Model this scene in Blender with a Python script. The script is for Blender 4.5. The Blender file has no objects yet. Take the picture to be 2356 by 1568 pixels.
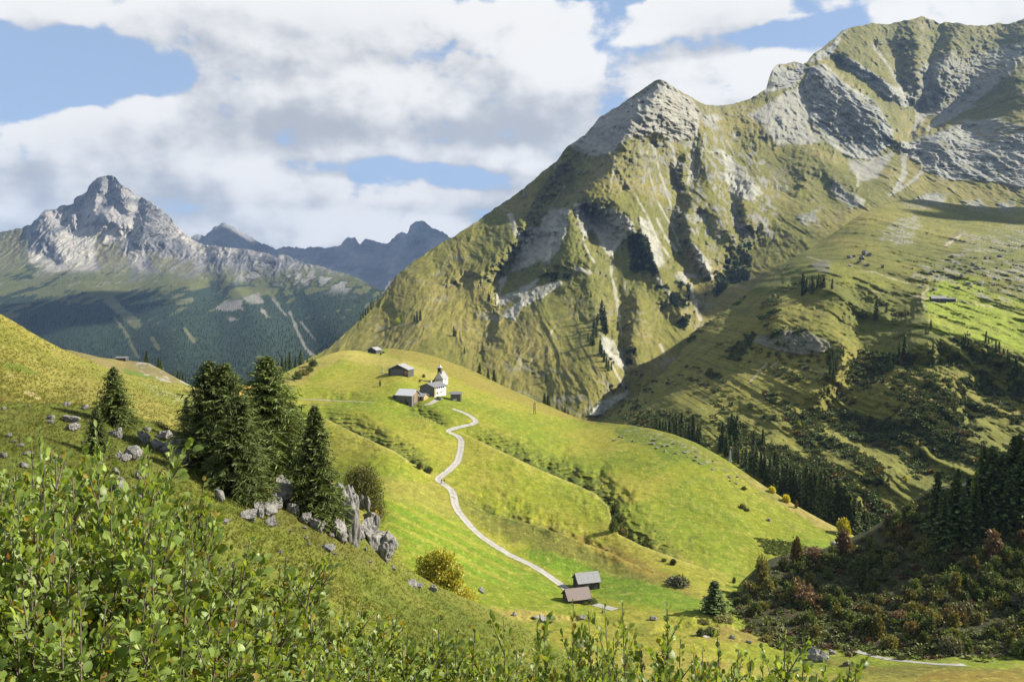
import bpy, bmesh, math, random
import numpy as np
from mathutils import Vector, Matrix

# ------------------------------------------------------------------ camera, sky, sun, exposure
sc = bpy.context.scene
W0, H0, F0, HOR = 2356.0, 1568.0, 1833.0, 680.0          # photograph's frame in working units, focal length, eye-level line
PITCH = math.atan((H0 / 2 - HOR) / F0)
cam = bpy.data.cameras.new("camera"); cam_ob = bpy.data.objects.new("camera", cam)
sc.collection.objects.link(cam_ob)
cam.sensor_width = 36.0; cam.lens = 36.0 * F0 / W0
cam.clip_start = 0.05; cam.clip_end = 60000
cam_ob.rotation_euler = (math.pi / 2 - PITCH, 0, 0)
sc.camera = cam_ob

SUN_AZ, SUN_EL = 82.0, 34.0          # degrees clockwise from the view direction (+Y), above the horizon
sun = bpy.data.lights.new("sun", 'SUN'); sun.energy = 5.0; sun.angle = math.radians(0.53); sun.color = (1.0, 0.93, 0.80)
sun_ob = bpy.data.objects.new("sun", sun); sc.collection.objects.link(sun_ob)
_sd = Vector((math.sin(math.radians(SUN_AZ)) * math.cos(math.radians(SUN_EL)),
              math.cos(math.radians(SUN_AZ)) * math.cos(math.radians(SUN_EL)), math.sin(math.radians(SUN_EL))))
sun_ob.rotation_euler = _sd.to_track_quat('Z', 'Y').to_euler()

vs = sc.view_settings
vs.view_transform = 'Standard'; vs.look = 'None'; vs.gamma = 1.0; vs.use_curve_mapping = False
vs.exposure = 1.35
sc.cycles.max_bounces = 6; sc.cycles.diffuse_bounces = 2; sc.cycles.glossy_bounces = 1
sc.cycles.transmission_bounces = 3; sc.cycles.volume_bounces = 0; sc.cycles.transparent_max_bounces = 6
sc.cycles.use_denoising = True

def az_el(px, py):
    """sky direction (azimuth, elevation in radians) of a point seen in the photograph"""
    a = (px - W0 / 2) / F0; b = (H0 / 2 - py) / F0
    cp, sp = math.cos(PITCH), math.sin(PITCH)
    x, y, z = a, cp + b * sp, -sp + b * cp
    return math.atan2(x, y), math.atan2(z, math.hypot(x, y))

class NT:
    """small helper to wire node trees"""
    def __init__(s, tree): s.t = tree; s.n = tree.nodes; s.l = tree.links
    def new(s, typ, **kw):
        nd = s.n.new(typ)
        for k, v in kw.items(): setattr(nd, k, v)
        return nd
    def put(s, sock, v):
        if isinstance(v, bpy.types.NodeSocket): s.l.new(v, sock)
        elif v is not None: sock.default_value = v
    def math(s, op, a, b=None, c=None, clamp=False):
        nd = s.new('ShaderNodeMath', operation=op, use_clamp=clamp)
        for i, v in enumerate((a, b, c)):
            if v is not None: s.put(nd.inputs[i], v)
        return nd.outputs[0]
    def ss(s, v, lo, hi):
        nd = s.new('ShaderNodeMapRange', interpolation_type='SMOOTHSTEP')
        s.put(nd.inputs['Value'], v); s.put(nd.inputs['From Min'], lo); s.put(nd.inputs['From Max'], hi)
        return nd.outputs[0]
    def lin(s, v, lo, hi, a, b):
        nd = s.new('ShaderNodeMapRange')
        s.put(nd.inputs['Value'], v); s.put(nd.inputs['From Min'], lo); s.put(nd.inputs['From Max'], hi)
        s.put(nd.inputs['To Min'], a); s.put(nd.inputs['To Max'], b)
        return nd.outputs[0]
    def mix(s, f, a, b, blend='MIX'):
        nd = s.new('ShaderNodeMix', data_type='RGBA', blend_type=blend)
        s.put(nd.inputs[0], f); s.put(nd.inputs[6], a); s.put(nd.inputs[7], b)
        return nd.outputs[2]
    def noise(s, vec, scale, detail=6, rough=0.55, dist=0.0, dim='3D'):
        nd = s.new('ShaderNodeTexNoise', noise_dimensions=dim)
        if vec is not None: s.l.new(vec, nd.inputs['Vector'])
        nd.inputs['Scale'].default_value = scale; nd.inputs['Detail'].default_value = detail
        nd.inputs['Roughness'].default_value = rough; nd.inputs['Distortion'].default_value = dist
        return nd.outputs['Fac']

# --- world: Nishita sky with procedural cumulus
world = bpy.data.worlds.new("World"); sc.world = world; world.use_nodes = True
world.node_tree.nodes.clear()
SKY_STRENGTH = 0.05; CL = 7.4

def lump_sum(k, vec, lumps, lo=.05, hi=1.55):
    total = None
    for (x, y, rx, ry, w) in lumps:
        az, el = az_el(x, y)
        d = k.new('ShaderNodeVectorMath', operation='SUBTRACT'); k.l.new(vec, d.inputs[0]); d.inputs[1].default_value = (az, el, 0)
        m = k.new('ShaderNodeVectorMath', operation='MULTIPLY'); k.l.new(d.outputs[0], m.inputs[0]); m.inputs[1].default_value = (F0 / rx, F0 / ry, 0)
        ln = k.new('ShaderNodeVectorMath', operation='LENGTH'); k.l.new(m.outputs[0], ln.inputs[0])
        mr = k.new('ShaderNodeMapRange', interpolation_type='SMOOTHSTEP')
        k.l.new(ln.outputs['Value'], mr.inputs['Value'])
        for nm, v in (('From Min', lo), ('From Max', hi), ('To Min', w), ('To Max', 0.0)): mr.inputs[nm].default_value = v
        total = mr.outputs[0] if total is None else k.math('ADD', total, mr.outputs[0])
    return total

def cloud_group():
    g = bpy.data.node_groups.new("cloud_density", 'ShaderNodeTree')
    g.interface.new_socket("Vector", in_out='INPUT', socket_type='NodeSocketVector')
    g.interface.new_socket("Density", in_out='OUTPUT', socket_type='NodeSocketFloat')
    k = NT(g)
    gi = k.new('NodeGroupInput'); go = k.new('NodeGroupOutput')
    vec = gi.outputs[0]
    # lumps of cloud and gaps of blue: centre and radii in the picture's units, weight
    lumps = [
        (640, 215, 230, 160, .62), (880, 200, 270, 130, .6), (440, 285, 250, 95, .55), (1060, 250, 480, 120, .6),
        (1390, 190, 330, 100, .7), (1690, 195, 240, 80, .75), (1250, 300, 460, 75, .5), (780, 310, 600, 75, .5),
        (600, 120, 220, 80, .5), (900, 60, 450, 80, .6), (420, 30, 380, 70, .7), (1150, 50, 300, 70, .45), (60, 10, 130, 55, .7),
        (230, 315, 360, 65, .55), (120, 375, 330, 80, .55), (330, 440, 460, 90, .6), (150, 490, 320, 70, .5),
        (800, 490, 460, 65, .7), (1080, 475, 320, 55, .6), (560, 450, 300, 60, .45), (1150, 370, 170, 45, .5), (980, 405, 200, 22, .15), (800, 550, 480, 45, .45),
        (1750, 18, 480, 55, .7), (1500, 50, 300, 60, .45), (2250, 25, 260, 60, .5), (1950, 100, 340, 80, .32), (1300, 60, 200, 60, .3),
        (130, 135, 190, 95, -.34), (300, 180, 110, 65, -.22), (60, 235, 180, 50, -.22), (955, 130, 90, 28, -.40), (860, 388, 260, 26, -.13), (650, 388, 120, 26, -.25),
        (1090, 398, 130, 26, -.25), (1390, 92, 170, 26, -.4), (1660, 95, 220, 38, -.5), (1080, 95, 90, 34, -.45), (1900, 60, 160, 30, -.15),
    ]
    warp = k.new('ShaderNodeTexNoise'); k.l.new(vec, warp.inputs['Vector'])
    warp.inputs['Scale'].default_value = 9; warp.inputs['Detail'].default_value = 4
    wv = k.new('ShaderNodeVectorMath', operation='MULTIPLY_ADD')
    k.l.new(warp.outputs['Color'], wv.inputs[0]); wv.inputs[1].default_value = (.05, .035, 0)
    k.l.new(vec, wv.inputs[2])
    wv2 = k.new('ShaderNodeVectorMath', operation='SUBTRACT'); k.l.new(wv.outputs[0], wv2.inputs[0]); wv2.inputs[1].default_value = (.025, .0175, 0)
    total = lump_sum(k, wv2.outputs[0], lumps)
    sq = k.new('ShaderNodeMapping'); k.l.new(vec, sq.inputs['Vector']); sq.inputs['Scale'].default_value = (1, 1.7, 1)
    n1 = k.noise(sq.outputs[0], 6.5, 11, .6)
    vo = k.new('ShaderNodeTexVoronoi', feature='F1'); k.l.new(wv2.outputs[0], vo.inputs['Vector'])
    for nm, v_ in (('Scale', 15.0), ('Detail', 2.0), ('Roughness', .5)): vo.inputs[nm].default_value = v_
    puff = k.math('MULTIPLY', k.math('SUBTRACT', .66, vo.outputs['Distance']), .55)
    # elsewhere in the sky: scattered cumulus
    sp = k.new('ShaderNodeSeparateXYZ'); k.l.new(vec, sp.inputs[0])
    away = k.ss(k.math('ABSOLUTE', sp.outputs[0]), .66, .9)
    up = k.ss(sp.outputs[1], .42, .55)
    other = k.math('MULTIPLY', k.math('MAXIMUM', away, up), .5)
    tot = k.math('ADD', k.math('MINIMUM', k.math('MULTIPLY', total, 1.12), .88), other)
    dens = k.math('ADD', tot, k.math('MULTIPLY', k.math('SUBTRACT', n1, .5), 2.3))
    dens = k.math('ADD', dens, puff)
    k.l.new(dens, go.inputs[0])
    return g

CG = cloud_group()
k = NT(world.node_tree)
tc = k.new('ShaderNodeTexCoord')
sep = k.new('ShaderNodeSeparateXYZ'); k.l.new(tc.outputs['Generated'], sep.inputs[0])
azn = k.math('ARCTAN2', sep.outputs[0], sep.outputs[1])
eln = k.math('ARCSINE', sep.outputs[2])
cmb = k.new('ShaderNodeCombineXYZ'); k.l.new(azn, cmb.inputs[0]); k.l.new(eln, cmb.inputs[1])
def cg(off):
    v = cmb.outputs[0]
    if off:
        a = k.new('ShaderNodeVectorMath', operation='ADD'); k.l.new(v, a.inputs[0]); a.inputs[1].default_value = off; v = a.outputs[0]
    nd = k.new('ShaderNodeGroup'); nd.node_tree = CG; k.l.new(v, nd.inputs[0]); return nd.outputs[0]
d0 = cg(None); d1 = cg((.018, .026, 0)); d2 = cg((.045, .06, 0))
sky = k.new('ShaderNodeTexSky', sky_type='NISHITA'); sky.sun_disc = False
sky.sun_elevation = math.radians(SUN_EL); sky.sun_rotation = math.radians(SUN_AZ)
sky.altitude = 1700; sky.air_density = 1.0; sky.dust_density = 0.6; sky.ozone_density = 1.0
alpha = k.ss(d0, .26, .54)
lit = k.math('SUBTRACT', d0, k.math('ADD', k.math('MULTIPLY', d1, .5), k.math('MULTIPLY', d2, .5)))
# flat grey cloud bases and thick grey cloud
greys = lump_sum(k, cmb.outputs[0], [(1000, 305, 560, 40, .34), (1280, 290, 300, 60, .3), (640, 300, 280, 60, .2), (380, 330, 330, 50, .25), (420, 50, 260, 60, .3), (100, 30, 140, 40, .15), (1900, 18, 330, 35, .25), (300, 410, 260, 30, .2), (150, 440, 300, 30, .15), (1000, 480, 300, 22, .16), (1350, 230, 120, 60, .22), (800, 60, 300, 50, .12),
    (1600, 180, 330, 50, -.4), (1250, 130, 250, 40, -.35), (900, 190, 180, 60, -.3), (1400, 120, 120, 40, -.2), (640, 170, 160, 70, -.2), (1000, 420, 380, 12, -.2), (850, 450, 160, 20, -.15)], 0., 1.25)
shade = k.math('SUBTRACT', k.ss(lit, -.95, .75), k.math('MULTIPLY', greys, 1.0))
shade2 = k.ss(k.math('ADD', shade, k.math('MULTIPLY', k.math('SUBTRACT', k.noise(cmb.outputs[0], 5, 4, .5), .5), .9)), .05, 1.0)
ccol = k.mix(shade2, (CL * .52, CL * .55, CL * .595, 1), (CL * 1.02, CL * 1.01, CL * .995, 1))
haze_veil = k.mix(k.lin(eln, .05, .38, .8, .62), sky.outputs[0], (CL * .46, CL * .615, CL * .885, 1))
skyc = k.mix(alpha, haze_veil, ccol)
bg = k.new('ShaderNodeBackground'); bg.inputs['Strength'].default_value = SKY_STRENGTH
k.l.new(skyc, bg.inputs['Color'])
wo = k.new('ShaderNodeOutputWorld'); k.l.new(bg.outputs[0], wo.inputs['Surface'])
HAZE = 3.4e-5
world.cycles.sampling_method = 'MANUAL'; world.cycles.sample_map_resolution = 512

# ------------------------------------------------------------------ numpy helpers
R = np.random.RandomState(7)
random.seed(7)
CP, SP = math.cos(PITCH), math.sin(PITCH)

def ray(px, py):
    a = (np.asarray(px, float) - W0 / 2) / F0; b = (H0 / 2 - np.asarray(py, float)) / F0
    y = CP + b * SP
    return a / y, (-SP + b * CP) / y

def at(px, py, Y):
    dx, dz = ray(px, py)
    return np.stack([dx * Y, np.ones_like(dx) * Y, dz * Y], -1)

def to_px(P):
    P = np.asarray(P, float)
    x, y, z = P[..., 0], P[..., 1], P[..., 2]
    f = y * CP - z * SP; u = y * SP + z * CP
    return W0 / 2 + F0 * x / f, H0 / 2 - F0 * u / f

def _hash(ix, iy, seed):
    h = (ix.astype(np.int64) * 374761393 + iy.astype(np.int64) * 668265263 + seed * 974711) & 0xFFFFFFFF
    h = ((h ^ (h >> 13)) * 1274126177) & 0xFFFFFFFF
    return ((h ^ (h >> 16)) & 0xFFFF) / 65536.0

def perlin(x, y, seed=0):
    x = np.asarray(x, float); y = np.asarray(y, float)
    x0 = np.floor(x); y0 = np.floor(y); fx = x - x0; fy = y - y0
    u = fx * fx * fx * (fx * (fx * 6 - 15) + 10); v = fy * fy * fy * (fy * (fy * 6 - 15) + 10)
    def g(i, j):
        a = _hash(x0 + i, y0 + j, seed) * 2 * np.pi
        return np.cos(a) * (fx - i) + np.sin(a) * (fy - j)
    n0 = g(0, 0) * (1 - u) + g(1, 0) * u; n1 = g(0, 1) * (1 - u) + g(1, 1) * u
    return (n0 * (1 - v) + n1 * v) * 1.4

def fbm(x, y, octv=5, seed=0, gain=.5):
    s = 0; a = 1.0; f = 1.0
    for i in range(octv):
        s = s + a * perlin(x * f + i * 17.3, y * f - i * 9.1, seed + i); a *= gain; f *= 2.03
    return s

def ridged(x, y, octv=5, seed=0, gain=.55):
    s = 0; a = 1.0; f = 1.0
    for i in range(octv):
        s = s + a * (1 - 2 * np.abs(perlin(x * f + i * 13.7, y * f + i * 5.3, seed + i))); a *= gain; f *= 2.05
    return s * .5

def sstep(a, b, x):
    t = np.clip((x - a) / (b - a), 0, 1); return t * t * (3 - 2 * t)

def chunked(fn, px, py, n=30000):
    sh = px.shape; p = px.ravel(); q = py.ravel(); out = np.empty(p.size)
    for i in range(0, p.size, n): out[i:i + n] = fn(p[i:i + n], q[i:i + n])
    return out.reshape(sh)

def tps(ctrl, smooth=1e-4):
    """smooth surface through (px, py, depth) points, interpolated in log depth"""
    c = np.array(ctrl, float); P = c[:, :2] / 1000; v = np.log(c[:, 2]); n = len(P)
    def phi(r2): return np.where(r2 > 0, r2 * np.log(np.maximum(r2, 1e-20)) * .5, 0)
    K = phi(((P[:, None] - P[None]) ** 2).sum(-1)) + np.eye(n) * smooth
    A = np.zeros((n + 3, n + 3)); A[:n, :n] = K; A[:n, n] = 1; A[:n, n + 1:] = P; A[n, :n] = 1; A[n + 1:, :n] = P.T
    w = np.linalg.solve(A, np.concatenate([v, np.zeros(3)]))
    def f(x, y):
        q = np.stack([x, y], -1) / 1000
        r2 = ((q[:, None] - P[None]) ** 2).sum(-1)
        return phi(r2) @ w[:n] + w[n] + q @ w[n + 1:]
    return lambda px, py: chunked(f, px, py)

def resample(line, step):
    L = np.array(line, float); seg = np.hypot(*np.diff(L[:, :2], axis=0).T); t = np.concatenate([[0], np.cumsum(seg)])
    n = max(2, int(t[-1] / step) + 1); u = np.linspace(0, t[-1], n)
    return np.stack([np.interp(u, t, L[:, i]) for i in range(L.shape[1])], -1)

def jag(px, py, seed, a=1.0):
    """ragged offsets so that ribs and gullies do not run along smooth curves"""
    return (a * (9 * fbm(px / 42, py / 42, 3, seed) + 4.5 * fbm(px / 11, py / 11, 3, seed + 7)), a * (9 * fbm(px / 42, py / 42, 3, seed + 20) + 4.5 * fbm(px / 11, py / 11, 3, seed + 27)))

def creases(lines, zeros, step=16, reg=.004):
    """piecewise creased relief: lines of (points, value) meet along sharp ridges and gullies"""
    pts = []; val = []
    for ln, v in lines:
        q = resample(ln, step)
        vv = np.interp(np.linspace(0, 1, len(q)), np.linspace(0, 1, len(v)), v) if isinstance(v, (list, tuple)) else np.full(len(q), v)
        pts.append(q[:, :2]); val.append(vv)
    for z in zeros: pts.append(np.array([z[:2]], float)); val.append(np.array([z[2] if len(z) > 2 else 0.]))
    P = np.concatenate(pts) / 1000; v = np.concatenate(val); n = len(P)
    K = np.sqrt(((P[:, None] - P[None]) ** 2).sum(-1)) - np.eye(n) * reg
    A = np.zeros((n + 1, n + 1)); A[:n, :n] = K; A[:n, n] = 1; A[n, :n] = 1
    w = np.linalg.solve(A, np.concatenate([v, [0]]))
    def f(x, y):
        q = np.stack([x, y], -1) / 1000
        return np.sqrt(((q[:, None] - P[None]) ** 2).sum(-1)) @ w[:n] + w[n]
    return lambda px, py: chunked(f, px, py, 15000)

def poly_sd(px, py, poly):
    """signed distance, positive inside"""
    Q = np.array(poly, float); n = len(Q)
    if px.ndim == 2:          # only look near the polygon
        mg = 45.; m = (px > Q[:, 0].min() - mg) & (px < Q[:, 0].max() + mg) & (py > Q[:, 1].min() - mg) & (py < Q[:, 1].max() + mg)
        out = np.full(px.shape, -mg)
        if m.any(): out[m] = poly_sd(px[m], py[m], poly)
        return out
    d = np.full(px.shape, 1e9); ins = np.zeros(px.shape, bool)
    for i in range(n):
        a = Q[i]; b = Q[(i + 1) % n]; ab = b - a
        t = np.clip(((px - a[0]) * ab[0] + (py - a[1]) * ab[1]) / (ab @ ab + 1e-9), 0, 1)
        d = np.minimum(d, np.hypot(px - a[0] - t * ab[0], py - a[1] - t * ab[1]))
        c = (a[1] > py) != (b[1] > py)
        with np.errstate(divide='ignore', invalid='ignore'):
            ins ^= c & (px < (b[0] - a[0]) * (py - a[1]) / (b[1] - a[1] + 1e-12) + a[0])
    return np.where(ins, d, -d)

def line_d(px, py, line):
    """distance to a polyline and the side (+1 on the right-hand side going along it as drawn, y down)"""
    Q = np.array(line, float); d = np.full(px.shape, 1e9); sd = np.zeros(px.shape)
    if px.ndim == 2:
        mg = 40.; m = (px > Q[:, 0].min() - mg) & (px < Q[:, 0].max() + mg) & (py > Q[:, 1].min() - mg) & (py < Q[:, 1].max() + mg)
        d[:] = mg
        if m.any(): d[m], sd[m] = line_d(px[m], py[m], line)
        return d, sd
    for i in range(len(Q) - 1):
        a = Q[i, :2]; b = Q[i + 1, :2]; ab = b - a
        t = np.clip(((px - a[0]) * ab[0] + (py - a[1]) * ab[1]) / (ab @ ab + 1e-9), 0, 1)
        e = np.hypot(px - a[0] - t * ab[0], py - a[1] - t * ab[1])
        cr = np.sign(ab[0] * (py - a[1]) - ab[1] * (px - a[0]))
        m = e < d; sd = np.where(m, cr, sd); d = np.where(m, e, d)
    return d, sd

def T(x0, y0, s):
    """full-size crop coordinates -> working units"""
    kx = W0 / 4096
    return lambda pts: [((x0 + p[0] / s) * kx, (y0 + p[1] / s) * kx) + tuple(p[2:]) for p in pts]
c3 = T(1900, 200, 1.568); c4 = T(2996, 0, 1.742); c5 = T(1900, 900, 1.742); c6 = T(2896, 700, 1.568); c1 = T(0, 600, 1.742)
c8 = T(0, 1300, 1.96); cL = T(0, 650, 3.484); cB = T(1600, 1600, 1.742); cA = T(700, 1350, 1.651); cK = T(2700, 1050, 3.136); cN = T(2560, 1600, 2.412)

def lerp(a, b, t): return a + (np.asarray(b) - a) * t[..., None]
def col3(c, shape): return np.broadcast_to(np.array(c, float), shape + (3,)).copy()

# ------------------------------------------------------------------ mesh / object helpers
def make_mesh(name, V, F, col=None, smooth=True, mat=None, mats=None, midx=None):
    """F: (n,3) or (n,4) int array or list of such arrays"""
    Fs = F if isinstance(F, list) else [F]
    Fs = [np.asarray(f, np.int32) for f in Fs if len(f)]
    me = bpy.data.meshes.new(name); V = np.asarray(V, np.float32)
    nl = sum(f.size for f in Fs); npoly = sum(len(f) for f in Fs)
    me.vertices.add(len(V)); me.vertices.foreach_set("co", V.ravel())
    me.loops.add(nl); me.loops.foreach_set("vertex_index", np.concatenate([f.ravel() for f in Fs]))
    me.polygons.add(npoly)
    tot = np.concatenate([np.full(len(f), f.shape[1], np.int32) for f in Fs])
    me.polygons.foreach_set("loop_start", np.concatenate([[0], np.cumsum(tot)[:-1]]).astype(np.int32))
    me.polygons.foreach_set("loop_total", tot)
    me.polygons.foreach_set("use_smooth", np.full(npoly, smooth))
    for m in (mats or ([mat] if mat else [])): me.materials.append(m)
    if midx is not None: me.polygons.foreach_set("material_index", np.asarray(midx, np.int32))
    me.update(calc_edges=True)
    if col is not None:
        a = me.color_attributes.new("Col", 'FLOAT_COLOR', 'POINT')
        c = np.ones((len(V), 4), np.float32); c[:, :3] = np.asarray(col) * ALB; a.data.foreach_set("color", c.ravel())
    me.validate()
    return me

def tag(o, label=None, cat=None, group=None, kind=None):
    if label: o['label'] = label
    if cat: o['category'] = cat
    if group: o['group'] = group
    if kind: o['kind'] = kind
    return o

def link(name, me, parent=None, loc=None, rot=None, scale=None):
    o = bpy.data.objects.new(name, me); sc.collection.objects.link(o)
    if parent: o.parent = parent
    if loc is not None: o.location = tuple(float(v) for v in loc)
    if rot is not None: o.rotation_euler = rot
    if scale is not None: o.scale = scale if hasattr(scale, '__len__') else (scale,) * 3
    return o

def copy_tree(o, kids):
    c = o.copy(); sc.collection.objects.link(c)
    for ch in kids.get(o.name, ()):
        d = ch.copy(); sc.collection.objects.link(d); d.parent = c
    return c

def grid_faces(ny, nx):
    i = np.arange(ny * nx).reshape(ny, nx)
    return np.stack([i[:-1, :-1], i[:-1, 1:], i[1:, 1:], i[1:, :-1]], -1).reshape(-1, 4)

ALB = .66     # ground and leaf colours below are written as relative tones; this brings them to real reflectances
# ------------------------------------------------------------------ materials
def terrain_mat(name, s1, s2, bump=.5, bdist=1.0, vary=.25, aniso=(1, 1, 1), spec=.15):
    m = bpy.data.materials.new(name); m.use_nodes = True; k = NT(m.node_tree); k.n.clear()
    at_ = k.new('ShaderNodeAttribute', attribute_name='Col'); tc = k.new('ShaderNodeTexCoord')
    mp = k.new('ShaderNodeMapping'); k.l.new(tc.outputs['Object'], mp.inputs['Vector']); mp.inputs['Scale'].default_value = aniso
    n1 = k.noise(mp.outputs[0], s1, 8, .62, .3); n2 = k.noise(mp.outputs[0], s2, 6, .65)
    f = k.math('MULTIPLY', k.lin(n1, .25, .75, 1 - vary, 1 + vary), k.lin(n2, .25, .75, 1 - vary * 1.5, 1 + vary * 1.5))
    sc3 = k.new('ShaderNodeVectorMath', operation='SCALE'); k.l.new(at_.outputs['Color'], sc3.inputs[0]); k.l.new(f, sc3.inputs['Scale'])
    b = k.new('ShaderNodeBsdfPrincipled'); k.l.new(sc3.outputs[0], b.inputs['Base Color'])
    b.inputs['Roughness'].default_value = .95; b.inputs['Specular IOR Level'].default_value = spec
    bp = k.new('ShaderNodeBump'); bp.inputs['Strength'].default_value = bump; bp.inputs['Distance'].default_value = bdist
    k.l.new(k.math('ADD', n1, k.math('MULTIPLY', n2, .5)), bp.inputs['Height']); k.l.new(bp.outputs[0], b.inputs['Normal'])
    o = k.new('ShaderNodeOutputMaterial'); k.l.new(b.outputs[0], o.inputs['Surface'])
    return m

def leaf_mat(name, trans=.35, rough=.55, spec=.3, jitter=.35, tint=(1, 1, 1)):
    """foliage: colour from the mesh, per-object variation, light shining through"""
    m = bpy.data.materials.new(name); m.use_nodes = True; k = NT(m.node_tree); k.n.clear()
    at_ = k.new('ShaderNodeAttribute', attribute_name='Col'); oi = k.new('ShaderNodeObjectInfo')
    v = k.lin(oi.outputs['Random'], 0, 1, 1 - jitter, 1 + jitter)
    c = k.new('ShaderNodeVectorMath', operation='SCALE'); k.l.new(at_.outputs['Color'], c.inputs[0]); k.l.new(v, c.inputs['Scale'])
    b = k.new('ShaderNodeBsdfPrincipled'); k.l.new(c.outputs[0], b.inputs['Base Color'])
    b.inputs['Roughness'].default_value = rough; b.inputs['Specular IOR Level'].default_value = spec
    o = k.new('ShaderNodeOutputMaterial')
    if trans > 0:
        t = k.new('ShaderNodeBsdfTranslucent')
        tcol = k.mix(1.0, c.outputs[0], (1.5 * tint[0], 1.35 * tint[1], .45 * tint[2], 1), 'MULTIPLY'); k.l.new(tcol, t.inputs['Color'])
        mx = k.new('ShaderNodeMixShader'); mx.inputs[0].default_value = trans
        k.l.new(b.outputs[0], mx.inputs[1]); k.l.new(t.outputs[0], mx.inputs[2]); k.l.new(mx.outputs[0], o.inputs['Surface'])
    else: k.l.new(b.outputs[0], o.inputs['Surface'])
    return m

def plain_mat(name, c1, c2, scale=3.0, rough=.85, aniso=(1, 1, 1), bump=.3, spec=.3, bdist=.05, metal=0.0):
    m = bpy.data.materials.new(name); m.use_nodes = True; k = NT(m.node_tree); k.n.clear()
    tc = k.new('ShaderNodeTexCoord'); mp = k.new('ShaderNodeMapping'); k.l.new(tc.outputs['Object'], mp.inputs['Vector'])
    mp.inputs['Scale'].default_value = aniso
    n = k.noise(mp.outputs[0], scale, 8, .65)
    c = k.mix(k.ss(n, .32, .68), tuple(v * .72 for v in c1) + (1,), tuple(v * .72 for v in c2) + (1,))
    b = k.new('ShaderNodeBsdfPrincipled'); k.l.new(c, b.inputs['Base Color']); b.inputs['Roughness'].default_value = rough
    b.inputs['Specular IOR Level'].default_value = spec; b.inputs['Metallic'].default_value = metal
    if bump:
        bp = k.new('ShaderNodeBump'); bp.inputs['Strength'].default_value = bump; bp.inputs['Distance'].default_value = bdist
        k.l.new(n, bp.inputs['Height']); k.l.new(bp.outputs[0], b.inputs['Normal'])
    o = k.new('ShaderNodeOutputMaterial'); k.l.new(b.outputs[0], o.inputs['Surface'])
    return m

# ------------------------------------------------------------------ terrain bodies
def coarse(f, PX, PY, step):
    """evaluate f on a lattice of the given step and interpolate (Catmull-Rom) at the grid's own points"""
    x0, y0 = PX.min() - 2 * step, PY.min() - 2 * step
    gx = np.arange(x0, PX.max() + 3 * step, step); gy = np.arange(y0, PY.max() + 3 * step, step)
    MX, MY = np.meshgrid(gx, gy); need = np.zeros(MX.shape, bool)
    jx = ((PX - x0) / step).astype(int); jy = ((PY - y0) / step).astype(int); need[jy, jx] = True
    nd = need.copy()
    for a in range(-1, 3):
        for b in range(-1, 3): nd |= np.roll(np.roll(need, a, 0), b, 1)
    G = np.zeros(MX.shape); G[nd] = f(MX[nd], MY[nd])
    def wts(t): return (-.5 * t + t * t - .5 * t ** 3, 1 - 2.5 * t * t + 1.5 * t ** 3, .5 * t + 2 * t * t - 1.5 * t ** 3, -.5 * t * t + .5 * t ** 3)
    wx = wts((PX - x0) / step - jx); wy = wts((PY - y0) / step - jy); out = 0
    for a in range(4):
        for b in range(4): out = out + G[jy + a - 1, jx + b - 1] * wx[b] * wy[a]
    return out

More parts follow.
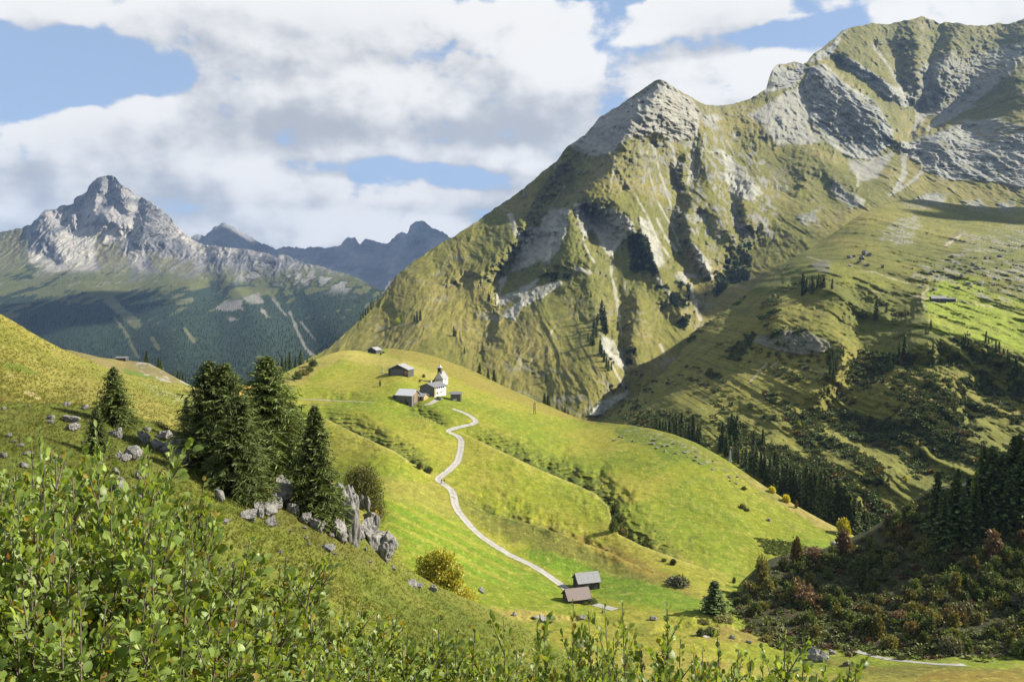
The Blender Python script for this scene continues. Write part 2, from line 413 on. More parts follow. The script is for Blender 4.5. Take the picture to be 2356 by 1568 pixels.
class Body:
    """one hill or mountain: a sheet of ground with true distance, relief, a crest line and a far side"""
    def __init__(s, name, x0, x1, nx, ny, crest, foot, depth, crest_noise=0., cn_freq=.02, seed=1, power=1.0):
        s.name = name; s.nx, s.ny = nx, ny; s.x0, s.x1 = x0, x1
        px = np.linspace(x0, x1, nx); C = np.array(crest, float); Bt = np.array(foot, float)
        s.top = np.interp(px, C[:, 0], C[:, 1])
        if crest_noise: s.top = s.top + crest_noise * (fbm(px * cn_freq, px * 0 + 3.3, 5, seed, .6) - .15)
        s.bot = np.maximum(np.interp(px, Bt[:, 0], Bt[:, 1]), s.top + 6)
        v = np.linspace(0, 1, ny)[:, None] ** power
        s.PX = np.broadcast_to(px, (ny, nx)).copy(); s.PY = s.bot + (s.top - s.bot) * v
        s.ln = coarse(depth, s.PX, s.PY, 9)
        s.DX, s.DZ = ray(s.PX, s.PY)
        s.update()
    def update(s):
        s.Y = np.exp(s.ln); s.X = s.DX * s.Y; s.Z = s.DZ * s.Y
    def shift(s, metres):
        """push the ground away from (+) or towards (-) the valley side, in metres"""
        s.ln = s.ln + metres / s.Y; s.update()
    def normals(s):
        P = np.stack([s.X, s.Y, s.Z], -1)
        n = np.cross(np.gradient(P, axis=1), np.gradient(P, axis=0))
        return n / (np.linalg.norm(n, axis=-1, keepdims=True) + 1e-9)
    def build(s, col, mat, back=400., slopes=(.15, .75), nb=9, kind='structure', oname=None):
        P = np.stack([s.X, s.Y, s.Z], -1).reshape(-1, 3)
        t = np.linspace(0, 1, nb + 1)[1:] ** 2 * back
        g = slopes[0] + (slopes[1] - slopes[0]) * np.minimum(1, t / (back * .25))
        drop = np.cumsum(np.diff(np.concatenate([[0], t])) * g)
        Yb = s.Y[-1] + t[:, None]; Xb = s.DX[-1] * Yb; Zb = s.Z[-1] - drop[:, None]
        Pb = np.stack([Xb, Yb, Zb], -1).reshape(-1, 3)
        cb = np.broadcast_to(col[-1], (nb,) + col[-1].shape).reshape(-1, 3)
        me = make_mesh(s.name, np.concatenate([P, Pb]), grid_faces(s.ny + nb, s.nx), np.concatenate([col.reshape(-1, 3), cb]), True, mat)
        s.ob = link(oname or s.name, me); s.ob['kind'] = kind
        s.P = np.stack([s.X, s.Y, s.Z], -1)
        s.Ymono = np.maximum.accumulate(s.Y, axis=0)
        return s.ob
    def pt(s, px, py):
        """world point of the ground seen at (px, py)"""
        px = np.atleast_1d(np.asarray(px, float)); py = np.atleast_1d(np.asarray(py, float))
        cx = np.clip((px - s.x0) / (s.x1 - s.x0) * (s.nx - 1), 0, s.nx - 1.001); i = cx.astype(int); fx = cx - i
        out = np.zeros(px.shape + (3,))
        for d, w in ((0, 1 - fx), (1, fx)):
            v = np.clip((py - s.bot[i + d]) / (s.top[i + d] - s.bot[i + d]), 0, 1) * (s.ny - 1)
            j = np.minimum(v.astype(int), s.ny - 2); fy = np.minimum(v - j, 1)
            P = s.P[j, i + d] * (1 - fy)[..., None] + s.P[j + 1, i + d] * fy[..., None]
            out += P * w[..., None]
        return out if len(out) > 1 else out[0]
    def ground(s, X, Y):
        """height of the ground at (X, Y)"""
        X = np.atleast_1d(np.asarray(X, float)); Y = np.atleast_1d(np.asarray(Y, float)); Z = np.zeros_like(X) - .3 * Y
        for it in range(6):
            px, _ = to_px(np.stack([X, Y, Z], -1))
            cx = np.clip((px - s.x0) / (s.x1 - s.x0) * (s.nx - 1), 0, s.nx - 1.001); i = cx.astype(int); fx = cx - i
            zz = np.zeros_like(X)
            for q in range(len(X)):
                for d, w in ((0, 1 - fx[q]), (1, fx[q])):
                    zz[q] += w * np.interp(Y[q], s.Ymono[:, i[q] + d], s.Z[:, i[q] + d])
            Z = zz
        return Z if len(Z) > 1 else float(Z[0])
# ================================================================== THE LAND
ROCK = (.235, .24, .25); SCREE = (.30, .285, .265); OLIVE = (.160, .155, .033); OLIVE2 = (.22, .192, .052); DGREEN = (.075, .095, .025)
SCRUB = (.035, .055, .018); FOREST = (.022, .042, .018)

def paint(col, m, c): return col * (1 - m[..., None]) + np.asarray(c) * m[..., None]

# ---- far rock range
crest = [(380, 560), (440, 548), (455, 538), (470, 543), (492, 524), (516, 512), (545, 528), (575, 545), (590, 553), (603, 562), (617, 563), (632, 573), (645, 570), (665, 567), (690, 571), (725, 569), (760, 570), (783, 566), (792, 552), (803, 545), (815, 547), (828, 560), (838, 551), (862, 551), (880, 562), (897, 558), (912, 540), (925, 533), (938, 537), (944, 519), (958, 510), (975, 509), (990, 520), (1012, 533), (1040, 547), (1090, 575), (1160, 600)]
far = Body("far_mountain", 380, 1160, 560, 130, crest, [(380, 720), (1160, 760)],
    tps([(400, 545, 8600), (516, 512, 9000), (640, 570, 8800), (700, 620, 8000), (700, 720, 7000), (805, 545, 8700), (860, 600, 8000), (965, 510, 8800), (930, 600, 7900), (1000, 560, 8500), (1100, 720, 6900), (480, 700, 7200)]),
    crest_noise=3.0, cn_freq=.08, seed=11)
cr = creases([([(516, 512), (520, 560), (530, 640)], -.020), ([(470, 545), (480, 600)], .015), ([(575, 545), (590, 640)], .012), ([(640, 572), (660, 620), (680, 680)], -.012), ([(700, 572), (720, 640)], .012), ([(760, 572), (790, 640)], -.01),
    ([(805, 546), (815, 600), (840, 660)], -.02), ([(838, 553), (850, 620)], .015), ([(880, 560), (880, 600), (870, 660)], .022), ([(965, 510), (930, 570), (900, 620), (880, 680)], -.02), ([(965, 510), (1000, 580), (1010, 660)], -.022), ([(960, 560), (930, 630), (905, 700)], .01), ([(1040, 550), (1060, 640)], .01)], [(380, 560), (380, 720), (1160, 760), (1160, 610)])
far.ln += coarse(cr, far.PX, far.PY, 3); far.update()
far.shift(-70 * ridged(far.X / 500 + .3 * fbm(far.X / 300, far.Z / 300, 3, 5), far.Z / 900, 6, 21) - 18 * ridged(far.X / 90, far.Z / 120, 4, 25))
n = fbm(far.X / 260, far.Z / 150, 5, 31)
c = col3((.20,.20,.205), far.PX.shape); c = paint(c, sstep(.05, .5, n), (.26,.25,.24)); c = paint(c, sstep(-.1, -.5, n), (.14,.145,.145))
c = paint(c, sstep(7, 0, line_d(far.PX, far.PY, [(955, 600), (925, 640), (905, 665)])[0] + 3 * n), (.40, .38, .36))
c = paint(c, sstep(640, 720, far.PY + 30 * n) * .8, (.07, .10, .05))
far.build(c, terrain_mat("far_rock", .012, .06, .5, 14, .22), 2500, (.5, .8), oname="mountain")

# ---- left rock peak with its wooded foot
crest = [(-160, 585), (-60, 552), (0, 535), (30, 528), (48, 524), (68, 518), (82, 506), (92, 495), (98, 488), (106, 484), (130, 481), (136, 474), (158, 472), (170, 471), (170, 460), (178, 452), (200, 441), (204, 430), (212, 420), (224, 409), (240, 404), (256, 403), (266, 408), (273, 417), (276, 424), (300, 438), (320, 451), (345, 463), (368, 480), (392, 500), (408, 520), (428, 540), (450, 556), (470, 563), (500, 566), (540, 572), (575, 575), (602, 580), (630, 588), (650, 584), (672, 594), (700, 606), (735, 612), (770, 624), (800, 630), (830, 645), (862, 660), (900, 680), (960, 715), (1100, 800)]
foot = [(-160, 900), (420, 960), (700, 930), (1100, 880)]
left = Body("rock_peak_mountain", -160, 1100, 760, 330, crest, foot, tps([
    (-100, 560, 5200), (0, 535, 5300), (98, 488, 5450), (170, 465, 5500), (250, 404, 5600), (320, 450, 5450), (400, 505, 5200), (450, 556, 5000),
    (60, 600, 4700), (150, 610, 4600), (250, 560, 4900), (250, 500, 5150), (330, 600, 4600), (420, 610, 4500), (500, 585, 4600), (620, 590, 4500), (760, 622, 4200), (860, 660, 3900), (960, 715, 3600),
    (0, 660, 4200), (120, 660, 4150), (300, 660, 4100), (500, 680, 3950), (700, 700, 3800), (0, 760, 3300), (200, 760, 3200), (400, 780, 2900), (600, 780, 3000), (800, 770, 3100), (400, 940, 2300), (700, 920, 2500), (1000, 850, 2700), (-100, 880, 2500), (1100, 860, 2700)]),
    crest_noise=2.2, cn_freq=.09, seed=3)
zer = [(-150, 600), (-150, 880), (1090, 860), (300, 950), (700, 920), (0, 900), (950, 760), (20, 700, 0), (500, 900)]
lines = [(cL([(1470, 190), (1440, 330), (1360, 480), (1330, 640), (1300, 760)]), -.008), (cL([(1490, 215), (1540, 340), (1600, 480), (1640, 620), (1680, 700)]), .012), (cL([(1640, 240), (1700, 450), (1790, 620)]), -.006),
    (cL([(1395, 420), (1415, 520), (1430, 610)]), .009), (cL([(1500, 400), (1520, 520), (1560, 600)]), .008), (cL([(1190, 440), (1190, 570), (1260, 620), (1330, 670)]), .008), (cL([(1150, 620), (1090, 760), (1070, 900)]), .013), (cL([(1030, 560), (1070, 720)]), .004),
    (cL([(960, 600), (1000, 760), (1050, 900)]), -.006), (cL([(820, 630), (930, 790), (1020, 960)]), .012), (cL([(790, 650), (880, 780), (980, 950)]), -.003), (cL([(740, 690), (850, 840), (960, 970)]), .011), (cL([(620, 700), (760, 860), (900, 1020)]), -.008),
    (cL([(600, 780), (620, 1000), (620, 1240)]), -.008), (cL([(300, 900), (350, 1010), (480, 1180), (600, 1260)]), .008), (cL([(640, 1150), (700, 1300), (800, 1430)]), .008), (cL([(680, 1040), (770, 1180), (880, 1340)]), -.006),
    (c1([(985, 340), (960, 430), (930, 560), (900, 640)]), .012), (c1([(1020, 350), (1010, 480), (975, 600)]), -.006), (c1([(660, 480), (780, 490), (900, 520)]), -.006), (c1([(660, 560), (780, 545), (930, 560)]), .006),
    (c1([(940, 650), (1040, 620), (1180, 590), (1250, 640), (1330, 730)]), -.008), (c1([(930, 680), (1060, 720), (1200, 750), (1330, 750)]), .006), (c1([(1350, 780), (1270, 700), (1180, 470)]), -.004),
    ([(440, 660), (420, 720), (400, 800)], -.012), ([(330, 660), (300, 740), (290, 800)], .010), ([(560, 650), (640, 720), (720, 800), (760, 850)], .016), ([(520, 640), (590, 720), (640, 800)], -.010), ([(640, 600), (720, 700), (800, 790)], -.012), ([(200, 660), (170, 740), (150, 800)], -.008), ([(60, 640), (60, 720), (120, 800)], .008), ([(780, 640), (830, 720), (880, 780)], .008), ([(470, 600), (490, 700), (510, 790)], .008)]
left.ln += coarse(creases(lines, zer, 12), left.PX + jag(left.PX, left.PY, 540, .45)[0], left.PY + jag(left.PX, left.PY, 540, .45)[1], 3) * 1.0; left.update()
rocky = sstep(650, 560, left.PY + 10 * fbm(left.X / 200, left.Z / 200, 3, 8))
wx = left.X + 60 * fbm(left.X / 200, left.Z / 200, 3, 77); wz = left.Z
left.shift(-(16 + 40 * rocky) * ridged(wx / 260, wz / 520, 6, 41, .6) - (4 + 26 * rocky) * ridged((wx + .6 * wz) / 75, (wz - .4 * wx) / 130, 5, 45, .62))
n1 = fbm(left.X / 240, left.Z / 130, 6, 51, .58); n2 = fbm(left.X / 50, left.Z / 40, 4, 55); n3 = fbm(left.X / 22, left.Z / 160, 4, 57)
px, py = left.PX, left.PY
c = col3((.235,.232,.23), px.shape); c = paint(c, sstep(.0, .5, n1 + .4 * n2), (.30,.285,.265)); c = paint(c, sstep(-.1, -.4, n1 + .6 * n2), (.15,.153,.16))
c = paint(c, sstep(4, -4, left.PX - 62 + 12 * n2 + (py - 540) * -.15) * sstep(505, 520, py), (.12, .13, .075))  # left-facing flank in dark green grey, its shade put into the colour
scr = np.maximum.reduce([sstep(-5, 5, poly_sd(px, py, p) + 6 * n3) for p in (
    cL([(960, 1000), (1250, 860), (1330, 900), (1300, 1300), (1330, 1480), (900, 1560), (560, 1500), (400, 1400), (380, 1220), (560, 1260), (800, 1430), (880, 1340), (700, 1000)]),
    cL([(1380, 900), (1700, 900), (1600, 1080), (1440, 1130)]), c1([(840, 540), (900, 640), (960, 720), (1020, 860), (980, 850), (880, 690), (840, 600)]), c1([(1180, 480), (1300, 580), (1640, 745), (1450, 750), (1330, 690), (1250, 590)]), c1([(600, 370), (690, 400), (660, 490), (560, 540)]), c1([(880, 520), (960, 470), (1000, 520), (920, 600)]))])
c = paint(c, scr * .9, (.41, .385, .335))
gr = np.maximum.reduce([sstep(-6, 6, poly_sd(px, py, p) + 9 * n2 + 7 * n1) for p in (cL([(1340, 960), (1450, 1130), (1680, 1090), (1720, 1300), (1900, 1568), (1400, 1568), (1340, 1300)]), c1([(1020, 690), (1180, 770), (1340, 780), (1360, 860), (1060, 840)]), cL([(200, 900), (330, 1120), (300, 1300), (380, 1500), (0, 1560), (0, 980)]))])
c = paint(c, gr * .85, (.15, .145, .075))
low = sstep(606, 640, py + 22 * n1 + 8 * n2)
c = paint(c, low, (.11, .12, .045)); c = paint(c, low * sstep(.15, .45, n2 + .3 * n1), (.20, .195, .13))
dens = sstep(-.10, .12, n1 * .9 + n2 * .8 + (py - 668 + .03 * (px - 400)) / 95)
FORM = low * dens
clear = np.maximum.reduce([sstep(3, -3, line_d(px, py, c1(l))[0] * 1.0 - w + 3 * n2) for l, w in (([(740, 930), (760, 1040), (860, 1140), (950, 1210)], 11), ([(800, 1170), (880, 1280), (920, 1370), (970, 1450)], 3), ([(1060, 1310), (1100, 1380)], 3), ([(1290, 1250), (1350, 1330)], 4), ([(1240, 1060), (1330, 1040)], 6), ([(640, 860), (740, 900)], 7), ([(1750, 800), (1850, 950), (1940, 1080)], 4), ([(850, 880), (930, 940)], 4)) if True])
rk2 = np.maximum.reduce([sstep(-3, 3, poly_sd(px, py, c1(p)) + 4 * n2) for p in ([(1490, 1110), (1560, 1050), (1690, 1050), (1690, 1110), (1560, 1120)], [(1700, 1030), (1800, 985), (1830, 1060), (1720, 1070)], [(1580, 1150), (1660, 1180), (1590, 1190)], [(1810, 1090), (1880, 1160), (1850, 1170)])] + [sstep(2, -2, line_d(px, py, c1(l))[0] - w + 2 * n2) for l, w in (([(2020, 1130), (2080, 1280), (2130, 1380), (2180, 1430)], 3), ([(1900, 1040), (1990, 1150)], 2), ([(2100, 1200), (2200, 1330)], 2))])
FORM = FORM * (1 - clear) * (1 - rk2)
c = paint(c, FORM, (.024, .042, .025)); c = paint(c, clear * low * .55, (.12, .13, .065)); c = paint(c, rk2 * .8, (.22,.21,.20))
rr = low * sstep(.22, .5, n1 + .5 * n2) * sstep(660, 620, py - (px - 500) * .1)
c = paint(c, rr, (.29,.28,.25)); FORM = FORM * (1 - rr)
left.build(c, terrain_mat("left_rock", .02, .1, .55, 7, .22), 1500, (.5, .9), oname="mountain")

# ---- green pyramid and the long crest to its right: one body
crest = [(700, 830), (735, 812), (760, 798), (790, 770), (815, 748), (838, 722), (855, 700), (880, 678), (890, 664), (905, 640), (930, 618), (955, 600), (990, 575), (1020, 557), (1045, 545), (1080, 520), (1120, 493), (1170, 458), (1190, 445), (1220, 420), (1262, 384), (1283, 368), (1305, 337), (1345, 311), (1365, 288), (1378, 270), (1398, 258), (1420, 247), (1450, 225), (1485, 202), (1500, 190), (1517, 183), (1530, 186), (1545, 196), (1575, 215), (1600, 230), (1615, 238), (1640, 242), (1680, 242), (1695, 236), (1722, 230), (1745, 217), (1763, 205), (1768, 185), (1776, 163), (1784, 150), (1800, 147), (1832, 143), (1846, 147), (1856, 145), (1864, 132), (1876, 122), (1890, 112), (1915, 92), (1940, 70), (1957, 64), (2008, 53), (2040, 57), (2068, 50), (2100, 44), (2120, 38), (2140, 44), (2160, 53), (2200, 52), (2225, 58), (2270, 61), (2295, 52), (2320, 56), (2356, 44), (2450, 20), (2560, 40), (2700, 60)]
foot = [(700, 900), (1000, 960), (1390, 1040), (1500, 1000), (1700, 800), (2000, 620), (2356, 560), (2700, 560)]
main = Body("green_peak_mountain", 700, 2700, 1150, 620, crest, foot, tps([
    (735, 812, 1150), (855, 700, 1420), (930, 618, 1550), (1045, 545, 1680), (1170, 458, 1800), (1262, 384, 1880), (1365, 288, 1960), (1450, 225, 2020), (1515, 184, 2050), (1600, 230, 2150), (1680, 242, 2330),
    (900, 780, 1180), (1000, 800, 1080), (1050, 640, 1480), (1150, 600, 1520), (1200, 760, 1150), (1300, 450, 1740), (1340, 600, 1420), (1330, 780, 1100), (1250, 900, 930), (1350, 930, 880), (1400, 960, 860), (1400, 860, 960), (1480, 330, 1850), (1450, 480, 1620), (1500, 620, 1420), (1460, 760, 1150), (1480, 890, 950), (1560, 430, 1850), (1600, 560, 1600), (1580, 700, 1320), (1690, 600, 1520), (1640, 480, 1780), (1640, 340, 2050), (1700, 420, 1950), (1760, 500, 1760),
    (1720, 260, 2350), (1763, 200, 2450), (1840, 146, 2650), (1940, 70, 2900), (2120, 40, 3150), (2260, 60, 3150), (2356, 44, 3150), (2600, 40, 3100),
    (1760, 330, 2230), (1850, 330, 2240), (1820, 250, 2380), (1900, 180, 2600), (1960, 150, 2720), (2000, 340, 2330), (1950, 280, 2420), (2050, 230, 2600), (2060, 310, 2450), (2120, 260, 2700), (2180, 180, 2850), (2250, 240, 2720), (2110, 320, 2480), (2200, 290, 2560), (2280, 270, 2520), (2330, 200, 2640), (2150, 330, 2380), (2250, 330, 2350), (2356, 300, 2330), (2130, 390, 2180), (2220, 420, 2100), (2356, 440, 2020), (2000, 370, 2230), (2060, 400, 2100), (1900, 420, 2020), (1980, 430, 1980), (1850, 480, 1800), (1930, 520, 1680), (2050, 480, 1850), (1780, 600, 1480), (1900, 620, 1420), (2200, 520, 1800), (2600, 480, 1900), (1600, 850, 1050), (1000, 940, 850), (760, 880, 950), (2600, 300, 2300), (2500, 180, 2700)]),
    crest_noise=2.0, cn_freq=.06, seed=5)
L = [ # relief of the pyramid
    (c3([(1160, 187), (1070, 290), (990, 400), (930, 520), (850, 660), (790, 800), (650, 930), (600, 1010), (560, 1150), (530, 1270), (440, 1390)]), [-.022, -.044, -.042, -.034, -.034, -.03, -.02]), (c3([(1110, 225), (960, 330), (830, 392), (750, 475), (650, 560), (585, 605)]), [.004, .012, .014, .014, .01, 0]),
    (c3([(640, 600), (690, 660), (620, 830), (480, 1000), (390, 1130), (290, 1310), (170, 1430)]) + c5([(150, 560), (140, 740), (40, 900)]), [.005, .02, .03, .034, .03, .026]),
    (c3([(590, 600), (480, 760), (360, 900), (330, 1020), (250, 1200), (100, 1350), (0, 1400)]), -.012), (c3([(290, 900), (305, 1000), (340, 1120)]), .010),
    (c3([(700, 1000), (790, 1070), (850, 1200), (850, 1290), (855, 1420), (885, 1510)]) + c5([(975, 450), (1000, 600), (1020, 760), (1030, 900), (1070, 1060), (1105, 1150)]), [.012, .022, .02, .02, .024, .022]),
    (c3([(620, 980), (700, 955), (800, 985), (920, 1005), (990, 1070)]), -.024), (c3([(650, 1060), (690, 1180), (720, 1320), (740, 1450)]) + c5([(800, 480), (870, 640), (890, 800), (950, 1000), (1000, 1100)]), [-.014, -.016, -.012]),
    (c3([(700, 1120), (715, 1240)]), .006),
    (c3([(930, 880), (1010, 1040), (1070, 1200), (1130, 1330), (1190, 1440)]) + c5([(1300, 420), (1400, 520), (1480, 620)]), [-.012, -.018, -.016, -.012]), (c3([(1000, 1200), (1010, 1350), (1080, 1480)]), .010),
    (c3([(1200, 620), (1280, 830), (1268, 950), (1255, 1120), (1295, 1240), (1390, 1380), (1450, 1490)]) + c5([(1600, 470)]), [.004, .014, .02, .024, .022, .02]), (c3([(1365, 560), (1362, 680), (1340, 830), (1290, 900)]), .007), (c3([(1130, 600), (1150, 720), (1180, 850), (1240, 1000)]), .006),
    (c3([(1310, 700), (1315, 840)]), -.008), (c3([(1380, 900), (1325, 1050), (1330, 1160), (1400, 1270), (1480, 1400)]), [-.008, -.015, -.016, -.010]), (c3([(1420, 620), (1470, 760), (1480, 880), (1560, 1010), (1620, 1150)]), -.008),
    (c3([(1560, 560), (1590, 760), (1645, 960), (1650, 1090), (1720, 1190)]), [.004, .014, .016, .02]), ([(1740, 556), (1700, 585), (1650, 630), (1625, 680), (1610, 735)], .030), (c3([(1400, 1050), (1460, 1150), (1500, 1230)]), .008), (c3([(1700, 880), (1680, 1000), (1700, 1100)]), -.010),
    (c5([(520, 290), (620, 330), (760, 430), (800, 480)]), -.008), (c5([(480, 350), (400, 420), (280, 540), (200, 700), (60, 880)]), [.006, .012, .018, .012]), (c5([(440, 620), (600, 640), (760, 660)]), -.006), (c5([(300, 900), (400, 960), (520, 960)]), -.004), (c5([(330, 1020), (420, 1060)]), .005), (c5([(1120, 500), (1130, 700), (1100, 850)]), -.012), (c5([(1290, 600), (1380, 720), (1440, 760)]), .012), (c5([(1140, 830), (1110, 1000)]), -.008), (c5([(1240, 830), (1230, 960), (1180, 1100)]), .006),
    (c3([(1240, 560), (1300, 570)]), .004), ([(1050, 640), (1075, 610), (1100, 600)], -.010), ([(1040, 655), (1070, 650)], .006), ([(900, 665), (930, 650), (990, 600)], -.008), ([(1160, 800), (1140, 700), (1110, 650)], .006), ([(960, 730), (930, 800), (900, 830)], -.006), ([(880, 740), (850, 790)], .006),
    # relief of the long crest
    (c4([(420, 470), (520, 445), (720, 620), (880, 710), (1010, 960)]), [-.014, -.016, -.018, -.018, -.014]), (c4([(370, 640), (420, 790), (440, 900), (560, 1010), (700, 1105), (850, 1115), (1000, 1010)]), [.010, .014, .010, .004]),
    (c4([(560, 420), (740, 560), (900, 690), (1060, 850)]), .002), (c4([(600, 380), (720, 420), (900, 530), (1140, 690)]), -.010), (c4([(620, 430), (800, 560), (960, 680), (1090, 745)]), .006),
    (c4([(950, 200), (1060, 350), (1035, 540), (1100, 650), (1170, 780), (1170, 880), (1130, 960)]), [.002, .012, .02, .022, .02, .012]), (c4([(870, 320), (980, 480), (1040, 600)]), .010), (c4([(1916, 400), (1750, 480), (1600, 640), (1430, 780), (1280, 890)]), [.004, .014, .018, .014]),
    (c4([(1210, 115), (1180, 300), (1160, 460), (1180, 600)]), -.010), (c4([(1450, 160), (1420, 330), (1340, 480), (1250, 640)]), [-.004, -.016, -.014, 0]), (c4([(1330, 180), (1260, 400), (1230, 600)]), .008), (c4([(1780, 190), (1640, 340), (1560, 420)]), .008), (c4([(1600, 200), (1540, 320), (1470, 440), (1400, 560)]), -.006),
    (c4([(690, 200), (610, 360), (540, 410), (420, 450)]), -.010), (c4([(880, 170), (870, 300), (800, 480)]), -.004),
    (c4([(1916, 430), (1800, 500), (1770, 560), (1850, 640), (1916, 690)]), -.018), (c4([(1740, 620), (1700, 740), (1600, 860), (1500, 890)]), -.002), (c4([(1050, 990), (1300, 930), (1520, 850), (1720, 830), (1916, 880)]), -.012), (c4([(1080, 1090), (1250, 1190), (1420, 1250), (1750, 1270), (1916, 1310)]), .008),
    (c4([(0, 700), (60, 850), (130, 940)]), -.012), (c4([(370, 1280), (480, 1090), (600, 1080)]), -.010), (c4([(300, 1290), (420, 1230), (560, 1300), (700, 1400)]), .006), (c4([(1010, 1330), (1060, 1200), (1070, 1060)]), .008), (c4([(700, 1330), (900, 1300), (1000, 1200)]), .004), (c4([(760, 1340), (640, 1300), (560, 1220)]), -.008), (c4([(160, 1320), (170, 1180), (200, 1020)]), .008)]
zer = [(700, 850), (700, 900), (1000, 950), (1390, 1030), (2690, 80), (2690, 550), (2500, 300), (2500, 500), (2356, 550), (2000, 600), (1700, 780), (1500, 980), (2356, 60), (2600, 200), (1560, 300, -.008), (1620, 330, -.004), (1500, 420, 0), (1120, 520), (1000, 700), (850, 760), (1200, 870), (2200, 470), (2000, 480)]
jx, jy = jag(main.PX, main.PY, 500); RELIEF = coarse(creases(L, zer, 14), main.PX + jx, main.PY + jy, 4)
main.ln += RELIEF * 1.75; main.update()
px, py = main.PX, main.PY
wn = fbm(main.X / 70, main.Z / 70, 4, 61); wn2 = fbm(main.X / 20, main.Z / 20, 4, 62); big = fbm(main.X / 260, main.Z / 200, 4, 63)
def msk(polys, soft=5, warp=9):
    return np.maximum.reduce([sstep(-soft, soft, poly_sd(px, py, p) + warp * (wn * .7 + wn2 * .5)) for p in polys])
def stk(lines, soft=2, warp=3):
    return np.maximum.reduce([sstep(soft, -soft, line_d(px, py, l)[0] - w * 1.25 + warp * (wn2 + .4 * wn)) for l, w in lines])
summit = msk([c3([(1160, 180), (1080, 235), (1000, 290), (840, 380), (780, 430), (690, 520), (590, 595), (680, 640), (760, 660), (850, 640), (960, 560), (1050, 545), (1120, 520), (1240, 560), (1330, 560), (1390, 510), (1420, 400), (1330, 290), (1250, 215)])])
rockm = msk([c3([(335, 1100), (400, 1110), (480, 1010), (600, 1000), (590, 1090), (540, 1240), (460, 1340), (400, 1300), (330, 1350), (150, 1440), (140, 1560), (300, 1480), (420, 1420), (300, 1560), (130, 1600)]),
    c3([(620, 970), (700, 950), (800, 985), (920, 1005), (990, 1070), (1000, 1180), (930, 1170), (870, 1290), (840, 1280), (740, 1110), (690, 1190), (640, 1100)]),
    c3([(1030, 1050), (1100, 1080), (1180, 1290), (1195, 1380), (1120, 1310), (1080, 1230), (1040, 1120)]), c3([(1320, 1150), (1400, 1260), (1470, 1350), (1495, 1450), (1450, 1430), (1380, 1290)]),
    c5([(870, 760), (960, 800), (1020, 880), (1040, 1000), (980, 960), (900, 860)]), c5([(860, 1240), (950, 1190), (1060, 1180), (900, 1330), (780, 1330)]), c5([(430, 430), (600, 400), (520, 480), (330, 560), (280, 660), (200, 640), (300, 520)]), c5([(1350, 340), (1480, 350), (1490, 420), (1400, 380)]),
    c3([(1460, 640), (1560, 660), (1560, 800), (1640, 900), (1725, 940), (1800, 900), (1720, 760), (1640, 690), (1560, 620)])], 4, 10)
cliff = msk([c4([(420, 470), (520, 450), (720, 620), (880, 705), (1000, 900), (1005, 1000), (850, 1112), (700, 1095), (560, 1005), (440, 900), (420, 780), (370, 640)])], 3, 4)
band2 = msk([c4([(590, 380), (700, 400), (900, 530), (1140, 685), (1155, 742), (1080, 742), (900, 625), (700, 475)])], 3, 5)
block = msk([c4([(170, 455), (330, 435), (430, 465), (300, 610), (110, 650)]), c4([(690, 205), (640, 240), (590, 375), (420, 440), (400, 430), (560, 320)])], 3, 5)
cirq = msk([c4([(1150, 480), (1300, 400), (1420, 340), (1500, 440), (1650, 350), (1916, 320), (1916, 440), (1750, 560), (1640, 700), (1400, 800), (1250, 800), (1180, 700)])], 6, 16)
wall = msk([c4([(1050, 1000), (1300, 925), (1520, 845), (1720, 820), (1916, 880), (1916, 1300), (1750, 1270), (1400, 1255), (1250, 1200), (1060, 1040)]), [(2340, 290), (2700, 260), (2700, 430), (2340, 430)]], 4, 7)
patch = msk([c4([(1100, 1400), (1300, 1330), (1420, 1340), (1330, 1420), (1150, 1450)]), c4([(1490, 1400), (1600, 1380), (1680, 1430), (1620, 1480), (1520, 1440)]), c4([(1740, 1420), (1860, 1380), (1850, 1450), (1760, 1470)]), c4([(520, 1440), (470, 1480), (500, 1568), (380, 1560), (300, 1500)]), c4([(600, 1260), (720, 1340), (800, 1400), (700, 1450), (560, 1330)]), c4([(1550, 450), (1700, 400), (1600, 480)])], 5, 12)
allrock = np.clip(np.maximum.reduce([summit, rockm, cliff, band2, block, wall, patch * .9, cirq * .85]), 0, 1)
# relief noise: soft turf, gullied, with ribbed and bedded rock
wx = main.X + 25 * fbm(main.X / 90, main.Z / 90, 3, 71)
gz = main.Z + .35 * main.X
main.shift(-14 * ridged(wx / 190, gz / 420, 6, 72, .6) - 7 * ridged((wx - .5 * main.Z) / 70, main.Z / 160, 5, 68) - 9 * ridged((wx + .3 * main.Z) / 55, (main.Z - .3 * main.X) / 130, 5, 67, .6) - 4 * ridged(wx / 20, main.Z / 46, 4, 73, .6) - 5 * fbm(main.X / 45, main.Z / 30, 4, 69))
bx = px * .79 + py * -.61; by = px * .61 + py * .79          # bedding runs down to the right
dipc = (py - px * .74) + 12 * fbm(px / 90, py / 90, 4, 74) + 3 * fbm(px / 20, py / 20, 3, 73)
beds = ridged(dipc / 13., (px + py) / 260, 4, 75, .6)
bedh = ridged((py + .05 * px + 9 * wn + 5 * fbm(px / 50, py / 50, 3, 66)) / 9., px / 90, 4, 76, .6)
main.shift(-14 * beds * np.maximum(cliff, band2) - 10 * bedh * np.maximum(block, wall * .9) - 7 * ridged(main.X / 24, main.Z / 90, 4, 78) * np.maximum(wall, cirq)
    - 11 * ridged((dipc + .25 * px) / 16., (px + py) / 120, 5, 79, .6) * summit - 10 * ridged(wx / 34, main.Z / 70, 5, 80) * rockm - 12 * ridged(main.X / 60, main.Z / 50, 5, 81) * patch)
shape = px.shape
c = col3(OLIVE, shape); c = paint(c, sstep(-.1, .45, big + .5 * wn), OLIVE2); c = paint(c, sstep(.05, .5, -big + .6 * wn2) * .6, (.115, .125, .03))
